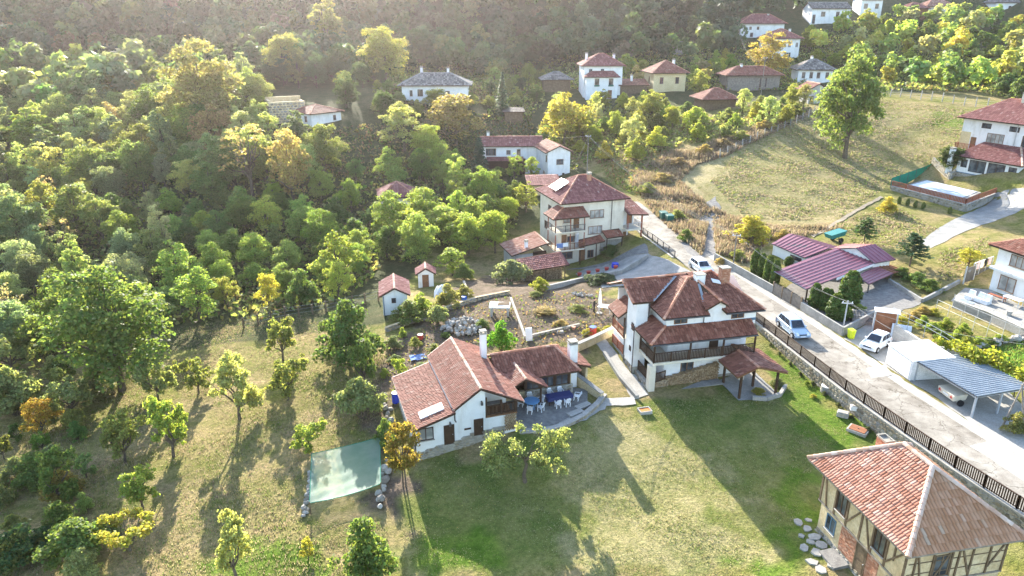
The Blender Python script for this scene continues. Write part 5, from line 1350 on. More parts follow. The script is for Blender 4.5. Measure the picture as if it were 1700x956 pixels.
vhouse('grey_gable_house', 'white house with grey slate gable roof at the top of the village', 1345, 41, 2, 14, 8, 5.4, 'gable', 2.2, 'plaster', 'slate', (('f', 4.2, 2.8, 1.5, 1.6), ('f', 9.5, 2.6, 1.2, 1.8), ('f', 1.0, .4, 1.0, 3)), (), .7)
vhouse('upper_house', 'white house with wooden balcony at the top edge, right of the grey gable roof', 1427, 26, 2, 8, 7, 5.5, 'gable', 2, 'plaster', 'slate', (('f', 1.8, 2.5, 1.4, 1.7), ('f', 6, 2.5, 1.3, 1.7)), (), .6)
vhouse('red_roof_barn', 'long timber barn with bright red hip roof and weathered plank walls', 1207, 149, 4, 15, 7, 3.9, 'hip', 2.3, 'wood_grey', 'tile_red', (('f', 9.4, .6, .4, 2.6, 1), ('f', 11, .6, .4, 2.6, 1)), ((4.6, 3.2, 6.6),), .9, cat='barn')
vhouse('slab_roof_house', 'white house with peeling plaster under a heavy stone slab roof', 1323, 139, -7, 9.5, 8, 3.9, 'hip', 2.7, 'plaster', 'slate', (('f', 1.5, 1.6, .9, 1.6), ('f', 3.6, 1.6, .9, 1.6), ('f', 5.6, 1.6, .9, 1.6), ('f', 8, 1.6, .9, 1.6)), ((4.6, 5.5, 7.2),), .9, tw=.6, tl=.55)
vhouse('small_white_barn', 'small pale barn with red gable roof below the stone slab roof', 1341, 172, 5, 4.6, 6, 3.0, 'gable', 1.7, 'grey_plaster', 'tile_red', (('f', .8, .4, .8, 1.4, 1),), (), .8, axis='y', cat='barn')
vhouse('timber_hut', 'brown timber hut with pinkish hip roof above the thicket', 1168, 184, 6, 8, 7, 2.7, 'hip', 2.4, 'wood_old', 'tile_red', (), (), 1.0, cat='hut')
vhouse('ruined_hut', 'half hidden wooden hut with flat roof beside a grey path', 838, 202, 5, 4.5, 4, 2.4, 'shed', .5, 'wood_old', 'slate', (), (), .5, cat='hut')
vhouse('mauve_roof_house', 'house with dark mauve roof peeping out of the hillside trees', 1505, 30, 3, 8, 7, 3.5, 'hip', 2.2, 'wood_brown', 'tile_mauve', (), (), .7)
vhouse('orange_roof_house', 'house with orange tile roof and pale wall near the top of the hill', 1536, 27, 4, 12, 8, 3.6, 'hip', 2.6, 'cream', 'tile_old', (('f', 3, 1.4, 1, 1.2),), (), .7)
vhouse('pale_block_house', 'plain white house above a clipped yellow hedge at the top right', 1650, 22, 2, 12, 8, 4.0, 'hip', 2.2, 'plaster', 'slate', (('f', 2.5, 1.6, 1.1, 1.2), ('f', 6, 1.6, 1.1, 1.2)), (), .7)
# ------------------------------------------------------------------ roadside wall and fence
def wl(y, off=0.0): return float(W(y)) + off
t = thing('roadside_wall', 'long retaining wall of irregular stones with pale coping, holding the road above the lawn', 'stone wall')
ys = along(71.5, 30, 2.2)
core, cop = MB(), MB()
for a, b in zip(ys[:-1], ys[1:]):
    za, zb_ = gz(wl(a) - .4, a), gz(wl(b) - .4, b)
    core.hexa([(wl(a, -.22), a, za - .5), (wl(b, -.22), b, zb_ - .5), (wl(b, .3), b, zb_ - .5), (wl(a, .3), a, za - .5), (wl(a, -.22), a, 1.18), (wl(b, -.22), b, 1.18), (wl(b, .3), b, 1.18), (wl(a, .3), a, 1.18)])
    cop.hexa([(wl(a, -.27), a, 1.181), (wl(b, -.27), b, 1.181), (wl(b, .36), b, 1.181), (wl(a, .36), a, 1.181), (wl(a, -.27), a, 1.30), (wl(b, -.27), b, 1.30), (wl(b, .36), b, 1.30), (wl(a, .36), a, 1.30)])
core.build('wall_core', M['mortar'], t); cop.build('coping', M['pale_concrete'], t)
for k, (a, b) in enumerate(zip(ys[:-1], ys[1:])):
    za, zb_ = gz(wl(a) - .4, a), gz(wl(b) - .4, b)
    stone_face(t, (wl(a, -.22), a, za), (wl(b, -.22), b, zb_), 1.16 - za, 1.16 - zb_, .52, True)
t = thing('picket_fence', 'dark brown wooden picket fence standing on the roadside stone wall', 'fence')
for a, b in zip(ys[:-1], ys[1:]):
    railing(t, (wl(a), a, 1.3), (wl(b), b, 1.3), 1.0, 'wood_dark', .165, .095, 'fence_panel', 9, 'picket')
# tiled wall by the chalet entrance
t = thing('tiled_wall', 'white entrance wall with stepped red tile coping between chalet and road', 'wall')
for y0, y1, z in ((74.8, 79.4, 2.9), (71.8, 74.5, 2.4)):
    w = MB(); w.hexa([(wl(y0, -.15), y0, 0), (wl(y0, .15), y0, 0), (wl(y1, .15), y1, 0), (wl(y1, -.15), y1, 0), (wl(y0, -.15), y0, z - .3), (wl(y0, .15), y0, z - .3), (wl(y1, .15), y1, z - .3), (wl(y1, -.15), y1, z - .3)]); w.build('wall', M['plaster'], t)
    roof(t, [[(wl(y1, -.6), y1, z - .3), (wl(y0, -.6), y0, z - .3), (wl(y0), y0, z), (wl(y1), y1, z)], [(wl(y0, .6), y0, z - .3), (wl(y1, .6), y1, z - .3), (wl(y1), y1, z), (wl(y0), y0, z)]], 'tile_old', [((wl(y0), y0, z + .03), (wl(y1), y1, z + .03))], 'ridge_red', .26, .36, name='tile_coping')
# wall, gate and railing along the far side of the road
def wall_run(name, label, pts, h, th=.22, mat='concrete', cat='wall', cap=None, base=-.5, stones=0, side=1):
    t = thing(name, label, cat)
    m = MB(); c = MB()
    for a, b in zip(pts[:-1], pts[1:]):
        A, B = Vector(a[:2]), Vector(b[:2]); d = (B - A).normalized(); nn = Vector((-d.y, d.x)) * th / 2
        za, zb_ = gz(*A), gz(*B)
        ha = a[2] if len(a) > 2 else za + h; hb_ = b[2] if len(b) > 2 else zb_ + h
        q = [A - nn, B - nn, B + nn, A + nn]; zz = [za, zb_, zb_, za]; hh = [ha, hb_, hb_, ha]
        m.hexa([(p.x, p.y, z + base) for p, z in zip(q, zz)] + [(p.x, p.y, z) for p, z in zip(q, hh)])
        if cap:
            q2 = [A - nn * 1.3, B - nn * 1.3, B + nn * 1.3, A + nn * 1.3]
            c.hexa([(p.x, p.y, z + .002) for p, z in zip(q2, hh)] + [(p.x, p.y, z + .07) for p, z in zip(q2, hh)])
        if stones:
            s0, s1 = (A - nn, B - nn) if side > 0 else (B + nn, A + nn)
            z0, z1 = (za, zb_) if side > 0 else (zb_, za)
            h0, h1 = (ha - za, hb_ - zb_) if side > 0 else (hb_ - zb_, ha - za)
            stone_face(t, (s0.x, s0.y, z0), (s1.x, s1.y, z1), h0, h1, stones)
    m.build('wall_core', M[mat], t)
    if cap: c.build('coping', M[cap], t)
    return t
g0, g1 = PZ(1283, 487, 1.25)[:2], PZ(1329, 514, 1.25)[:2]
far_end = PZ(1186, 432, 1.3)[:2]
corner = PZ(1398, 557, 1.25)[:2]
wall_run('street_wall', 'grey concrete wall along the road between the gravel bank and the plank gate', [far_end, ((far_end[0] + g0[0]) / 2, (far_end[1] + g0[1]) / 2), g0], 1.0)
wall_run('corner_wall', 'stained grey garden wall in front of the thujas, turning in at the parking bay', [g1, corner, PZ(1452, 527, 1.4)[:2]], 1.0)
t = thing('plank_gate', 'wide weathered plank gate under the front edge of the carport', 'gate')
A, B = Vector((*g0, 1.2)), Vector((*g1, 1.2)); d = B - A; an = math.atan2(d.y, d.x); n = 26
pm = []
for k in range(5):
    m = MB(); hh = 1.35 + .05 * k % .11; m.box(-.085, .085, -.02, .02, .05, hh, 0, RNG.random()); pm.append(m.mesh('plank', M['wood_grey']))
for k in range(n): q = A.lerp(B, (k + .5) / n); link('plank', pm[k % 5], t, tuple(q), (0, 0, an))
m = MB(); u = Vector((math.sin(an), -math.cos(an), 0)) * -.05
for z in (.35, 1.05): m.bar(A + u + Vector((0, 0, z)), B + u + Vector((0, 0, z)), .07, .09)
m.build('gate_rail', M['wood_old'], t)
for k in range(4): q = A.lerp(B, k / 3); m = MB(); m.box(q.x - .08, q.x + .08, q.y - .02, q.y + .14, 1.0, 2.75); m.build('gate_post', M['wood_old'], t)
t = thing('street_railing', 'black metal railing on the near edge of the road beside the cream three storey house', 'railing')
rp = [(wl(y, .15), y) for y in along(109, 92, 2.0)]
for a, b in zip(rp[:-1], rp[1:]): railing(t, (*a, gz(*a)), (*b, gz(*b)), 1.0, 'metal_dark', .3, .03, 'railing_panel', 9)
wall_run('yard_wall', 'low concrete yard wall along the road below the black railing', [(wl(y, -.1), y) for y in (110, 104, 98, 92)], .1, .3, base=-2.0)
# ------------------------------------------------------------------ paved surfaces
drape('gravel_yard', GP([(1286, 492), (1330, 516), (1398, 545), (1440, 520), (1470, 528), (1535, 500), (1490, 470), (1430, 452), (1345, 446)]), M['gravel'], .03, 1.2, edge=.2)
drape('parking_bay', GP([(1402, 562), (1450, 530), (1482, 545), (1540, 580), (1605, 585), (1640, 620), (1720, 690), (1720, 770), (1640, 722), (1560, 664), (1480, 614)]), M['pale_concrete'], .028, 1.2, edge=.15)
drape('gravel_track', GP([(1166, 338), (1188, 327), (1197, 350), (1192, 392), (1186, 420), (1158, 432), (1128, 405), (1152, 385)]), M['gravel'], .06, 1.2, edge=.35)
drape('garden_path', GP([(1760, 290), (1700, 312), (1655, 320), (1560, 378), (1525, 402), (1545, 412), (1600, 385), (1700, 346), (1760, 330)]), M['concrete'], .05, 1.2, edge=.05)
drape('kerb_path', GP([(1346, 392), (1462, 326), (1466, 328.5), (1350, 395)]), M['earth'], .09, 1.0, edge=.1)
drape('house_yard', GP([(955, 455), (985, 440), (1040, 428), (1075, 422), (1125, 440), (1150, 452), (1110, 455), (1060, 470), (1000, 478)]), M['concrete'], .05, 1.0, edge=.2)
drape('lower_yard', GP([(940, 448), (1000, 436), (1070, 405), (1078, 420), (1030, 432), (980, 447)]), M['gravel'], .055, 1.0, edge=.2)
drape('house_terrace', GP([(1578, 500), (1602, 478), (1645, 482), (1740, 530), (1740, 560), (1690, 550), (1640, 520)]), M['concrete'], .06, 1.0, edge=.05)
CA, CO = math.radians(18.2), (-7.45, 47.55)
def cl_(x, y): return (CO[0] + x * math.cos(CA) - y * math.sin(CA), CO[1] + x * math.sin(CA) + y * math.cos(CA))
HA, HO = math.radians(13), (12.75, 57.6)
def hl(x, y): return (HO[0] + x * math.cos(HA) - y * math.sin(HA), HO[1] + x * math.sin(HA) + y * math.cos(HA))
drape('cottage_patio', [cl_(*q) for q in ((8.25, .4), (9.4, -.2), (11.5, -.1), (13.6, .9), (15.6, 2.4), (16.6, 4.6), (15.2, 5.2), (8.2, 5.0))], M['gravel'], .10, .6, edge=.04)
drape('chalet_path', [hl(*q) for q in ((-2.3, -1.2), (-.45, -.6), (-.45, 3.0), (-.75, 3.2), (-.75, 10.5), (-2.2, 10.5), (-1.9, 4))], M['pale_concrete'], .05, .6, edge=.08)
drape('stone_walkway', [cl_(*q) for q in ((8.6, -.6), (11.5, -.9), (14.6, .1), (17.2, 1.7), (19.8, 1.5), (20.2, 2.6), (17.4, 3.0), (14.2, 1.0), (11.3, -.05), (8.9, .2))], M['pale_concrete'], .07, .6, edge=.12)
drape('gazebo_floor', [hl(*q) for q in ((6.9, .3), (7.0, -3.2), (9.0, -3.4), (11.2, -3.0), (11.3, 1.2), (9.5, 1.3))], M['concrete'], .07, .7, edge=.05)
for pts in ([(1438, 612), (1470, 606), (1482, 622), (1446, 630)], [(1610, 742), (1655, 728), (1700, 770), (1700, 800)], [(1290, 528), (1308, 526), (1322, 540), (1300, 546)]):
    drape('road_patch', GP(pts), M['pale_concrete'], .056, .6, edge=.1)
# ------------------------------------------------------------------ garden walls
wall_run('terrace_wall', 'curving low stone wall holding up the cottage patio', [(*cl_(*q), .55) for q in ((8.4, -.35), (10.2, -.75), (12.4, -.4), (14.4, .5), (16.4, 2.0), (17.6, 3.2))], .5, .35, 'mortar', 'stone wall', 'pale_concrete', -.4, .5)
for i, (x, y) in enumerate(((13.9, 1.1), (15.0, 2.0))):
    m = MB(); m.box(-.75, .75, -.32, .32, 0, .16); q = cl_(x, y)
    props(m.build('stone_step', M['pale_concrete'], None, (q[0], q[1], gz(*q) + .10), CA + .3), ['pale step slab lower down at the patio edge', 'second pale step slab, higher and nearer the side wall'][i], 'step', 'patio steps')
wall_run('patio_side_wall', 'straight mud coloured wall closing the patio on its right', [(*cl_(15.6, 6.8), 1.7), (*cl_(17.2, 2.8), .9)], 1, .35, 'mud', 'wall', 'concrete')
wall_run('garden_wall', 'long rough stone wall between chalet path and upper garden', [(*G(958, 583)[:2],), (*G(985, 571)[:2],), (*G(1022, 553)[:2],)], .8, .35, 'mud', 'wall', 'concrete')
wall_run('path_wall', 'low wall along the chalet path', [G(1003, 588)[:2], G(1030, 630)[:2], G(1058, 662)[:2]], .35, .3, 'concrete')
wall_run('bed_wall', 'L-shaped pale block wall around the dry dirt plot', [G(848, 497)[:2], G(872, 562)[:2], G(962, 541)[:2]], .3, .25, 'mortar')
wall_run('upper_bed_wall', 'grey stone wall crossing the garden behind the white slab table', [G(640, 551)[:2], G(740, 516)[:2], G(790, 500)[:2], G(846, 489)[:2]], .55, .3, 'mud', 'wall', None, -.4, .55)
wall_run('middle_wall', 'low stone kerb in front of the dug garden bed', [G(770, 470)[:2], G(780, 503)[:2]], .4, .3, 'mortar')
wall_run('ivy_wall', 'overgrown yard wall with flower pots below the cream house', [G(905, 482)[:2], G(965, 468)[:2], G(1030, 455)[:2], G(1075, 428)[:2]], .6, .3, 'concrete')
for i in range(5):
    q = G(962 + i * 15, 458 - i * 3)
    m = MB(); m.lathe([(.22, 0), (.32, .4), (.34, .45)], 8); props(m.build('flower_pot', M['red_paint'], None, q), 'round red flower pot in the row on the yard below the cream house', 'flower pot', 'red flower pots')
# ------------------------------------------------------------------ patio furniture
def chair_meshes():
    s = MB(); s.hexa([(-.21, -.21, .40), (.21, -.21, .40), (.20, .2, .38), (-.20, .2, .38), (-.21, -.21, .44), (.21, -.21, .44), (.20, .2, .42), (-.20, .2, .42)])
    b = MB()
    for k in range(5):
        x = -.17 + k * .085; b.hexa([(x - .022, .19, .43), (x + .022, .19, .43), (x + .022, .22, .43), (x - .022, .22, .43), (x - .022, .29, .82), (x + .022, .29, .82), (x + .022, .32, .82), (x - .022, .32, .82)])
    b.hexa([(-.22, .28, .78), (.22, .28, .78), (.22, .33, .78), (-.22, .33, .78), (-.17, .30, .88), (.17, .30, .88), (.17, .34, .88), (-.17, .34, .88)])
    l = MB(); l.hexa([(-.03, -.03, 0), (.03, -.03, 0), (.03, .03, 0), (-.03, .03, 0), (-.025, -.02, .4), (.025, -.02, .4), (.025, .02, .4), (-.025, .02, .4)])
    a = MB(); a.bar((0, -.18, .62), (0, .26, .66), .05, .03); a.bar((0, -.18, .42), (0, -.18, .62), .04)
    return [x.mesh(n, M['white_plastic']) for x, n in ((s, 'seat'), (b, 'backrest'), (l, 'leg'), (a, 'armrest'))]
_ch = chair_meshes()
def chair(loc, rz, label, group, tilt=0):
    t = thing('plastic_chair', label, 'chair', loc, rz, group); t.rotation_euler = (tilt, 0, rz)
    link('seat', _ch[0], t); link('backrest', _ch[1], t)
    for x in (-.19, .19):
        for y in (-.19, .19): link('leg', _ch[2], t, (x, y, 0))
        link('armrest', _ch[3], t, (x * 1.2, 0, 0))
    return t
zp = .62
tb = cl_(10.55, 2.85)
t = thing('round_table', 'round light blue plastic table on the cottage patio', 'table', (*tb, zp))
m = MB(); m.lathe([(.66, .68), (.68, .70), (.68, .73), (.66, .74)], 20); m.build('tabletop', M['table_blue'], t)
for k in range(4):
    m = MB(); a = k * PI / 2 + .5; m.bar((math.cos(a) * .42, math.sin(a) * .42, 0), (math.cos(a) * .38, math.sin(a) * .38, .68), .07); m.build('leg', M['table_blue'], t)
for a, l in ((-1.75, 'white plastic chair with its back to the lawn at the round blue table'), (-.6, 'white plastic chair right of the post at the round blue table'), (.6, 'white plastic chair on the far right of the round blue table'), (1.7, 'white plastic chair behind the round blue table'), (2.9, 'white plastic chair at the left of the round blue table')):
    chair((tb[0] + math.cos(a) * .95, tb[1] + math.sin(a) * .95, zp), a - PI / 2, l, 'chairs at the round table')
tb2 = cl_(13.15, 3.05)
t = thing('dark_table', 'long table with dark navy cloth on the cottage patio', 'table', (*tb2, zp), CA)
m = MB(); m.box(-1.15, 1.15, -.45, .45, .69, .74); m.build('tabletop', M['table_navy'], t)
m = MB(); m.box(-1.17, 1.17, -.47, -.452, .42, .745); m.box(-1.17, -1.152, -.45, .45, .42, .745); m.box(1.152, 1.17, -.45, .45, .42, .745); m.build('cloth_skirt', M['table_navy'], t)
for sx in (-1, 1):
    for sy in (-1, 1):
        m = MB(); m.box(sx * 1.0 - .04, sx * 1.0 + .04, sy * .36 - .04, sy * .36 + .04, 0, .689); m.build('leg', M['wood_dark'], t)
for x, y, a, l, tl in ((-.42, -.85, PI, 'white plastic chair, left of two with backs to the lawn at the dark table', 0), (.45, -.85, PI, 'white plastic chair, right of two with backs to the lawn at the dark table', 0), (1.55, -.1, -1.9, 'white plastic chair tipped against the end of the dark table', -.25), (-.5, .85, 0, 'white plastic chair, left of two behind the dark table', 0), (.5, .85, 0, 'white plastic chair, right of two behind the dark table', 0)):
    p = (tb2[0] + x * math.cos(CA) - y * math.sin(CA), tb2[1] + x * math.sin(CA) + y * math.cos(CA), zp)
    chair(p, CA + a, l, 'chairs at the dark table', tl)
# ------------------------------------------------------------------ shade net and its stone edges
q = [PZ(517, 753, .1), PZ(631, 725, .1), PZ(632, 803, -.1), PZ(514, 835, -.3)]
t = thing('shade_net', 'pale green shade net stretched flat over a bed between posts', 'shade net')
V, Fc = [], []; n = 36
for i in range(n + 1):
    for j in range(n + 1):
        u, v = i / n, j / n
        a = [lerp3(q[0], q[1], u)[k] * (1 - v) + lerp3(q[3], q[2], u)[k] * v for k in range(3)]
        sag = .38 * (1 - (2 * u - 1) ** 2) * (.4 + .6 * v) * (1 - .5 * (2 * v - 1) ** 2) + .02 * math.sin(u * 26 + 3 * v) * math.sin(v * 5) ** 2 + .012 * math.sin(v * 27 + u * 9) * math.sin(u * 7 + 1)
        V.append((a[0] + .25 * (1 - (2 * u - 1) ** 2) * (0 if 0 < j < n else 0), a[1] + .0, a[2] - sag))
for i in range(n):
    for j in range(n):
        a = i * (n + 1) + j; Fc.append((a, a + n + 1, a + n + 2, a + 1))
me = bpy.data.meshes.new('netting'); me.from_pydata(V, [], Fc); me.materials.append(M['net']); me.polygons.foreach_set('use_smooth', [True] * len(Fc)); link('netting', me, t)
for p in q:
    m = MB(); g = gz(p[0], p[1]); m.tube([(p[0], p[1], g - .2), (p[0], p[1], p[2] + .08)], .045, 6); m.build('post', M['wood_old'], t)
m = MB()
for a, b in ((0, 1), (1, 2), (2, 3), (3, 0)): m.tube([lerp3(q[a], q[b], f) [:2] + (lerp3(q[a], q[b], f)[2] - (.28 * (1 - (2 * f - 1) ** 2)) * (.4 if a == 0 else (1.0 if a == 2 else 0)) * .75,) for f in (0, .25, .5, .75, 1)], .025, 5)
m.build('edge_rope', M['green_net'], t)
rocks = []
for k in range(5):
    rg = random.Random(k); m = MB(); mm = 7
    rings = []
    for z, s in ((-.12, .8), (.1, 1.0), (.3, .62)):
        rings.append([(math.cos(2 * PI * i / mm) * .34 * s * rg.uniform(.75, 1.2), math.sin(2 * PI * i / mm) * .26 * s * rg.uniform(.75, 1.2), z + rg.uniform(-.05, .05)) for i in range(mm)])
    b = len(m.v); r = rg.random()
    for rr in rings: m.v += rr
    for a in range(2):
        for i in range(mm):
            j = (i + 1) % mm; m.f.append((b + a * mm + i, b + a * mm + j, b + (a + 1) * mm + j, b + (a + 1) * mm + i)); m.m.append(0); m.r.append(r)
    m.f.append(tuple(b + 2 * mm + i for i in range(mm))); m.m.append(0); m.r.append(r)
    rocks.append(m.mesh('stone', M['stone_pale'] if 'stone_pale' in M else M['stone']))
def heap(name, label, cat, pts, size=1.0, zf=None):
    t = thing(name, label, cat, pts[0])
    o = Vector(pts[0])
    for p in pts:
        v = Vector(p) - o; s = size * RNG.uniform(.7, 1.35)
        link('stone', RNG.choice(rocks), t, tuple(v), (RNG.uniform(-.5, .5), RNG.uniform(-.5, .5), RNG.uniform(0, 6)), (s, s, s * RNG.uniform(.6, 1)))
    return t
def line_pts(a, b, n, w=.15, dz=0.1):
    out = []
    for k in range(n):
        f = k / max(1, n - 1); x = a[0] + (b[0] - a[0]) * f + RNG.uniform(-w, w); y = a[1] + (b[1] - a[1]) * f + RNG.uniform(-w, w); out.append((x, y, gz(x, y) + RNG.uniform(0, dz)))
    return out
heap('stone_row', 'narrow row of pale stones along the left side of the shade net', 'stones', line_pts(G(518, 785), G(506, 856), 22), .7)
heap('stone_edging', 'broken stone edging between the shade net and the cottage path', 'stones', line_pts(G(640, 770), G(634, 848), 20, .3, .35), .9)
heap('path_stones', 'scattered stones along the path beside the cottage wall', 'stones', line_pts(G(640, 660), G(652, 745), 20, .35, .2), .8)
c0 = G(768, 545)
heap('rubble_heap', 'big heap of pale rubble stones in the back garden', 'rubble', [(c0[0] + (r := 2.0 * RNG.random() ** .7) * math.cos(a := RNG.uniform(0, 6.28)) * 1.15, c0[1] + r * math.sin(a) * 1.1, c0[2] + max(0, (1.25 - r * .55)) * RNG.uniform(.5, 1)) for _ in range(120)], .72)
heap('terrace_stones', 'line of round stones edging the green vegetable rows', 'stones', line_pts(G(1596, 585), G(1705, 562), 26, .2, .3), 1.0)
# ------------------------------------------------------------------ small things in the gardens
def barrel(px, py, mat, label, h=.95, r=.32, cat='barrel', name='barrel', lid='white_plastic'):
    g = G(px, py); t = thing(name, label, cat, g)
    m = MB(); m.lathe([(r * .9, 0), (r, .08), (r, h * .45), (r * 1.05, h * .5), (r, h * .55), (r * .96, h)], 14); m.build('drum', M[mat], t)
    m = MB(); m.lathe([(r * .98, h + .002), (r * .98, h + .05)], 14); m.build('lid', M[lid], t)
    return t
barrel(657, 668, 'blue_plastic', 'blue plastic barrel on the concrete pad left of the cottage')
barrel(771, 505, 'blue_barrel', 'dull blue barrel at the corner of the garden bed', lid='blue_barrel')
barrel(1021, 444, 'blue_plastic', 'blue tub among the plants on the yard of the cream house', .6, .5, lid='blue_plastic')
barrel(984, 556, 'red_paint', 'red drum with blue and white sacks on it beside the parasol', .9, .38, lid='cloth_blue')
g = G(694, 536); t = thing('plank_stack', 'stack of grey weathered planks lying on the low garden wall', 'planks', (g[0], g[1], g[2] + .3), .32)
for k in range(9):
    m = MB(); m.box(-1.7 + RNG.uniform(-.15, .15), 1.7 + RNG.uniform(-.2, .2), -.38 + (k % 3) * .26, -.16 + (k % 3) * .26, (k // 3) * .07, (k // 3) * .07 + .055); m.build('plank', M['wood_grey'], t)
g = G(830, 522); t = thing('slab_table', 'white slab on four stout posts with dark boards lying on it', 'table', g, -.05)
m = MB(); m.box(-1.15, 1.15, -.8, .8, 1.05, 1.2); m.build('slab', M['plaster'], t)
for sx in (-1, 1):
    for sy in (-1, 1): m = MB(); m.box(sx * .9 - .12, sx * .9 + .12, sy * .6 - .12, sy * .6 + .12, -.2, 1.049); m.build('post', M['pale_concrete'], t)
t2 = thing('board', 'dark boards resting on the white slab table', 'boards', (g[0] + .3, g[1] + .15, g[2] + 1.2), .1)
for k in range(3): m = MB(); m.box(-.65 + .1 * k, .75, -.4 + k * .27, -.18 + k * .27, .003, .05 + .02 * k); m.build('plank', M['wood_old'], t2)
g = G(879, 566); m = MB(); m.hexa([(-.35, 0, -.1), (.35, 0, -.1), (.35, .12, -.1), (-.35, .12, -.1), (-.35, .45, 1.25), (.35, .45, 1.25), (.35, .55, 1.25), (-.35, .55, 1.25)])
props(m.build('door_leaf', M['panel_white'], None, g, .2), 'old white door leaning on the corner of the block wall', 'door')
g = G(995, 520); t = thing('parasol', 'closed white parasol standing upright in the dry plot', 'parasol', g)
m = MB(); m.tube([(0, 0, -.1), (0, 0, 3.0)], .03, 6); m.build('pole', M['metal_grey'], t)
m = MB(); m.lathe([(.10, .9), (.19, 1.15), (.17, 1.8), (.10, 2.6), (.03, 3.0)], 9); m.build('canopy', M['white_cloth'], t)
m = MB(); m.lathe([(.35, 0), (.35, .08), (.08, .12)], 12); m.build('foot', M['concrete'], t)
g = G(1004, 518); t = thing('garden_table', 'pale blue garden table beside the closed parasol', 'table', g, -.35)
m = MB(); m.box(-.75, .75, -.5, .5, .70, .74); m.build('tabletop', M['table_pale'] if 'table_pale' in M else M['panel_white'], t)
for sx in (-1, 1):
    for sy in (-1, 1): m = MB(); m.box(sx * .65 - .03, sx * .65 + .03, sy * .4 - .03, sy * .4 + .03, 0, .699); m.build('leg', M['metal_grey'], t)
g = G(1070, 684); t = thing('planter_box', 'square white-edged planter filled with orange soil at the lawn corner', 'planter', g, .25)
m = MB()
for x0, x1, y0, y1 in ((-.55, .55, -.42, -.34), (-.55, .55, .34, .42), (-.55, -.47, -.339, .339), (.47, .55, -.339, .339)): m.box(x0, x1, y0, y1, -.1, .28)
m.build('frame', M['pale_concrete'], t); m = MB(); m.box(-.469, .469, -.339, .339, -.1, .22); m.build('soil', M['orange_soil'], t)
for i, (x, y, dx, dy, h, mt, lb, ct) in enumerate(((1424, 716, 1.55, 1.15, .22, 'rust', 'square brown well cover with pale stone rim by the roadside wall', 'well cover'), (1399, 690, .95, .7, .35, 'pale_concrete', 'pale stone block on the lawn between barrel planter and well cover', 'stone block'), (1425, 681, 1.3, .4, .3, 'plaster', 'long white block lying at the foot of the roadside wall', 'block'))):
    g = G(x, y); m = MB(); m.obox((0, 0), 0, dx, dy, -.1, h)
    t = thing(['well_cover', 'stone_block', 'white_block'][i], lb, ct, g, -.75 + .2 * i)
    m.build('slab', M['pale_concrete'] if i == 0 else M[mt], t)
    if i == 0: m = MB(); m.obox((0, 0), 0, dx * .82, dy * .8, h + .002, h + .05); m.build('lid', M['rust'], t); m = MB(); m.obox((0, 0), 0, .12, .05, h + .051, h + .09); m.build('handle', M['metal_dark'], t)
    else: m = MB(); m.obox((0, 0), 0, dx * .85, dy * .8, h + .002, h + .06); m.build('top', M['pale_concrete'], t)
barrel(1371, 652, 'concrete', 'grey stone tub with pale lid by the roadside wall', .7, .5, 'tub', 'stone_tub', 'panel_white')
# paving stones beside the old house
pv_ = [(1325, 868, .8), (1340, 878, .7), (1352, 892, 1.0), (1364, 905, .9), (1345, 900, .6), (1335, 910, .8), (1356, 918, .9), (1372, 922, .8), (1348, 934, .9), (1362, 946, .9), (1380, 938, .7), (1330, 890, .5), (1342, 864, .5)]
for x, y, s in pv_:
    g = G(x, y); m = MB(); k = RNG.randint(5, 7); m.prism([(math.cos(2 * PI * i / k) * .48 * s * RNG.uniform(.8, 1.2), math.sin(2 * PI * i / k) * .38 * s * RNG.uniform(.8, 1.2)) for i in range(k)], -.1, .07 + RNG.uniform(0, .04))
    props(m.build('paving_stone', M['pale_concrete'], None, g, RNG.random() * 3), 'flat grey paving stone in the strip of slabs along the old half-timbered house', 'paving stone', 'paving stones by the old house')
g = G(1392, 928); m = MB(); m.hexa([(-.8, -.9, -.2), (.8, -.9, -.2), (.8, .9, -.2), (-.8, .9, -.2), (-.8, -.9, .12), (.8, -.9, .12), (.8, .9, .30), (-.8, .9, .30)])
props(m.build('stone_ramp', M['gravel'], None, g, math.radians(-79)), 'dark mossy stone ramp in front of the old house door', 'ramp')
g = G(1250, 660); 
# flower bed by the gazebo
wall_run('flower_bed_wall', 'low curved stone wall of the flower bed beside the gazebo', [hl(8.4, -3.2)[:2], hl(9.6, -3.6)[:2], hl(11.2, -3.2)[:2], hl(12.6, -1.9)[:2]], .35, .3, 'pale_concrete', 'stone wall')
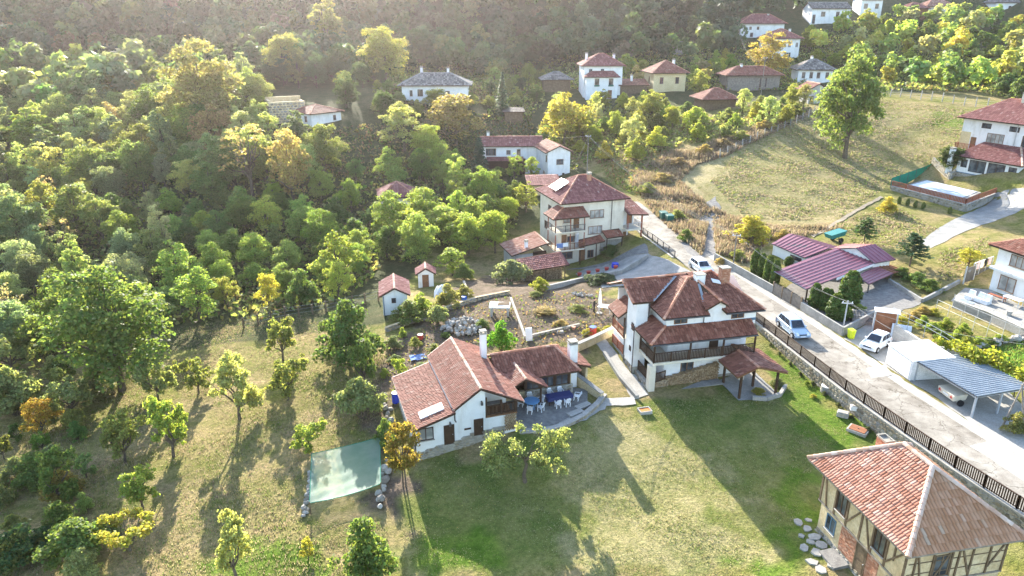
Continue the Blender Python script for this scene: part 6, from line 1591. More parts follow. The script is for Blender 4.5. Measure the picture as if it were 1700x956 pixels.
# ------------------------------------------------------------------ person by the parasol
def person(loc, rz, label):
    t = thing('person', label, 'person', loc, rz)
    V = [(0, 0, .95), (0, .01, 1.15), (0, .0, 1.36), (0, -.01, 1.48), (0, -.03, 1.56), (0, -.04, 1.66), (0, -.02, 1.74)]
    R_ = [.15, .145, .16, .075, .085, .10, .07]; E = [(i, i + 1) for i in range(6)]
    def chain(root, pts, rad):
        p = root
        for q, r in zip(pts, rad): V.append(q); R_.append(r); E.append((p, len(V) - 1)); p = len(V) - 1
        return p
    for s in (-1, 1):
        chain(0, [(s * .10, 0, .88), (s * .12, -.02 + .05 * s, .50), (s * .12, .02 + .09 * s, .10), (s * .13, -.12 + .09 * s, .05)], [.105, .075, .05, .045])
        e = chain(2, [(s * .19, 0, 1.38), (s * .25, -.02, 1.12), (s * .20, -.24, 1.02), (s * .17, -.31, 1.03)], [.07, .05, .038, .034])
        b = V[e]
        for k in range(5):
            dx = (k - 2) * .018; L = (.045, .07, .08, .075, .06)[k]
            if k == 0: chain(e, [(b[0] - s * .035, b[1] - .02, b[2] + .01), (b[0] - s * .05, b[1] - .05, b[2])], [.012, .009])
            else: chain(e, [(b[0] + dx, b[1] - L * .6, b[2] - .01), (b[0] + dx, b[1] - L, b[2] - .035)], [.011, .008])
    me = bpy.data.meshes.new('body'); me.from_pydata(V, E, []); o = link('body', me, t)
    m = o.modifiers.new('Skin', 'SKIN')
    for i, r in enumerate(R_):
        sv = me.skin_vertices[0].data[i]; sv.radius = (r, r * (.72 if i < 3 else 1)); sv.use_root = i == 0
    m.use_smooth_shade = True
    sb = o.modifiers.new('Sub', 'SUBSURF'); sb.levels = 1; sb.render_levels = 2
    n = NT('clothes_and_skin'); ob = n.obj(); sp = n.n('ShaderNodeSeparateXYZ'); n.l(ob, sp.inputs[0])
    k = n.math('MAXIMUM', n.math('GREATER_THAN', sp.outputs[2], 1.47), n.math('LESS_THAN', sp.outputs[1], -.26))
    n.bsdf(n.mix(k, (.018, .018, .022), (.46, .29, .21)), .85); me.materials.append(n.mat)
    h = MB(); h.lathe([(.088, 1.66), (.108, 1.71), (.10, 1.77), (.05, 1.81)], 10, (0, -.005)); h.build('hair', M['hair'], t, smooth=True)
    for s in (-1, 1):
        m = MB(); m.lathe([(.004, 1.672), (.012, 1.68), (.004, 1.688)], 6, (s * .035, -.128)); m.build('eye', M['cloth_black'], t)
        m = MB(); m.hexa([(s * .097 - .008, -.05, 1.63), (s * .097 + .008, -.05, 1.63), (s * .097 + .008, -.02, 1.63), (s * .097 - .008, -.02, 1.63), (s * .105 - .008, -.05, 1.69), (s * .105 + .008, -.05, 1.69), (s * .105 + .008, -.02, 1.69), (s * .105 - .008, -.02, 1.69)]); m.build('ear', M['skin'], t)
    m = MB(); m.hexa([(-.015, -.13, 1.635), (.015, -.13, 1.635), (.015, -.11, 1.635), (-.015, -.11, 1.635), (-.008, -.128, 1.675), (.008, -.128, 1.675), (.008, -.11, 1.675), (-.008, -.11, 1.675)]); m.v[0] = (-.013, -.155, 1.638); m.v[1] = (.013, -.155, 1.638); m.build('nose', M['skin'], t)
    m = MB(); m.box(-.028, .028, -.125, -.112, 1.598, 1.608); m.build('mouth', M['cloth_pink'], t)
    return t
person(G(986, 519), 1.2, 'person in black clothes standing beside the closed parasol, arms held forward')
# ------------------------------------------------------------------ vehicles
def car(loc, rz, label, paint, L=4.0, Wd=1.7, Hc=1.5, hood=.95, cab=(1.0, 1.75), roof_end=.86, rear=.97, rails=False):
    t = thing('parked_car', label, 'car', loc, rz, None)
    y = Wd / 2
    side = [(.04, .30), (0, .52), (.10, .70), (.45, .80), (cab[0], .93), (L * rear, .96), (L, .72), (L - .03, .30)]
    b = MB(); n0 = len(b.v)
    rings = [(-y + .10, 1.0, -.03), (-y, .985, 0), (-y, .985, 0), (0, 1.02, .02), (y, .985, 0), (y - .10, 1.0, -.03)]
    secs = [(-y + .09, 0.93), (-y, 1.0), (y, 1.0), (y - .09, .93)]
    for yy, k in secs:
        for x, z in side: b.v.append(((x - L / 2) * (k * .5 + .5), yy, .30 + (z - .30) * (1.0 if abs(yy) < y - .05 else .94)))
    m_ = len(side)
    for a in range(3):
        for i in range(m_):
            j = (i + 1) % m_; b.f.append((a * m_ + i, a * m_ + j, (a + 1) * m_ + j, (a + 1) * m_ + i)); b.m.append(0); b.r.append(.5)
    b.f.append(tuple(range(m_))); b.f.append(tuple(3 * m_ + i for i in reversed(range(m_)))); b.m += [0, 0]; b.r += [.5, .5]
    bo = b.build('body', M[paint], t); bv = bo.modifiers.new('Bevel', 'BEVEL'); bv.width = .05; bv.segments = 2; bv.limit_method = 'ANGLE'
    x0, x1, x2, x3 = cab[0] - L / 2, cab[1] - L / 2, L * roof_end - L / 2, L * rear - L / 2 - .02
    yb, yt, zb, zt = y - .07, y - .22, .92, Hc
    c = MB(); c.hexa([(x0, -yb, zb), (x3, -yb, zb), (x3, yb, zb), (x0, yb, zb), (x1, -yt, zt - .03), (x2, -yt, zt), (x2, yt, zt), (x1, yt, zt - .03)])
    co = c.build('cabin', M[paint], t); bv = co.modifiers.new('Bevel', 'BEVEL'); bv.width = .06; bv.segments = 2
    e = .012
    def pane(nm, p): m = MB(); m.poly(p); m.build(nm, M['glass_car'], t)
    def lp(a, b_, f): return tuple(a[k] + (b_[k] - a[k]) * f for k in range(3))
    A, B, C_, D_ = (x0 - e, -yb, zb), (x0 - e, yb, zb), (x1 - e, yt, zt - .03), (x1 - e, -yt, zt - .03)
    def inset(q, u0, u1, v0, v1, off):
        f = lambda u, v: lp(lp(q[0], q[1], u), lp(q[3], q[2], u), v)
        return [tuple(f(u, v)[k] + off[k] for k in range(3)) for u, v in ((u0, v0), (u1, v0), (u1, v1), (u0, v1))]
    pane('windscreen', inset((A, B, C_, D_), .07, .93, .08, .93, (-.012, 0, .008)))
    A, B, C_, D_ = (x3, yb, zb), (x3, -yb, zb), (x2, -yt, zt), (x2, yt, zt)
    pane('rear_window', inset((A, B, C_, D_), .1, .9, .25, .9, (.018, 0, .008)))
    for s in (-1, 1):
        q = ((x0, s * yb, zb), (x3, s * yb, zb), (x2, s * yt, zt), (x1, s * yt, zt))
        for u0, u1 in ((.12, .46), (.50, .78), (.81, .93)):
            p = inset(q, u0, u1, .14, .86, (0, s * .014, .006)); pane('side_window', p if s < 0 else p[::-1])
        m = MB(); m.box(x0 + .25, x0 + .40, s * y - .10 if s < 0 else y - .02, s * y + .02 if s < 0 else y + .10, .96, 1.06); m.build('mirror', M[paint], t)
        m = MB(); m.hexa([(-L / 2 - .005, s * (y - .32) - .14, .56), (-L / 2 + .02, s * (y - .32) + .14, .56), (-L / 2 + .2, s * (y - .28) + .12, .6), (-L / 2 + .2, s * (y - .28) - .12, .6), (-L / 2 + .03, s * (y - .32) - .14, .70), (-L / 2 + .06, s * (y - .32) + .14, .70), (-L / 2 + .28, s * (y - .28) + .12, .79), (-L / 2 + .28, s * (y - .28) - .12, .79)]); m.build('headlight', M['lamp_glass'], t)
        m = MB(); m.box(L / 2 - .08, L / 2 + .012, s * (y - .16) - .09, s * (y - .16) + .09, .62, .85); m.build('tail_light', M['tail_red'], t)
        if rails: m = MB(); m.tube([(x1 + .1, s * (yt - .04), zt + .04), (x2 - .1, s * (yt - .04), zt + .05)], .022, 6); m.build('roof_rail', M['metal_dark'], t)
        for x in (-L / 2 + .68, L / 2 - .68):
            m = MB(); m.tube([(x, s * (y + .012), .31), (x, s * (y - .2), .31)], .31, 16); w = m.build('wheel', M['black_rubber'], t)
            m = MB(); m.tube([(x, s * (y + .022), .31), (x, s * (y + .005), .31)], .19, 12); m.build('rim', M['metal_grey'], w)
    m = MB(); m.box(-L / 2 - .03, -L / 2 + .12, -y + .12, y - .12, .34, .52); m.build('bumper', M[paint], t)
    m = MB(); m.box(-L / 2 - .04, -L / 2 - .005, -.26, .26, .40, .50); m.build('number_plate', M['panel_white'], t)
    m = MB(); m.box(-L / 2 + .0, -L / 2 + .05, -.4, .4, .56, .66); m.build('grille', M['black_rubber'], t)
    return t
car((36.2, 64.2, 1.26), math.radians(-141) + PI, 'small white hatchback parked in the bay beside the white garage', 'car_white', 3.6, 1.64, 1.49)
car((29.35, 68.0, 1.25), math.radians(-83.5) + PI, 'silver-blue estate car with roof rails standing on the road by the picket fence', 'car_silver', 4.4, 1.74, 1.62, rails=True)
g = G(1163, 450); car((g[0], g[1], g[2] + .03), math.radians(-78) + PI, 'white car on the road behind the chalet roof', 'car_white', 4.1, 1.7, 1.5)
g = G(1577, 664); t = thing('trailer', 'small cream trailer with red triangular reflectors under the corrugated carport', 'trailer', g, math.radians(-84))
m = MB(); m.hexa([(-.9, -.5, .42), (.95, -.5, .42), (.95, .6, .5), (-.9, .6, .5), (-.95, -.6, .95), (1.0, -.6, .95), (1.0, .7, 1.05), (-.95, .7, 1.05)]); m.build('tub', M['cream'], t)
for s in (-.72, .72): m = MB(); m.poly([(s - .17, -.585, .62), (s + .17, -.585, .62), (s, -.61, .92)]); m.build('reflector', M['tail_red'], t)
m = MB(); m.poly([(-.35, -.57, .60), (.35, -.57, .60), (.35, -.585, .78), (-.35, -.585, .78)]); m.build('number_plate', M['panel_white'], t)
for s in (-1, 1): m = MB(); m.tube([(s * 1.0, .1, .28), (s * 1.18, .1, .28)], .28, 12); m.build('wheel', M['black_rubber'], t)
m = MB(); m.bar((-.95, 0, .3), (.95, 0, .3), .08); m.bar((-.5, .6, .6), (0, 2.0, 1.35), .08); m.bar((.5, .6, .6), (0, 2.0, 1.35), .08); m.build('drawbar', M['metal_grey'], t)
def bin_(px, py, rz, mat, label, h=1.05, w=.58, grp=None):
    g = G(px, py); t = thing('wheeled_bin', label, 'bin', g, rz, grp)
    m = MB(); m.hexa([(-w * .4, -w * .4, .08), (w * .4, -w * .4, .08), (w * .4, w * .4, .08), (-w * .4, w * .4, .08), (-w / 2, -w / 2, h * .9), (w / 2, -w / 2, h * .9), (w / 2, w / 2, h * .9), (-w / 2, w / 2, h * .9)]); m.build('tub', M[mat], t)
    m = MB(); m.hexa([(-w * .54, -w * .54, h * .902), (w * .54, -w * .54, h * .902), (w * .54, w * .56, h * .902), (-w * .54, w * .56, h * .902), (-w * .5, -w * .5, h * .95), (w * .5, -w * .5, h * .95), (w * .5, w * .56, h), (-w * .5, w * .56, h)]); m.build('lid', M[mat], t)
    for s in (-1, 1): m = MB(); m.tube([(s * w * .42, w * .42, .1), (s * w * .5, w * .42, .1)], .1, 8); m.build('wheel', M['black_rubber'], t)
bin_(1412, 562, .3, 'lime', 'bright yellow-green wheeled bin at the parking bay corner')
bin_(1101, 364, .2, 'green_bin', 'dark green rubbish container at the roadside, left one', 1.3, 1.1, 'green containers'); bin_(1111, 369, .2, 'green_bin', 'dark green rubbish container at the roadside, right one', 1.3, 1.1, 'green containers')
# ------------------------------------------------------------------ gate, terraced garden, trellis
g = G(1466, 552); t = thing('yard_gate', 'tall brown sheet metal gate with pale tin canopy behind the parking bay', 'gate', g, math.radians(-20))
m = MB(); m.box(-.95, .95, -.04, .04, .05, 2.3); m.build('gate_leaf', M['rust'], t)
m = MB(); m.hexa([(-1.2, -.5, 2.4), (1.2, -.5, 2.4), (1.2, .4, 2.55), (-1.2, .4, 2.55), (-1.2, -.5, 2.46), (1.2, -.5, 2.46), (1.2, .4, 2.61), (-1.2, .4, 2.61)]); m.build('canopy', M['panel_white'], t)
for s in (-1, 1): m = MB(); m.box(s * 1.05 - .07, s * 1.05 + .07, -.07, .07, -.1, 2.42); m.build('post', M['metal_grey'], t)
wall_run('bay_wall', 'tall grey wall of the vegetable terrace behind the white car', [(*G(1482, 562)[:2], 2.9), (*G(1530, 590)[:2], 2.7), (*G(1600, 600)[:2], 2.5)], 1.5, .3, 'grey_plaster')
t = thing('terrace_railing', 'thin pale metal railing and trellis wires along the vegetable terrace', 'railing')
rp = [PZ(1481, 524, 2.9), PZ(1508, 536, 2.9), PZ(1535, 549, 2.9), PZ(1560, 563, 2.9), PZ(1588, 580, 2.8)]
m = MB()
for a, b in zip(rp[:-1], rp[1:]):
    for h in (.45, .9): m.tube([(a[0], a[1], a[2] + h), (b[0], b[1], b[2] + h)], .02, 5)
m.build('rail', M['metal_grey'], t)
for p in rp: m = MB(); m.tube([(p[0], p[1], p[2] - 1.2), (p[0], p[1], p[2] + .95)], .025, 6); m.build('post', M['metal_grey'], t)
t = thing('vine_trellis', 'row of thin trellis posts with wires across the vegetable terrace', 'trellis')
for r, (pa, pb) in enumerate((((1552, 520), (1660, 572)), ((1580, 512), (1690, 560)))):
    A, B = G(*pa), G(*pb); pts = [lerp3(A, B, k / 5) for k in range(6)]
    for p in pts: m = MB(); z = gz(p[0], p[1]); m.tube([(p[0], p[1], z - .2), (p[0], p[1], z + 1.7)], .022, 5); m.build('post', M['metal_grey'], t)
    m = MB()
    for h in (1.0, 1.6): m.tube([(p[0], p[1], gz(p[0], p[1]) + h) for p in pts], .018, 4, cap=False)
    m.build('wire', M['metal_grey'], t)
for i, (x, y, h, s) in enumerate(((1497, 538, 12, 26), (1515, 530, 14, 30), (1530, 540, 16, 28), (1548, 552, 20, 30), (1566, 545, 22, 30), (1560, 565, 20, 26), (1583, 566, 22, 30), (1602, 575, 22, 30), (1596, 555, 20, 28), (1622, 572, 20, 28), (1640, 572, 16, 26), (1530, 520, 14, 26), (1660, 566, 12, 26), (1552, 522, 12, 24))):
    pass
wall_run('terrace_front_wall', 'grey stone wall in front of the white house terrace', [(*G(1582, 510)[:2],), (*G(1640, 532)[:2],), (*G(1712, 566)[:2],)], .9, .3, 'concrete', 'wall', 'pale_concrete')
# terrace furniture
def cover_chair(px, py, label):
    g = G(px, py); t = thing('covered_chair', label, 'chair', (g[0], g[1], g[2] + .06), -1.2, 'covered chairs on the terrace')
    m = MB(); m.hexa([(-.4, -.4, 0), (.4, -.4, 0), (.4, .4, 0), (-.4, .4, 0), (-.36, -.36, .45), (.36, -.36, .45), (.36, .36, .45), (-.36, .36, .45)]); m.build('seat_cover', M['white_cloth'], t)
    m = MB(); m.hexa([(-.38, .12, .451), (.38, .12, .451), (.38, .38, .451), (-.38, .38, .451), (-.33, .25, 1.0), (.33, .25, 1.0), (.33, .4, 1.0), (-.33, .4, 1.0)]); m.build('back_cover', M['white_cloth'], t)
cover_chair(1609, 497, 'tall white covered chair at the head of the terrace steps'); cover_chair(1625, 501, 'white covered chair in the middle of the terrace'); cover_chair(1636, 505, 'white covered chair nearest the terrace wall')
def simple_table(px, py, rz, L_, Wd, h, top, leg, label, name='table', cat='table'):
    g = G(px, py); t = thing(name, label, cat, (g[0], g[1], g[2] + .06), rz)
    m = MB(); m.box(-L_ / 2, L_ / 2, -Wd / 2, Wd / 2, h - .05, h); m.build('tabletop', M[top], t)
    for sx in (-1, 1):
        for sy in (-1, 1): m = MB(); m.box(sx * (L_ / 2 - .08) - .03, sx * (L_ / 2 - .08) + .03, sy * (Wd / 2 - .08) - .03, sy * (Wd / 2 - .08) + .03, 0, h - .051); m.build('leg', M[leg], t)
simple_table(1680, 506, -1.2, 1.9, .9, .75, 'white_cloth', 'metal_white', 'white cloth-covered table under the ground floor window', 'terrace_table')
simple_table(1654, 498, -1.2, 1.9, .5, .45, 'wood_red', 'wood_red', 'long red wooden bench against the white house wall', 'garden_bench', 'bench')
simple_table(1603, 508, -.9, 1.5, .8, .5, 'metal_blue', 'metal_grey', 'pale blue low lounger on the terrace steps', 'garden_lounger', 'lounger')
g = G(1674, 524); m = MB(); m.lathe([(.22, 0), (.3, .5), (.34, .55), (.3, .56)], 10); props(m.build('stone_pot', M['pale_concrete'], None, g), 'tall pale stone pot on the edge of the terrace', 'pot')
# clothes gate
g = G(1607, 468); t = thing('garden_gate', 'dark metal garden gate with blue emblem beside the terrace steps', 'gate', g, .5)
m = MB(); m.box(-.85, .85, -.03, .03, .1, 1.9); m.build('gate_leaf', M['metal_dark'], t)
m = MB(); m.tube([(-.3 + .22 * math.cos(a * PI / 4), -.045, 1.45 + .13 * math.sin(a * PI / 4)) for a in range(9)], .03, 5); m.build('emblem', M['metal_blue'], t)
for s in (-1, 1): m = MB(); m.box(s * .95 - .06, s * .95 + .06, -.06, .06, -.1, 2.1); m.build('post', M['metal_grey'], t)
a, b = G(1612, 462), G(1645, 444); t = thing('clothes_line', 'fence with a rail where washing hangs, right of the dark garden gate', 'fence', (a[0], a[1], a[2]), math.atan2(b[1] - a[1], b[0] - a[0]))
Lc = math.hypot(b[0] - a[0], b[1] - a[1]); m = MB(); m.bar((0, 0, 1.9), (Lc, 0, 2.0), .08); m.build('rail', M['metal_white'], t); m = MB(); m.box(0, Lc, -.02, .02, .1, .8); m.build('lower_panel', M['metal_dark'], t)
for k in range(4): m = MB(); m.box(Lc * k / 3 - .04, Lc * k / 3 + .04, -.04, .04, -.2, 1.95); m.build('post', M['metal_grey'], t)
for k, (f, w_, mt, lb) in enumerate(((.22, .5, 'cloth_pink', 'small pink cloth hanging first on the washing rail'), (.42, .7, 'white_cloth', 'white towel hanging in the middle of the washing rail'), (.62, .5, 'cloth_black', 'black garment hanging on the washing rail'), (.82, .7, 'cloth_pink', 'wide pink towel hanging last on the washing rail'))):
    m = MB(); m.box(-w_ / 2, w_ / 2, -.05, -.042, -.95, 0); m.box(-w_ / 2, w_ / 2, .042, .05, -.6, 0); m.box(-w_ / 2, w_ / 2, -.05, .05, .001, .012)
    an = math.atan2(b[1] - a[1], b[0] - a[0]); props(m.build('laundry', M[mt], None, (a[0] + math.cos(an) * Lc * f, a[1] + math.sin(an) * Lc * f, a[2] + 1.95 + .1 * f), an), lb, 'laundry', 'washing on the rail')
wall_run('garden_border', 'low grey wall along the gravel yard below the pine', [G(1475, 468)[:2], G(1530, 502)[:2], G(1592, 470)[:2]], .45, .25, 'concrete')
# ------------------------------------------------------------------ pool
pc, pl, pr_ = PZ(1602, 343, 4.0), PZ(1480, 312, 4.0), PZ(1652, 324, 4.0)
bk, br_ = PZ(1546, 284, 4.6), PZ(1640, 316, 4.4)
wall_run('pool_wall', 'rubble stone wall around the front and right of the covered pool', [(*pl[:2], 4.35), (*pc[:2], 4.35), (*pr_[:2], 4.35)], 1, .4, 'mortar', 'stone wall', 'pale_concrete', -.8, .6)
t = thing('pool_fence', 'red-brown picket fence on the stone wall around the covered pool', 'fence')
for a, b in ((pl, pc), (pc, pr_)): railing(t, (a[0], a[1], 4.42), (b[0], b[1], 4.42), .85, 'wood_red', .26, .15, 'fence_panel', 2.6, 'picket')
t = thing('pool', 'rectangular pool covered with a pale tarpaulin', 'pool')
tq = [PZ(1512, 308, 4.25), PZ(1598, 329, 4.25), PZ(1622, 319, 4.25), PZ(1539, 300, 4.25)]
cen = [sum(p[k] for p in tq) / 4 for k in range(2)]
m = MB(); m.prism([(cen[0] + (p[0] - cen[0]) * 1.12, cen[1] + (p[1] - cen[1]) * 1.12) for p in tq], 3.2, 4.3); m.build('pool_rim', M['concrete'], t)
V, Fc = [], []; n = 14
for i in range(n + 1):
    for j in range(n + 1):
        p = lerp3(lerp3(tq[0], tq[1], i / n), lerp3(tq[3], tq[2], i / n), j / n)
        V.append((p[0], p[1], 4.36 + .035 * math.sin(i * 1.3 + j * .7) * math.sin(j * 1.1)))
for i in range(n):
    for j in range(n): a = i * (n + 1) + j; Fc.append((a, a + n + 1, a + n + 2, a + 1))
me = bpy.data.meshes.new('tarpaulin'); me.from_pydata(V, [], Fc); me.materials.append(M['tarpaulin']); link('tarpaulin', me, t)
t = thing('mesh_fence', 'green mesh fence along the left side of the pool', 'fence')
a, b = PZ(1479, 306, 4.4), PZ(1546, 282, 4.9)
for k in range(5):
    p, q = lerp3(a, b, k / 5), lerp3(a, b, (k + 1) / 5); m = MB(); m.hexa([(p[0], p[1], gz(p[0], p[1])), (q[0], q[1], gz(q[0], q[1])), (q[0] + .04, q[1] + .04, gz(q[0], q[1])), (p[0] + .04, p[1] + .04, gz(p[0], p[1])), (p[0], p[1], p[2] + 1.15), (q[0], q[1], q[2] + 1.15), (q[0] + .04, q[1] + .04, q[2] + 1.15), (p[0] + .04, p[1] + .04, p[2] + 1.15)]); m.build('mesh_panel', M['green_net'], t)
for k in range(6): p = lerp3(a, b, k / 5); m = MB(); m.tube([(p[0] - .05, p[1] - .05, gz(p[0], p[1]) - .2), (p[0] - .05, p[1] - .05, p[2] + 1.25)], .05, 6); m.build('post', M['metal_dark'], t)
wall_run('sunroom_terrace_wall', 'rubble wall stepping down beside the sunroom', [(*PZ(1546, 282, 4.9)[:2],), (*PZ(1578, 292, 5.2)[:2],), (*PZ(1590, 284, 5.8)[:2],)], 1.1, .4, 'mortar', 'stone wall', None, -.5, .6)
# ------------------------------------------------------------------ poles, wires, field fences
def pole(name, label, px, py, top, mat='wood_grey', arms=True, r=.11, lean=(0, 0)):
    g = G(px, py); dep = (np.array(g) - np.array([0, 0, CAMH])) @ _fw
    h = (py - top) / F * dep / math.cos(math.atan2(CAMH - g[2], math.hypot(g[0], g[1])))
    t = thing(name, label, 'pole', g)
    m = MB(); m.tube([(0, 0, -.5), (lean[0], lean[1], h)], [r, r * .7], 8); m.build('mast', M[mat], t)
    if arms:
        m = MB(); m.bar((-.55, .1, h - .3), (.55, -.1, h - .3), .08); m.build('crossarm', M['metal_grey'], t)
        for s in (-.45, 0, .45): m = MB(); m.lathe([(.04, h - .26), (.06, h - .18), (.03, h - .08)], 6, (s, -s * .18)); m.build('insulator', M['panel_white'], t)
    return (g[0] + lean[0], g[1] + lean[1], g[2] + h - .15)
p1 = pole('power_pole', 'grey power pole behind the cream three storey house', 974, 300, 226)
p2 = pole('power_pole', 'wooden power pole at the roadside behind the chalet', 1217, 442, 388)
p3 = pole('power_pole', 'thin power pole in front of the red roofed barn', 1262, 168, 98)
p4 = pole('power_pole', 'short pale pole beside the parking bay thujas', 1399, 548, 499, 'metal_grey', True, .09)
p5 = pole('power_pole', 'weathered pole by the wide white house high in the village', 1221, 92, 50)
p6 = pole('leaning_pole', 'leaning thin pole by the blue corrugated carport', 1658, 716, 640, 'wood_grey', False, .08, (1.6, .8))
p7 = pole('leaning_pole', 'second leaning pole crossing the first beside the carport', 1703, 722, 640, 'wood_grey', False, .08, (-1.2, .3))
def wire(a, b, label, sag=.9, off=(0, 0, 0), r=.013):
    m = MB(); a = Vector(a) + Vector(off); b = Vector(b) + Vector(off)
    m.tube([a.lerp(b, k / 12) - Vector((0, 0, sag * 4 * (k / 12) * (1 - k / 12))) for k in range(13)], r, 4, cap=False)
    props(m.build('power_line', M['concrete'], None), label, 'wire', 'overhead wires')
wire(p1, p2, 'overhead wire from the pole behind the cream house to the chalet roadside pole, upper', 1.4); wire(p1, p2, 'overhead wire from the pole behind the cream house to the chalet roadside pole, lower', 1.9, (.3, 0, -.3)); wire(p1, p2, 'thin outer wire beside the pair above the road', 1.6, (-.4, 0, .1))
wire(p2, p4, 'wire crossing the road from chalet pole to parking bay pole', .8); wire(p2, p4, 'second wire crossing the road to the parking bay pole', 1.1, (.3, .3, -.1))
wire(p4, p6, 'wire from the parking bay pole over the white garage', .8); wire(p4, p7, 'wire from the parking bay pole over the carport', .9, (.2, .2, 0))
wire(p3, p5, 'sagging wire up to the wide white house', 3.5); wire(p3, p5, 'second sagging wire up to the wide white house', 4.3, (.5, 0, 0)); wire(p1, D(866, 210, 160), 'wire running from the power pole into the valley', 1.2)
ch_ = hl(-.6, 8.0); wire((ch_[0], ch_[1], 4.6), (*cl_(15.4, 5.7), 5.0), 'cable from the chalet side roof to the cottage chimney', .15, r=.025)
def post_fence(name, label, pts, n, h=1.5, mat='concrete', wires=True):
    t = thing(name, label, 'fence'); ps = []
    seg = [math.dist(a[:2], b[:2]) for a, b in zip(pts[:-1], pts[1:])]; tot = sum(seg)
    for k in range(n):
        d = tot * k / (n - 1); i = 0
        while i < len(seg) - 1 and d > seg[i]: d -= seg[i]; i += 1
        p = lerp3(pts[i], pts[i + 1], min(1, d / seg[i])); z = gz(p[0], p[1]); ps.append((p[0], p[1], z))
        m = MB(); l = RNG.uniform(-.12, .12); m.bar((p[0], p[1], z - .3), (p[0] + l, p[1], z + h * RNG.uniform(.85, 1.1)), .16); m.build('post', M[mat], t)
    m = MB()
    for hh in (.5, .95, 1.35):
        for a, b in zip(ps[:-1], ps[1:]): m.tube([(a[0], a[1], a[2] + hh), (b[0], b[1], b[2] + hh)], .012, 3, cap=False)
    m.build('wire', M['metal_grey'], t)
post_fence('field_fence', 'row of pale concrete posts with wire at the upper edge of the mown field', GP([(1462, 158), (1560, 168), (1680, 184)]), 13, 1.9)
post_fence('bank_fence', 'line of leaning pale posts between the thicket and the mown field', GP([(1195, 262), (1240, 240), (1300, 214), (1352, 190)]), 15, 1.7)
post_fence('orchard_fence', 'thin dark posts of the wire fence at the wood edge', GP([(405, 545), (480, 528), (560, 514), (628, 500)]), 11, 1.5, 'wood_old')
# hut and clutter
g = G(690, 536)
for i, (x, y, mt, lb) in enumerate(((966, 520, 'cloth_blue', ''),)): pass
q = at3(-1.0, -1.55, 1.35); m = MB(); m.box(-.5, .5, -.03, .03, -.7, 0); props(m.build('laundry', M['cloth_blue'], None, q, A3), 'blue cloth hung over the lower balcony rail of the cream house', 'laundry', 'washing on the balcony')
q = at3(-.1, -1.55, 1.35); m = MB(); m.box(-.4, .4, -.03, .03, -.6, 0); props(m.build('laundry', M['white_cloth'], None, q, A3), 'white cloth hung over the lower balcony rail of the cream house', 'laundry', 'washing on the balcony')
q = at3(2.2, -.35, .18); t = thing('boiler', 'grey cylinder boiler with white cap on the lower balcony of the cream house', 'boiler', q); m = MB(); m.lathe([(.3, 0), (.3, 1.8), (.2, 1.95)], 12); m.build('tank', M['metal_grey'], t); m = MB(); m.lathe([(.32, 1.96), (.32, 2.1), (.1, 2.25)], 12); m.build('cap', M['panel_white'], t)
g = G(735, 492); t = thing('plastic_sheet', 'crumpled white plastic sheet lying on the tall garden plants', 'plastic sheet', (g[0], g[1], g[2] + 1.5)); m = MB(); k = 7
for i in range(k):
    for j in range(k): m.poly([((i + a) * .3 - 1, (j + b) * .3 - 1, .25 * math.sin((i + a) * 1.7) * math.cos((j + b) * 1.3) - .06 * ((i + a - 3.5) ** 2 + (j + b - 3.5) ** 2)) for a, b in ((0, 0), (1, 0), (1, 1), (0, 1))])
m.build('sheet', M['white_cloth'], t)
g = G(1494, 560); m = MB(); m.hexa([(-.9, 0, 0), (.9, 0, 0), (.9, .1, 0), (-.9, .1, 0), (-.9, .5, 1.2), (.9, .5, 1.2), (.9, .58, 1.2), (-.9, .58, 1.2)]); props(m.build('leaning_board', M['panel_white'], None, g, -.5), 'large white board leaning on the terrace wall behind the white car', 'board')
for i, (x, y) in enumerate(((1448, 532), (1430, 530))):
    pass
g = G(1440, 534); t = thing('stacked_tiles', 'bluish stack of old roof tiles covering the corner planting', 'tiles', g, -.35)
m = MB(); add_tiles(m, [(-1.6, -.9, .3), (1.6, -.9, .3), (1.6, .9, .9), (-1.6, .9, .9)], .3, .36); m.build('roof_tiles', M['slate'], t, kind='stuff'); m = MB(); m.hexa([(-1.6, -.9, 0), (1.6, -.9, 0), (1.6, .9, 0), (-1.6, .9, 0), (-1.6, -.9, .28), (1.6, -.9, .28), (1.6, .9, .88), (-1.6, .9, .88)]); m.build('base', M['concrete'], t)

barrel(698, 563, 'red_paint', 'small red tub lying among the plants behind the cottage', .5, .3, 'tub', 'tub', 'red_paint')
g = G(694, 594); t = thing('groundsheet', 'crumpled blue sheet on the ground behind the cottage roof', 'sheet', g, .3); m = MB()
for i in range(5):
    for j in range(4): m.poly([((i + a) * .32 - .8, (j + b) * .3 - .6, .1 + .07 * math.sin((i + a) * 2.1) * math.cos((j + b) * 1.9)) for a, b in ((0, 0), (1, 0), (1, 1), (0, 1))])
m.build('sheet', M['cloth_blue'], t)
heap('stone_pile', 'low scatter of stones at the end of the dirt plot near the ivy bush', 'stones', line_pts(G(952, 488), G(980, 492), 22, .5, .2), .6)
g = G(955, 552)
for i, (x, y, lb) in enumerate(((930, 552, 'grey cement sack lying in front of the block wall'), (952, 547, 'small clay pot standing on the block wall line'))):
    g = G(x, y); m = MB()
    if i == 0: m.hexa([(-.4, -.25, 0), (.4, -.25, 0), (.4, .25, 0), (-.4, .25, 0), (-.32, -.18, .2), (.32, -.18, .2), (.32, .18, .2), (-.32, .18, .2)])
    else: m.lathe([(.14, 0), (.22, .3), (.24, .34)], 8)
    props(m.build(('cement_sack', 'clay_pot')[i], M[('concrete', 'brick')[i]], None, g), lb, ('sack', 'pot')[i])
wire(p1, (wl(118, -8), 118, 9.0), 'upper wire leaving the power pole towards the old trees', .8)
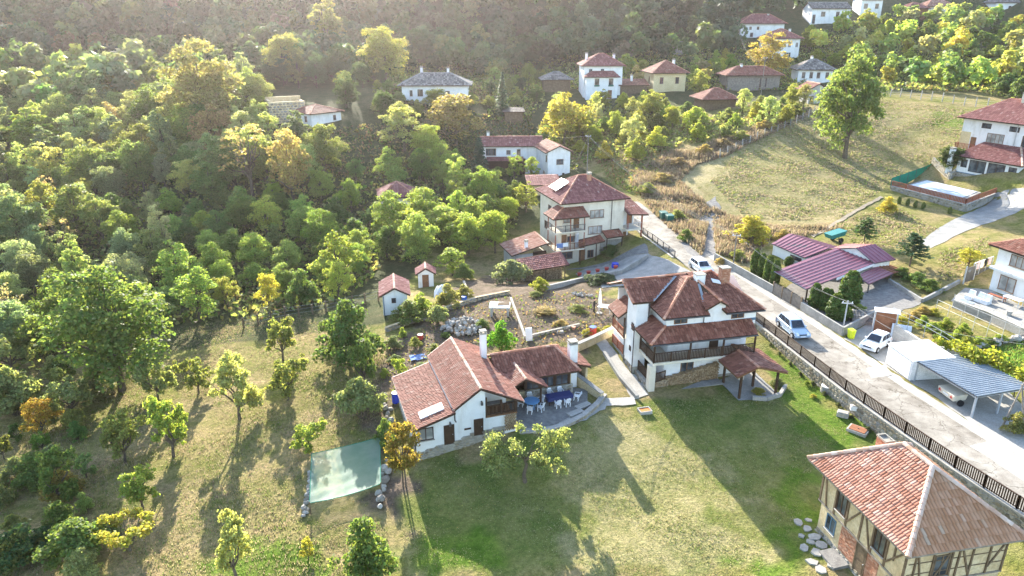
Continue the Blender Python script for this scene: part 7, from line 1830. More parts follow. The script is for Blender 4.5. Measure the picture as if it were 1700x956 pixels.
wire(p4, (44.5, 49.0, 8.5), 'long wire running on from the parking bay pole past the right edge', .9, (.1, .1, -.25))
# ------------------------------------------------------------------ trees and shrubs
def unit(v): return v / (np.linalg.norm(v, axis=-1, keepdims=True) + 1e-9)
def leaf_quads(c, nrm, size, rg, lng=1.35):
    """one diamond leaf clump per centre"""
    n = len(c)
    a = unit(np.cross(nrm, rg.normal(size=(n, 3)))); b = np.cross(nrm, a)
    s = (size * rg.uniform(0.65, 1.35, n))[:, None]
    fold = nrm * s * rg.uniform(-0.25, 0.25, (n, 1))
    v = np.stack([c - a * s * lng * 0.5, c + b * s * 0.45 + fold, c + a * s * lng * 0.5, c - b * s * 0.45 + fold], 1).reshape(-1, 3)
    return v, np.arange(4 * n).reshape(-1, 4)
def clump_leaves(cl, n, size, rg, up=0.35, out=0.8, shell=0.5):
    """cl: (k,4) clump centres and radii"""
    p = cl[:, 3] ** 2; p = p / p.sum()
    k = rg.choice(len(cl), n, p=p)
    d = unit(rg.normal(size=(n, 3))); d[:, 2] = np.where(d[:, 2] < -0.35, -d[:, 2], d[:, 2])
    r = (shell + (1 - shell) * rg.random(n) ** 0.6) * np.where(rg.random(n) < .16, rg.uniform(1.0, 1.55, n), 1.0)
    c = cl[k, :3] + d * (cl[k, 3] * r)[:, None] * np.array([1.0, 1.0, 0.85])
    nrm = unit(d * out + rg.normal(size=(n, 3)) * 0.75 + np.array([0, 0, up]))
    v, f = leaf_quads(c, nrm, size, rg)
    return v, f
def limbs(mb, base, tips, r0, rg, bend=0.15, n=5, fork=0.35, r1=0.02):
    for t in tips:
        a = Vector(base); b = Vector(t)
        L = (b - a).length
        pts = [a]
        for k in range(1, 4):
            q = a.lerp(b, k / 4)
            q += Vector((rg.uniform(-1, 1), rg.uniform(-1, 1), rg.uniform(-.3, .8))) * L * bend * 0.5
            pts.append(q)
        pts.append(b)
        mb.tube(pts, [r0 * (1 - k / 4) ** 0.8 + r1 for k in range(5)], n, 0, 0.5, False)
PROTO = {}
def proto(kind, i):
    if (kind, i) in PROTO: return PROTO[(kind, i)]
    rg = np.random.default_rng(hash((kind, i)) % 1000 if False else (sum(map(ord, kind)) * 7 + i * 131)); pr = random.Random(i * 17 + len(kind))
    w = MB(); H = 10.0
    if kind in ('broad', 'tall', 'light', 'autumn', 'full'):
        rx, rz, cz = {'broad': (3.7, 4.2, 5.3), 'tall': (2.3, 4.7, 5.1), 'light': (3.1, 4.3, 5.4), 'autumn': (3.6, 4.3, 5.3), 'full': (3.5, 4.8, 5.1)}[kind]
        k = {'broad': 92, 'tall': 84, 'light': 62, 'autumn': 76, 'full': 105}[kind]
        d = unit(rg.normal(size=(k, 3))); rr = rg.uniform(0.35, 1.0, k)[:, None]
        asym = np.array([rg.uniform(0.85, 1.15), rg.uniform(0.85, 1.15), 1.0])
        c = d * rr * np.array([rx, rx, rz]) * asym + np.array([rg.uniform(-.4, .4), rg.uniform(-.4, .4), cz])
        hfrac = (c[:, 2] - (cz - rz)) / (2 * rz)
        c[:, :2] *= (1.12 - 0.5 * np.clip(hfrac, 0, 1) ** 2)[:, None]
        rad = rg.uniform(0.4, 1.08, k) * (rx / 3.4)
        cl = np.column_stack([c, rad]); n = {'broad': 12500, 'tall': 7500, 'light': 4600, 'autumn': 6000, 'full': 12500}[kind]
        v, f = clump_leaves(cl, n, {'broad': 0.205, 'tall': 0.24, 'light': 0.24, 'autumn': 0.24, 'full': .21}[kind], rg)
        w.tube([(0, 0, -0.6), (0.05, 0, 1.2), (pr.uniform(-.3, .3), pr.uniform(-.3, .3), 3.2), (pr.uniform(-.3, .3), pr.uniform(-.3, .3), 6.2), (0, 0, 8.6)], [0.32, 0.24, 0.19, 0.11, 0.03], 7, 0, .5, False)
        tips = [tuple(c[j]) for j in rg.choice(k, 13, replace=False)]
        for tp in tips: limbs(w, (0, 0, min(5.5, max(1.8, tp[2] * 0.5))), [tp], 0.10, pr)
    elif kind == 'shrub':
        k = 46
        a = rg.uniform(0, 2 * PI, k); r = rg.uniform(0.0, 4.2, k)
        c = np.column_stack([np.cos(a) * r, np.sin(a) * r, rg.uniform(1.6, 8.4, k) * (1.12 - (r / 7.0))])
        cl = np.column_stack([c, rg.uniform(.75, 1.7, k)])
        v, f = clump_leaves(cl, 5600, 0.40, rg, 0.4)
        for j in range(9): limbs(w, (pr.uniform(-.5, .5), pr.uniform(-.5, .5), -.5), [tuple(c[j])], 0.14, pr)
    elif kind == 'fruit':
        nb = 8; cs = []
        w.tube([(0, 0, -.6), (.1, 0, .8), (.25, .1, 1.8), (.2, .1, 2.6)], [.36, .30, .26, .2], 7, 0, .5, False)
        for b in range(nb):
            a = 2 * PI * b / nb + pr.uniform(-.3, .3); r = pr.uniform(2.2, 4.3); z = pr.uniform(3.4, 8.6)
            tip = (math.cos(a) * r, math.sin(a) * r, z); limbs(w, (.2, .1, 2.1 + pr.uniform(-.5, .4)), [tip], .17, pr, .2)
            for q in range(9): cs.append((tip[0] * pr.uniform(.4, 1.18), tip[1] * pr.uniform(.4, 1.18), z + pr.uniform(-1.8, 1.5), pr.uniform(.45, 1.1)))
        for q in range(5): cs.append((pr.uniform(-1.5, 1.5), pr.uniform(-1.5, 1.5), pr.uniform(6.5, 9.2), pr.uniform(.8, 1.4)))
        v, f = clump_leaves(np.array(cs), 4600, 0.38, rg, .3, .6, .25)
    elif kind == 'bowl':
        cs = []
        w.tube([(0, 0, -.6), (0, 0, 2.2)], [.4, .3], 7, 0, .5, False)
        for b in range(14):
            a = 2 * PI * b / 14; r = pr.uniform(4.6, 5.6); tip = (math.cos(a) * r, math.sin(a) * r, pr.uniform(7, 9))
            limbs(w, (0, 0, 2), [tip], .15, pr, .15)
            for q in range(3): cs.append((tip[0] * pr.uniform(.82, 1.05), tip[1] * pr.uniform(.82, 1.05), tip[2] + pr.uniform(-1.6, .8), pr.uniform(.9, 1.5)))
        v, f = clump_leaves(np.array(cs), 3600, 0.48, rg, .4, .6, .25)
    elif kind == 'apple':
        cs = []
        w.tube([(0, 0, -.5), (-.3, 0, 1.5), (.3, .3, 3.2), (-.1, 0, 4.4)], [.5, .4, .34, .3], 7, 0, .5, False)
        for cx, r0, nn in ((-4.2, 3.4, 30), (4.4, 2.9, 28)):
            tip = (cx * .8, pr.uniform(-.5, .5), 6.6); limbs(w, (-.1, 0, 4.2), [tip, (cx * .5, 1.2, 7), (cx * .6, -1.2, 6.4)], .24, pr, .3)
            for q in range(nn): cs.append((cx + pr.uniform(-r0, r0), pr.uniform(-2.6, 2.6), pr.uniform(2.4, 9.4), pr.uniform(.8, 1.5)))
        v, f = clump_leaves(np.array(cs), 8200, 0.33, rg, .3, .6, .3)
    elif kind == 'globe':
        th = rg.uniform(0, 2 * PI, 46); u = rg.uniform(-1, 1, 46)
        c = np.column_stack([np.cos(th) * np.sqrt(1 - u * u) * 2.6, np.sin(th) * np.sqrt(1 - u * u) * 2.6, 6.3 + u * 3.0])
        v, f = clump_leaves(np.column_stack([c, rg.uniform(.7, 1.15, 46)]), 5200, .29, rg, .5, .6, .3)
        for s_ in (-.25, .3): w.tube([(s_, 0, -.6), (s_ * .8, .1, 2), (s_ * .3, 0, 4.5), (0, 0, 7)], [.16, .14, .10, .04], 6, 0, .5, False)
        for b in range(8):
            a = 2 * PI * b / 8; limbs(w, (0, 0, 3.6), [(math.cos(a) * 1.8, math.sin(a) * 1.8, 6.8)], .07, pr)
    elif kind == 'fir':
        cc, nn = [], []
        for z in np.arange(0.9, 9.9, 0.36):
            R_ = 2.5 * (1 - z / 10.2) ** 0.85 + .12; m = int(8 + R_ * 9)
            for b in range(m):
                a = pr.uniform(0, 2 * PI); L = R_ * pr.uniform(.72, 1.12)
                for q in np.arange(.2, 1.01, .2):
                    cc.append((math.cos(a) * L * q, math.sin(a) * L * q, z - L * .30 * q + pr.uniform(-.1, .1))); nn.append((math.cos(a) * .3, math.sin(a) * .3, 1.0))
        cc = np.array(cc); nn = unit(np.array(nn) + rg.normal(size=(len(nn), 3)) * .35)
        v, f = leaf_quads(cc, nn, .34, rg, 1.7)
        w.tube([(0, 0, -.6), (0, 0, 5), (0, 0, 9.9)], [.22, .14, .02], 7, 0, .5, False)
    elif kind == 'pine':
        cc, nn = [], []
        for z in np.linspace(3.2, 9.8, 9):
            R_ = 4.6 * (1 - (z - 2) / 8.6) + .5
            for b in range(9):
                a = pr.uniform(0, 2 * PI); L = R_ * pr.uniform(.7, 1.1)
                limbs(w, (0, 0, z - .2), [(math.cos(a) * L, math.sin(a) * L, z + .2)], .06, pr, .05, 4)
                for q in np.arange(.25, 1.01, .09):
                    for e in range(2): cc.append((math.cos(a) * L * q + pr.uniform(-.3, .3), math.sin(a) * L * q + pr.uniform(-.3, .3), z + .12 + pr.uniform(-.1, .15))); nn.append((0, 0, 1.0))
        cc = np.array(cc); nn = unit(np.array(nn) + rg.normal(size=(len(nn), 3)) * .4)
        v, f = leaf_quads(cc, nn, .5, rg, 1.6)
        w.tube([(0, 0, -.6), (.05, 0, 5), (0, 0, 9.7)], [.24, .16, .03], 7, 0, .5, False)
    elif kind == 'thuja':
        n = 1900
        z = rg.random(n) ** .85 * 9.8 + .15; a = rg.uniform(0, 2 * PI, n)
        R_ = 2.0 * np.clip(1 - ((z - 3.8) / 6.4) ** 2, 0, 1) ** .55 * (1 + .10 * np.sin(a * 3 + z) + .07 * np.sin(a * 5 - z * 2)) + .05
        q = R_ * rg.uniform(.8, 1.05, n)
        cc = np.column_stack([np.cos(a) * q, np.sin(a) * q, z]); nn = unit(np.column_stack([np.cos(a), np.sin(a), .25 * np.ones(n)]) + rg.normal(size=(n, 3)) * .45)
        v, f = leaf_quads(cc, nn, .62, rg, 1.5)
        w.tube([(0, 0, -.5), (0, 0, 6)], [.2, .05], 6, 0, .5, False)
    elif kind == 'bare':
        cs = []
        w.tube([(0, 0, -.6), (.1, 0, 3), (0, .1, 5.2)], [.25, .2, .14], 6, 0, .5, False)
        for b in range(26):
            a = pr.uniform(0, 2 * PI); r = pr.uniform(.8, 3.0); z = pr.uniform(5, 10); tip = (math.cos(a) * r, math.sin(a) * r, z)
            limbs(w, (0, .05, pr.uniform(2.2, 5)), [tip], .09, pr, .2, 4); cs.append((*tip, .7))
        v, f = clump_leaves(np.array(cs), 420, .30, rg, .3, .6, .1)
    lm = np_mesh('crown', v, f, M['needle' if kind in ('fir', 'pine', 'thuja') else 'leaf'], rg.random(len(f)))
    wm = w.mesh('trunk', M['bark'])
    PROTO[(kind, i)] = (lm, wm)
    return PROTO[(kind, i)]
NVAR = {'full': 1, 'broad': 5, 'tall': 4, 'light': 3, 'autumn': 3, 'shrub': 4, 'fruit': 4, 'bowl': 1, 'apple': 1, 'globe': 1, 'fir': 2, 'pine': 2, 'thuja': 3, 'bare': 2}
NAME = {'full': 'ash_tree', 'broad': 'broadleaf_tree', 'tall': 'tall_tree', 'light': 'airy_tree', 'autumn': 'autumn_tree', 'shrub': 'shrub', 'fruit': 'fruit_tree', 'bowl': 'fruit_tree', 'apple': 'apple_tree', 'globe': 'globe_tree', 'fir': 'fir_tree', 'pine': 'pine_tree', 'thuja': 'thuja', 'bare': 'bare_tree'}
def plant(kind, loc, h, wf, col, label, group=None, name=None, rz=None, var=None, cat=None):
    """tree of height h, wf widens it"""
    lm, wm = proto(kind, RNG.randrange(NVAR[kind]) if var is None else var)
    t = thing(name or NAME[kind], label, cat or ('shrub' if kind == 'shrub' else 'tree'), loc, RNG.uniform(0, 6.28) if rz is None else rz, group)
    s = h / 10.0
    c = link('crown', lm, t, sc=(s * wf, s * wf, s)); c.color = (*col, 1)
    link('trunk' if kind != 'shrub' else 'stems', wm, t, sc=(s * (0.35 + 0.65 * wf) * .9, s * (0.35 + 0.65 * wf) * .9, s))
    return t
WID = {'full': 7.6, 'broad': 7.8, 'tall': 5.0, 'light': 6.6, 'autumn': 7.6, 'shrub': 9.6, 'fruit': 9.0, 'bowl': 12, 'apple': 15, 'globe': 6.8, 'fir': 5.0, 'pine': 8.6, 'thuja': 4.0, 'bare': 6.0}
def tree_px(kind, px, py, top, wpx, col, label, **kw):
    """base, top and width read from the photograph, turned into metres"""
    g = G(px, py)
    dep = (np.array(g) - np.array([0, 0, CAMH])) @ _fw
    dpr = math.atan2(CAMH - g[2], math.hypot(g[0], g[1]))
    wm = wpx / F * dep
    h = max(0.4, (py - top) / F * dep / math.cos(dpr) - 0.25 * wm * math.tan(dpr))
    return plant(kind, g, h, wm / (WID[kind] * h / 10), col, label, **kw)

GRN, LIME, YEL, OLIVE, SAGE, DARK, AUT, PALE = (0.125, 0.18, 0.045), (0.225, 0.285, 0.052), (0.34, 0.325, 0.05), (0.20, 0.225, 0.06), (0.215, 0.25, 0.105), (0.06, 0.105, 0.036), (0.34, 0.27, 0.11), (0.33, 0.345, 0.13)
# orchard and gardens, one by one
for a in (
    ('broad', 203, 648, 425, 205, GRN, 'largest leafy tree standing at the upper edge of the orchard'),
    ('fruit', 262, 664, 588, 68, SAGE, 'grey-green round fruit tree right beside the largest orchard tree'),
    ('fruit', 398, 696, 588, 82, PALE, 'pale yellow-green fruit tree with bare forked trunk in mid orchard'),
    ('fruit', 288, 758, 655, 76, LIME, 'bushy light green fruit tree with white-edged leaves above the shaded orchard slope'),
    ('fruit', 208, 768, 684, 78, OLIVE, 'leaning olive green fruit tree left of the bushy light one'),
    ('fruit', 102, 835, 742, 70, GRN, 'slender dark green fruit tree in the shaded lower orchard'),
    ('fruit', 238, 846, 780, 66, LIME, 'small bright green spiky fruit tree just above the ring-shaped one'),
    ('bowl', 216, 914, 852, 92, YEL, 'yellow-green fruit tree pruned into an open ring'),
    ('fruit', 393, 962, 848, 74, PALE, 'thin light fruit tree with bent trunk at the bottom edge'),
    ('fruit', 512, 752, 697, 58, LIME, 'lime green little tree behind the green shade net'),
    ('globe', 672, 808, 700, 64, (0.20, 0.155, 0.03), 'round olive and orange tree on two thin trunks by the cottage corner'),
    ('apple', 872, 800, 700, 130, SAGE, 'gnarled apple tree with two separate leaf heads on the lawn'),
    ('shrub', 604, 968, 846, 112, GRN, 'big green bush at the bottom edge below the shade net'),
    ('shrub', 580, 606, 488, 108, (0.085, 0.135, 0.035), 'big rounded bush left of the white garden shed'),
    ('shrub', 600, 694, 612, 84, SAGE, 'grey-green bush with pale blossoms left of the cottage roof'),
    ('fruit', 512, 928, 892, 26, YEL, 'tiny yellow-green sapling below the shade net'),
    ('shrub', 135, 926, 838, 118, GRN, 'low dark thicket at the bottom left of the orchard'),
    ('shrub', 45, 930, 850, 110, (0.06, 0.11, 0.04), 'bluish dark bush in the bottom left corner'),
    ('shrub', 70, 800, 735, 80, GRN, 'small dark bush at the left edge of the orchard slope'),
    ('autumn', 72, 722, 652, 62, (0.30, 0.21, 0.03), 'golden yellow bush-like tree at the left edge'),
    ('fruit', 470, 598, 526, 58, OLIVE, 'thin olive tree at the upper right edge of the orchard'),
    ('fruit', 478, 664, 590, 64, OLIVE, 'shaded fruit tree in the right half of the orchard'),
    ('shrub', 160, 655, 600, 70, (0.16, 0.17, 0.08), 'low dusty bush left of the largest orchard tree'),
    ('shrub', 30, 690, 590, 95, SAGE, 'silvery bush at the left edge under the wood'),
    ('shrub', 833, 582, 522, 50, (0.10, 0.235, 0.018), 'bright emerald round bush behind the cottage chimney'),
    ('shrub', 678, 534, 492, 62, (0.15, 0.19, 0.05), 'clipped round bush in front of the white garden shed'),
    ('shrub', 728, 536, 498, 44, SAGE, 'grey-green bush right of the clipped round one'),
    ('light', 752, 458, 404, 58, LIME, 'light green tree behind the tiny outhouse'),
    ('shrub', 771, 464, 431, 36, GRN, 'small ball-shaped bush on a stem by the purple stone terrace'),
    ('shrub', 848, 470, 419, 66, (0.20, 0.23, 0.13), 'pale silvery shrub left of the open woodshed'),
    ('fir', 797, 306, 226, 44, (0.035, 0.075, 0.045), 'dark fir in front of the long red roofed house'),
    ('fir', 834, 192, 120, 28, (0.05, 0.10, 0.045), 'single fir by the ruined hut under the hill'),
    ('light', 854, 302, 252, 32, LIME, 'young birch left of the gabled house'),
    ('light', 881, 302, 256, 30, LIME, 'second young birch touching the gabled house wall'),
    ('light', 873, 352, 298, 46, (0.24, 0.26, 0.05), 'yellowish shrubby tree beside the low outbuilding'),
    ('broad', 778, 424, 345, 74, LIME, 'fresh green tree left of the cream three storey house'),
    ('broad', 822, 420, 336, 56, LIME, 'fresh green slimmer tree touching the lean-to shed'),
    ('autumn', 757, 240, 150, 104, (0.24, 0.20, 0.07), 'wide half-bare autumn tree below the grey roofed house'),
    ('light', 672, 250, 165, 74, PALE, 'pale leafy tree in front of the grey roofed house'),
    ('autumn', 936, 244, 148, 88, (0.30, 0.27, 0.04), 'yellow-leaved tree left of the tall guest house'),
    ('full', 1402, 262, 84, 112, (0.14, 0.19, 0.055), 'tall solitary ash tree in the mown field'),
    ('pine', 1434, 404, 360, 50, (0.06, 0.115, 0.03), 'young pine behind the green tipping cart'),
    ('pine', 1510, 442, 384, 66, (0.04, 0.085, 0.035), 'dark flat-topped pine on the path verge'),
    ('light', 1607, 444, 408, 44, YEL, 'small yellow-green tree beside the clothes gate'),
    ('shrub', 1472, 352, 322, 34, (0.36, 0.31, 0.05), 'pale yellow bush outside the pool wall'),
    ('broad', 345, 236, 68, 138, (0.25, 0.23, 0.09), 'great pale golden tree rising above the left wood'),
    ('tall', 540, 104, -6, 62, (0.26, 0.26, 0.09), 'tall slim golden tree near the top edge'),
    ('broad', 474, 140, 48, 72, (0.26, 0.26, 0.08), 'golden tree left of the tall slim one'),
    ('broad', 640, 138, 44, 86, (0.27, 0.27, 0.07), 'golden spreading tree above the grey roofed house'),
    ('autumn', 488, 338, 205, 78, AUT, 'tall brownish autumn tree leaning over the valley below the stone ruin'),
    ('bare', 420, 330, 215, 90, AUT, 'nearly leafless tree left of the brownish autumn tree'),
    ('tall', 58, 268, 178, 84, LIME, 'bright green tree at the left edge of the wood'),
    ('autumn', 1274, 132, 50, 72, (0.30, 0.24, 0.06), 'yellow tree hiding part of the bright white house'),
    ('shrub', 1240, 400, 350, 74, (0.34, 0.31, 0.05), 'large yellow bush at the field bank above the road'),
    ('shrub', 1260, 392, 362, 44, (0.26, 0.25, 0.06), 'smaller yellowish bush right beside the large yellow one'),
    ('broad', 1578, 290, 236, 52, (0.06, 0.09, 0.03), 'dark spreading tree at the corner of the sunroom'),
    ('shrub', 1686, 720, 675, 46, (0.22, 0.22, 0.07), 'dry yellowish bush below the leaning poles'),
    ('shrub', 1402, 530, 505, 44, GRN, 'leafy bush at the foot of the pale pole by the parking bay'),
    ('shrub', 1425, 520, 500, 30, LIME, 'light bush at the rear of the corner planting'),
    ('shrub', 1382, 518, 497, 40, (0.14, 0.22, 0.04), 'low hedge bush on the roadside wall'),
    ('shrub', 1355, 503, 487, 34, (0.13, 0.22, 0.04), 'low hedge bush left along the roadside wall'),
    ('shrub', 1015, 424, 402, 36, (0.12, 0.16, 0.05), 'scrubby bush by the black road railing'),
    ('shrub', 995, 470, 448, 60, (0.05, 0.085, 0.03), 'dark ivy-like bush on the yard wall below the tall house'),
    ('shrub', 1125, 366, 345, 40, OLIVE, 'overgrown bush beside the green rubbish bins'),
    ('light', 775, 402, 352, 50, GRN, 'leafy tree behind the two fresh green trees'),
    ('shrub', 895, 482, 455, 34, (0.25, 0.27, 0.03), 'yellow leafy plant at the corner of the woodshed'),
    ('fruit', 605, 640, 560, 50, GRN, 'shaded tree between orchard and garden'),
    ('broad', 722, 186, 142, 46, OLIVE, 'dull green tree in front of the left half of the grey roofed house'),
    ('broad', 775, 182, 146, 44, OLIVE, 'dull green tree covering the right end of the grey roofed house'),
    ('broad', 742, 404, 335, 84, LIME, 'bright full tree at the valley edge left of the twin fresh green trees'),
    ('broad', 705, 385, 305, 84, LIME, 'bright full tree right below the pinkish roofed hut'),
    ('shrub', 806, 350, 308, 52, LIME, 'light bush in the hollow left of the low outbuilding'),
    ('shrub', 838, 362, 326, 44, GRN, 'green bush close to the left wall of the cream house'),
    ('shrub', 720, 585, 566, 30, OLIVE, 'olive plant just behind the cottage ridge'),
    ('shrub', 800, 545, 526, 28, GRN, 'green weed clump between rubble heap and emerald bush'),
    ('shrub', 655, 575, 552, 34, (0.16, 0.2, 0.08), 'leafy plant at the left end of the garden wall'),
    ('fruit', 665, 630, 590, 30, LIME, 'thin upright young tree behind the left cottage roof'),
    ('shrub', 826, 296, 272, 34, GRN, 'dark bush in front of the long house porch'),
    ('fruit', 330, 652, 590, 56, OLIVE, 'olive tree between the pale forked one and the largest orchard tree'),
    ('fruit', 20, 620, 540, 90, SAGE, 'grey-green tree at the far left edge above the thicket'),
    ('fruit', 120, 690, 620, 80, SAGE, 'dusty green tree left of the leaning olive one'),
    ('shrub', 560, 560, 505, 60, (0.10, 0.15, 0.04), 'dense bush behind the big rounded one'),
    ('shrub', 640, 745, 690, 40, GRN, 'shaded bush at the rear edge of the shade net'),
): tree_px(*a, **({'rz': 0.1} if a[0] == 'apple' else {}))
# thujas along the yard
for i, (x, y, tp, w_) in enumerate(((1252, 452, 413, 14), (1263, 458, 420, 14), (1274, 467, 424, 15), (1285, 474, 430, 15), (1309, 440, 425, 14))):
    tree_px('thuja', x, y, tp, w_, (0.075, 0.12, 0.02), ['leftmost thuja in the row by the white workshop', 'second thuja from the left by the white workshop', 'third thuja from the left by the white workshop', 'last thuja of the row nearest the carport corner', 'lone thuja right against the white workshop wall'][i], group='thujas by the workshop')
for i, (x, y, tp, w_) in enumerate(((1351, 510, 469, 18), (1367, 515, 477, 17), (1376, 508, 479, 12), (1384, 528, 486, 25), (1396, 532, 497, 18), (1407, 510, 448, 32))):
    tree_px('thuja', x, y, tp, w_, (0.07, 0.115, 0.02), ['narrow thuja right under the carport roof corner', 'second thuja in front of the carport', 'small thuja hidden between its larger neighbours', 'thick rounded thuja in the middle of the row', 'short thuja beside the pale pole', 'biggest thuja against the carport side'][i], group='thujas in front of the carport')
for i, (x, y) in enumerate(((1492, 338), (1506, 341), (1519, 344), (1532, 347), (1576, 355))):
    tree_px('thuja', x, y, y - 12, 6, (0.10, 0.13, 0.03), 'small young thuja planted along the foot of the pool wall', group='young thujas by the pool wall')
for i in range(9):
    y = 66.5 - i * 1.9; x = float(W(y)) - 0.55 - 0.1 * (i % 2)
    plant('shrub', (x, y, gz(x, y)), RNG.uniform(.35, .6), 1.2, (0.10, 0.12, 0.06), 'small rounded shrub planted at the foot of the roadside stone wall', group='shrubs at the roadside wall')

# the woods: places drawn at random over the ground, kept off houses and clearings
P1 = [(-40, 150), (200, 125), (330, 128), (435, 168), (438, 235), (520, 262), (560, 300), (640, 275), (690, 258), (760, 270), (790, 325), (862, 318), (858, 372), (838, 402), (748, 424), (735, 400), (700, 410), (700, 440), (640, 436), (612, 470), (560, 505), (440, 532), (300, 540), (150, 556), (110, 640), (-40, 640)]
P3 = [(-60, 0), (1335, 0), (1335, 40), (1240, 34), (1222, 92), (1160, 116), (1064, 108), (1040, 122), (960, 110), (890, 118), (820, 134), (700, 126), (560, 145), (440, 150), (300, 120), (-60, 148)]
P4 = [(890, 215), (960, 182), (1060, 178), (1165, 200), (1240, 182), (1320, 178), (1345, 184), (1300, 210), (1200, 232), (1120, 245), (1050, 268), (985, 268), (930, 290), (905, 262)]
P4b = [(1040, 128), (1070, 105), (1066, 150), (1040, 136)]
P4c = [(1150, 120), (1200, 100), (1225, 112), (1190, 128), (1160, 165), (1148, 150)]
P5 = [(1330, 62), (1430, 34), (1500, 34), (1540, 32), (1640, 30), (1760, 30), (1760, 165), (1680, 168), (1620, 152), (1470, 150), (1420, 128), (1400, 112), (1330, 108)]
P6 = [(560, 150), (640, 140), (662, 172), (700, 190), (640, 215), (560, 200)]
P7 = [(800, 128), (900, 118), (905, 170), (870, 205), (812, 200)]
def px_of(x, y, z):
    q = np.stack([x, y, z - CAMH], -1); w_ = q @ _fw
    return 850 + F * q[..., 0] / w_, 478 - F * (q @ _up) / w_
houses = [(o.matrix_world.translation if False else o.location, o.rotation_euler.z) for o in COL.objects if o.parent is None and o.get('category') in ('house', 'barn', 'hut', 'shed', 'ruin', 'outhouse')]
def clear_of_houses(x, y, m=1.0):
    for l, a in houses:
        dx, dy = x - l.x, y - l.y
        u, v = dx * math.cos(a) + dy * math.sin(a), -dx * math.sin(a) + dy * math.cos(a)
        if -3.5 * m < u < 13 and -4.5 * m < v < 10: return False
    return True
def scatter(poly, sp, seed, ymin=70, ymax=330, xlim=(-190, 190)):
    rg = np.random.default_rng(seed)
    n = int((xlim[1] - xlim[0]) * (ymax - ymin) / (sp * sp) * 3.0)
    X = rg.uniform(*xlim, n); Y = rg.uniform(ymin, ymax, n)
    Z = hz(X, Y); a, b = px_of(X, Y, Z)
    k = in_poly(a, b, poly)
    X, Y, Z, a, b = X[k], Y[k], Z[k], a[k], b[k]
    keep = []; cell = {}
    for i in range(len(X)):
        c = (int(X[i] // sp), int(Y[i] // sp))
        if any((X[i] - X[j]) ** 2 + (Y[i] - Y[j]) ** 2 < sp * sp for dx in (-1, 0, 1) for dy in (-1, 0, 1) for j in cell.get((c[0] + dx, c[1] + dy), ())): continue
        if not clear_of_houses(X[i], Y[i]): continue
        cell.setdefault(c, []).append(i); keep.append(i)
    return [(float(X[i]), float(Y[i]), float(Z[i]), float(a[i]), float(b[i])) for i in keep]
def pick(rg, opts): return opts[rg.choices(range(len(opts)), [o[0] for o in opts])[0]][1:]
LBL = {'broad': 'rounded leafy tree', 'tall': 'tall slender tree', 'light': 'light airy tree', 'autumn': 'yellowing autumn tree', 'shrub': 'dense rounded bush', 'bare': 'half bare tree', 'fir': 'dark fir'}
forest = []
def thick(a, b):
    c = RNG.choice((GRN, SAGE, OLIVE, (0.09, 0.15, 0.04))); nm = {GRN: 'green', SAGE: 'grey-green', OLIVE: 'olive'}.get(c, 'dark green')
    l = nm + ' bush ' + ('in the thicket at the bottom left corner' if b > 880 else ('in the thicket along the left frame edge' if a < 60 else 'in the thicket left of the ring-shaped tree'))
    return tuple(k * RNG.uniform(.8, 1.2) for k in c), l, 'thicket: ' + l
TH_ = [(-40, 640), (110, 610), (150, 700), (120, 780), (190, 800), (170, 880), (190, 965), (-40, 970)]
for x, y, z, a, b in scatter(TH_, 2.5, 15, 28, 75, (-75, 0)):
    plant('shrub' if RNG.random() < .75 else 'fruit', (x, y, z), RNG.uniform(1.6, 3.0), RNG.uniform(.9, 1.2), *thick(a, b))
rg_ = random.Random(4)
def jit(c, a=.22): k = rg_.uniform(1 - a, 1 + a); return (c[0] * k * rg_.uniform(.82, 1.1), c[1] * k, c[2] * k * rg_.uniform(.8, 1.5))
for x, y, z, a, b in scatter(P1, 4.1, 1):
    if a > 560 or (b > 330 and a > 280): o = pick(rg_, [(5, 'broad', 6.5, LIME), (2, 'light', 7, LIME), (4, 'shrub', 4.8, LIME), (2, 'broad', 6, GRN), (1, 'autumn', 6, YEL), (2, 'shrub', 4.4, GRN)])
    elif b > 330: o = pick(rg_, [(4, 'broad', 8, SAGE), (3, 'light', 8, OLIVE), (2, 'tall', 9, PALE), (1.5, 'autumn', 8, PALE), (1, 'bare', 7, AUT), (2, 'shrub', 4.5, SAGE), (1, 'broad', 7, GRN)])
    else: o = pick(rg_, [(4, 'broad', 9, OLIVE), (4, 'tall', 10.5, SAGE), (4, 'broad', 8, PALE), (2, 'light', 9, PALE), (.7, 'autumn', 9, AUT), (2, 'broad', 9, GRN)])
    forest.append((o, x, y, z, 'in the wood left of the village', 'trees of the left wood'))
for x, y, z, a, b in scatter(P4, 4.3, 2) + scatter(P4b, 4, 3) + scatter(P4c, 4, 5):
    o = pick(rg_, [(4, 'shrub', 4.2, YEL), (4, 'shrub', 4.5, LIME), (3, 'broad', 6, (0.24, 0.26, 0.04)), (2, 'light', 6.5, PALE), (1, 'autumn', 5.5, AUT), (2, 'shrub', 3.5, OLIVE)])
    forest.append((o, x, y, z, 'in the thicket between the village houses', 'trees between the village houses'))
for x, y, z, a, b in scatter(P5, 5.2, 7):
    o = pick(rg_, [(4, 'broad', 6.5, LIME), (4, 'shrub', 5, (0.26, 0.29, 0.035)), (2, 'broad', 7, GRN), (2, 'light', 7.5, PALE), (2, 'shrub', 5, GRN), (1, 'autumn', 7, YEL)])
    forest.append((o, x, y, z, 'on the hillside above the mown field', 'trees on the upper right hillside'))
for x, y, z, a, b in scatter(P6, 5.5, 8) + scatter(P7, 5.0, 9):
    o = pick(rg_, [(3, 'shrub', 3.5, OLIVE), (3, 'broad', 6, DARK), (2, 'light', 6, OLIVE)])
    forest.append((o, x, y, z, 'at the foot of the wooded hill', 'trees at the foot of the hill'))
far = []
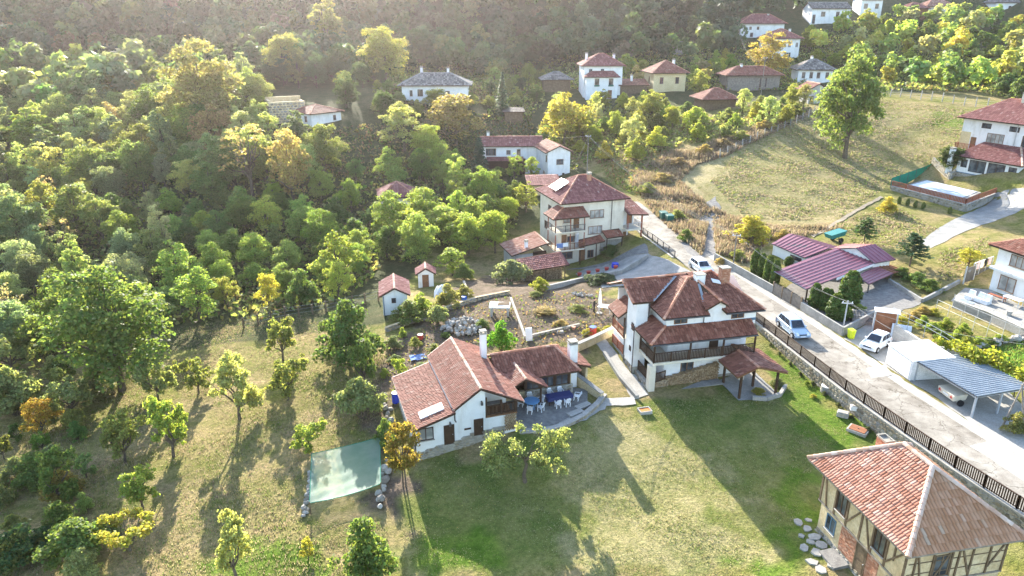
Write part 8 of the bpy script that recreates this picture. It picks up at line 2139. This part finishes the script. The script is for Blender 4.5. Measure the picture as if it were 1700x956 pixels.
for x, y, z, a, b in scatter(P3, 4.6, 10, 150, 343, (-260, 260)):
    o = pick(rg_, [(5, 'broad', 9, (0.07, 0.115, 0.045)), (4, 'broad', 9, (0.05, 0.09, 0.04)), (2, 'tall', 10, (0.095, 0.125, 0.055)), (1, 'light', 9, (0.12, 0.145, 0.06)), (.4, 'autumn', 8, (0.12, 0.10, 0.06))])
    (far if y > 205 or b < 95 else forest).append((o, x, y, z, 'at the foot of the wooded hill', 'trees at the foot of the hill'))
def describe(kind, h, c):
    r = c[0] / c[1]
    tone = 'golden' if r > 1.12 else ('yellow-green' if r > .92 else ('grey-green' if c[2] > .055 and r > .6 else ('dark green' if c[1] < .15 else ('bright green' if r < .75 or c[1] > .22 else 'olive green'))))
    size = ('small', 'medium', 'big')[0 if h < (3.8 if kind == 'shrub' else 5.6) else (1 if h < (5 if kind == 'shrub' else 8) else 2)]
    return size + ' ' + tone + ' ' + {'broad': 'rounded tree', 'tall': 'slender tree', 'light': 'airy tree', 'autumn': 'autumn tree', 'shrub': 'bush', 'bare': 'half bare tree'}[kind]
def spot(x, y, z, where):
    a, b = (float(q) for q in px_of(np.float64(x), np.float64(y), np.float64(z)))
    if 'left of the village' in where:
        if a < 250: return 'in the upper left corner of the wood' if b < 250 else ('at the left edge of the wood' if b < 400 else 'in the wood left of the largest orchard tree')
        if a < 480: return 'around the great pale golden tree' if b < 250 else ('in the middle of the left wood' if b < 430 else 'on the wood edge above the orchard')
        return 'in the wood below the stone ruin' if b < 290 else ('around the pinkish roofed hut' if b < 390 else 'between the pinkish roofed hut and the garden shed')
    if 'thicket' in where: return 'below the tall guest house' if a < 1060 else ('below the yellow house' if a < 1160 else 'around the brown timber hut')
    if 'hillside above' in where: return 'on the hillside behind the solitary ash' if a < 1480 else ('on the hillside below the orange roofed house' if a < 1610 else 'on the hillside behind the pool house')
    return 'at the wood foot by the grey roofed house' if a < 850 else 'under the wooded hill behind the village'
forest.sort(key=lambda q: q[1] ** 2 + q[2] ** 2)
nt = {'tree': 0, 'shrub': 0}; mass = []
for o, x, y, z, where, grp in forest:
    kind, h, c = o
    k = 'shrub' if kind == 'shrub' else 'tree'
    if nt[k] >= (250 if k == 'tree' else 150): mass.append((o, x, y, z)); continue
    nt[k] += 1
    hh, cc = h * rg_.uniform(.7, 1.3), jit(c)
    lab = describe(kind, hh, cc) + ' ' + spot(x, y, z, where)
    plant(kind, (x, y, z), hh, rg_.uniform(.88, 1.2), cc, lab, lab + 's' if False else 'woodland: ' + lab)
def woodland(name, items, lim):
    """trees too far or too many to tell apart, as one mass"""
    V, Fc, T, Rn = [], [], [], []; n0 = 0
    rg = np.random.default_rng(77)
    for o, x, y, z in items:
        kind, h, c = o
        s = h * rg.uniform(.7, 1.45) / 10
        k = 16; d = unit(rg.normal(size=(k, 3))); w_ = .6 if kind == 'tall' else (1.25 if kind == 'shrub' else 1.0)
        cl = np.column_stack([d * rg.uniform(.3, .9, (k, 1)) * np.array([3.4 * w_, 3.4 * w_, 3.9]) + np.array([0, 0, 5.4]), rg.uniform(1.1, 1.9, k)])
        v, f = clump_leaves(cl, lim, .98, rg, .5, 1.1, .7)
        v = v * s + np.array([x, y, z])
        V.append(v); Fc.append(f + n0); n0 += len(v)
        cc = np.array(jit(c, .38)); T.append(np.tile(np.append(cc, 1), (len(f), 1))); Rn.append(rg.random(len(f)))
    if not V: return
    me = np_mesh(name, np.concatenate(V), np.concatenate(Fc), M['leaf_mass'], np.concatenate(Rn))
    at_ = me.attributes.new('tint', 'FLOAT_COLOR', 'FACE')
    at_.data.foreach_set('color', np.concatenate(T).astype(np.float32).ravel())
    link(name, me, kind='stuff')
def leaf_mass(src='leaf', nm='leaves_of_the_wood'):
    m = leaf_mat(nm, .5, spread=.3) if src == 'leaf' else M[src].copy(); m.name = nm
    t = m.node_tree
    at_ = t.nodes.new('ShaderNodeAttribute'); at_.attribute_name = 'tint'
    oi = [n for n in t.nodes if n.type == 'OBJECT_INFO'][0]
    for l in list(t.links):
        if l.from_node == oi: t.links.new(at_.outputs['Color'], l.to_socket)
    return m
M['leaf_mass'] = leaf_mass(); M['straw_mass'] = leaf_mass('straw', 'blades_of_grass')
woodland('far_wood', [(q[0], q[1], q[2], q[3]) for q in far], 400)
woodland('upper_hillside_wood', mass, 420)
print('trees', nt, 'far', len(far), 'mass', len(mass))

def scatter_leaves(name, polys, n, size, cols, mat, seed, hgt=(0.05, 0.7), up=1.0, lng=1.4, ylim=(30, 210), xlim=(-130, 130), px=True, keep=None):
    """undergrowth and grass nobody could count"""
    rg = np.random.default_rng(seed)
    X = rg.uniform(*xlim, n * 6); Y = rg.uniform(*ylim, n * 6)
    Z = hz(X, Y); a, b = px_of(X, Y, Z)
    k = np.zeros(len(X), bool)
    for p in polys: k |= in_poly(a, b, p)
    if keep is not None: k &= keep(X, Y)
    X, Y, Z = X[k][:n], Y[k][:n], Z[k][:n]
    m = len(X)
    if not m: return
    patch = np.sin(X * .5 + 2 * np.sin(Y * .21)) * np.sin(Y * .43 + X * .17)
    c = np.stack([X, Y, Z + rg.uniform(hgt[0], hgt[1], m) * (0.6 + 0.4 * patch)], -1)
    nrm = unit(rg.normal(size=(m, 3)) + np.array([0, 0, up]))
    v, f = leaf_quads(c, nrm, size, rg, lng)
    me = np_mesh(name, v, f, M[mat], rg.random(len(f)))
    at_ = me.attributes.new('tint', 'FLOAT_COLOR', 'FACE')
    cc = np.array(cols)[rg.integers(0, len(cols), m)]
    at_.data.foreach_set('color', np.column_stack([cc, np.ones(m)]).astype(np.float32).ravel())
    link(name, me, kind='stuff')
scatter_leaves('undergrowth', [P1, P4, P5, P7, [(640, 110), (1340, 70), (1340, 150), (640, 150)]], 70000, .55, [SAGE, OLIVE, GRN, (0.14, 0.11, 0.06), PALE], 'leaf_mass', 21, (.1, 1.5), .5, ylim=(70, 290), xlim=(-170, 150))
OPEN = [[(440, 235), (520, 215), (640, 205), (760, 190), (880, 190), (900, 260), (780, 300), (640, 290), (520, 300)], [(640, 120), (830, 118), (830, 170), (640, 190)], [(990, 268), (1130, 240), (1060, 330), (1010, 300)]]
scatter_leaves('rough_grass', OPEN, 22000, .38, [(0.14, 0.15, 0.06), (0.20, 0.15, 0.08), (0.17, 0.10, 0.07), (0.10, 0.14, 0.04)], 'leaf_mass', 22, (.02, .6), .4, 1.7, (90, 230))
def blades(name, polys, n, hgt, cols, seed, ylim=(30, 200), xlim=(-90, 110), width=.06, keep=None, lean=.35):
    rg = np.random.default_rng(seed)
    X = rg.uniform(*xlim, n * 8); Y = rg.uniform(*ylim, n * 8); Z = hz(X, Y); a, b = px_of(X, Y, Z)
    k = np.zeros(len(X), bool)
    for p in polys: k |= in_poly(a, b, p)
    if keep is not None: k &= keep(X, Y)
    X, Y, Z = X[k][:n], Y[k][:n], Z[k][:n]; m = len(X)
    patch = .65 + .5 * np.sin(X * .45 + 1.7 * np.sin(Y * .31)) * np.sin(Y * .37 + X * .23)
    V, C = [], []
    cc = np.array(cols)[rg.integers(0, len(cols), m)]
    for q in range(5):
        an = rg.uniform(0, 2 * PI, m); h = hgt * rg.uniform(.5, 1.3, m) * patch; w_ = width * rg.uniform(.7, 1.5, m)
        bx = X + rg.normal(0, .12, m); by = Y + rg.normal(0, .12, m); l = h * rg.uniform(.2, 1.0, m) * lean * 2
        px_, py_ = np.cos(an), np.sin(an)
        V.append(np.stack([np.stack([bx - py_ * w_, by + px_ * w_, Z - .02], -1), np.stack([bx + py_ * w_, by - px_ * w_, Z - .02], -1), np.stack([bx + px_ * l, by + py_ * l, Z + h], -1)], 1))
        C.append(cc)
    V = np.concatenate(V).reshape(-1, 3); C = np.concatenate(C)
    me = np_mesh(name, V, np.arange(len(V)).reshape(-1, 3), M['straw_mass'], rg.random(len(C)))
    at_ = me.attributes.new('tint', 'FLOAT_COLOR', 'FACE'); at_.data.foreach_set('color', np.column_stack([C, np.ones(len(C))]).astype(np.float32).ravel())
    link(name, me, kind='stuff')
ORCH = [(-20, 640), (140, 560), (300, 545), (560, 510), (640, 590), (630, 760), (500, 760), (500, 860), (640, 870), (650, 970), (-20, 970)]
DRYC = [(0.29, 0.25, 0.155), (0.24, 0.22, 0.12), (0.17, 0.195, 0.065), (0.31, 0.255, 0.175), (0.21, 0.165, 0.115)]
blades('orchard_grass', [ORCH], 24000, .15, DRYC + [(0.13, 0.19, 0.04)], 31, (30, 85), (-70, 10), .032)
BANK = [[(1045, 300), (1110, 252), (1180, 250), (1130, 300), (1180, 350), (1165, 425), (1090, 360)], [(1180, 345), (1240, 370), (1400, 380), (1330, 395), (1275, 400), (1240, 440), (1190, 420)], [(1040, 285), (1150, 250), (1345, 178), (1345, 190), (1200, 262), (1100, 290)]]
blades('tall_dry_grass', BANK, 14000, .95, [(0.27, 0.215, 0.15), (0.23, 0.18, 0.115), (0.30, 0.245, 0.18), (0.18, 0.16, 0.08), (0.21, 0.15, 0.105)], 32, (78, 175), (5, 110), .09)
FIELD = [(1180, 300), (1250, 228), (1350, 188), (1470, 165), (1640, 185), (1590, 260), (1470, 310), (1390, 365), (1240, 365)]
blades('field_stubble', [FIELD, [(1390, 370), (1480, 340), (1560, 380), (1480, 410), (1420, 410)], [(1560, 420), (1640, 390), (1650, 440), (1560, 470)]], 17000, .22, DRYC + [(0.20, 0.24, 0.06)], 33, (75, 200), (15, 125), .09)
LAWNP = [(690, 770), (850, 735), (905, 715), (1000, 695), (1060, 672), (1180, 655), (1300, 625), (1320, 600), (1420, 680), (1440, 720), (1350, 750), (1330, 860), (1250, 960), (670, 960), (670, 860)]
blades('lawn_grass', [LAWNP], 12000, .07, [(0.22, 0.24, 0.08), (0.16, 0.21, 0.05), (0.32, 0.29, 0.15), (0.36, 0.32, 0.18)], 34, (30, 66), (-12, 34), .035, lean=.6)

# vegetable terrace, creepers and beds
for a in ((1497, 540, 518, 26, YEL), (1515, 532, 512, 30, AUT), (1532, 543, 520, 28, LIME), (1548, 554, 530, 30, LIME), (1567, 548, 522, 32, (0.2, 0.24, 0.03)), (1562, 567, 543, 26, GRN), (1584, 568, 542, 32, LIME), (1603, 577, 553, 30, (0.22, 0.24, 0.04)), (1597, 556, 533, 28, LIME), (1624, 574, 553, 30, LIME), (1641, 573, 555, 26, GRN), (1531, 521, 505, 26, AUT), (1662, 567, 552, 26, LIME), (1552, 523, 508, 24, YEL)):
    tree_px('shrub', *a, 'leafy garden plant in the rows of the vegetable terrace', group='plants of the vegetable terrace')
for a in ((1500, 458, 440, 36, GRN), (1520, 470, 448, 40, (0.13, 0.2, 0.05)), (1545, 482, 460, 40, GRN)):
    tree_px('shrub', *a, 'broad-leaved bush in the bed between gravel yard and field', group='bushes beyond the gravel yard')
for i, a in enumerate(((975, 556, 542, 20, YEL), (992, 553, 540, 22, YEL), (1008, 550, 538, 20, YEL))):
    tree_px('shrub', *a, 'bright yellow-green flower clump in the row above the stone wall', group='yellow flower row')
for a in ((700, 520, 478, 36, LIME), (742, 512, 465, 44, (0.22, 0.22, 0.07)), (770, 500, 466, 36, (0.2, 0.2, 0.06))):
    tree_px('shrub', *a, 'tall reedy garden plant around the white plastic sheet', group='reedy plants in the garden')
for a in ((905, 520, 505, 40, AUT), (960, 515, 503, 34, OLIVE), (930, 540, 528, 26, AUT), (890, 492, 480, 26, OLIVE)):
    tree_px('shrub', *a, 'dry weedy clump on the brown dirt plot', group='weeds on the dirt plot')
for a in ((1350, 660, 652, 12, YEL), (1402, 672, 662, 12, YEL), (1340, 640, 630, 12, LIME), (1258, 655, 640, 26, (0.3, 0.28, 0.05)), (1290, 640, 622, 26, (0.17, 0.2, 0.1))):
    tree_px('shrub', *a, 'small flowering clump between gazebo and roadside wall', group='flower clumps by the wall')
for a in ((640, 625, 608, 20, LIME), (655, 600, 586, 26, GRN), (690, 575, 556, 22, OLIVE), (700, 612, 598, 28, GRN), (668, 560, 540, 16, LIME), (810, 565, 552, 20, OLIVE), (740, 560, 548, 20, GRN)):
    tree_px('shrub', *a, 'low garden plant behind the cottage roof', group='plants behind the cottage')
for a in ((1100, 300, 285, 40, AUT), (1075, 320, 300, 36, OLIVE), (1130, 275, 258, 34, (0.24, 0.18, 0.1)), (1170, 255, 236, 34, AUT), (1230, 232, 214, 34, OLIVE), (1270, 215, 196, 34, AUT), (1200, 245, 228, 30, (0.2, 0.16, 0.1)), (1300, 205, 188, 28, OLIVE), (1140, 400, 378, 30, GRN), (1300, 398, 378, 36, (0.3, 0.24, 0.08)), (1225, 430, 410, 30, OLIVE), (1195, 440, 424, 20, AUT)):
    tree_px('shrub', *a, 'rusty scrub bush along the edge of the mown field', group='scrub bushes at the field edge')
vine = thing('grapevine', 'yellow-green grapevine spreading over the rear edge of the corrugated carport', 'vine', (41.3, 57.0, 1.3))
rgv = np.random.default_rng(9); cs = []
for k in range(34):
    u = rgv.random(); x = 40.2 + 3.8 * u + rgv.normal(0, .5); y = 60.5 - 7.5 * u + rgv.normal(0, .5)
    cs.append((x - 41.3, y - 57.0, 2.15 + rgv.uniform(-.15, .45), rgv.uniform(.45, .8)))
v, f = clump_leaves(np.array(cs), 3000, .26, rgv, .5)
c_ = link('foliage', np_mesh('foliage', v, f, M['leaf'], rgv.random(len(f))), vine); c_.color = (0.26, 0.28, 0.03, 1)
m = MB()
for k in range(4): m.tube([(1.0 + .4 * k, 2.0 - 1.6 * k, -.4), (.8 + .4 * k, 1.9 - 1.6 * k, 1.0), (.5 + .4 * k, 1.8 - 1.6 * k, 2.2)], .05, 5)
m.build('stems', M['bark'], vine)
blades('vegetable_rows', [[(1610, 590), (1720, 562), (1720, 640), (1670, 625)]], 3500, .28, [(0.12, 0.24, 0.03), (0.2, 0.26, 0.04)], 41, (45, 80), (35, 80), .06)
scatter_leaves('garden_weeds', [[(640, 590), (760, 500), (850, 490), (1000, 480), (1020, 560), (900, 575), (720, 590), (650, 680)]], 2200, .18, [(0.14, 0.15, 0.05), (0.2, 0.13, 0.08), (0.17, 0.13, 0.08), (0.1, 0.14, 0.04)], 'leaf_mass', 42, (.0, .3), .6, ylim=(50, 100), xlim=(-20, 25))

scatter_leaves('fallen_leaves', [[(380, 640), (640, 620), (660, 950), (200, 950)], [(690, 770), (900, 745), (900, 830), (700, 900)]], 1800, .07, [(0.32, 0.22, 0.08), (0.25, 0.16, 0.07), (0.36, 0.30, 0.10)], 'leaf_mass', 51, (.02, .06), 3.0, 1.2, (30, 70), (-45, 15))
# ------------------------------------------------------------------ the air
hb = MB(); hb.box(-420, 420, -80, 360, -40, 108)
t = NT('haze')
pv = t.n('ShaderNodeVolumePrincipled')
pv.inputs['Color'].default_value = (1.0, 0.90, 0.92, 1)
pv.inputs['Density'].default_value = 0.0001
pv.inputs['Anisotropy'].default_value = 0.72
t.l(pv.outputs[0], t.out.inputs['Volume'])
hb.build('haze', t.mat, kind='stuff')
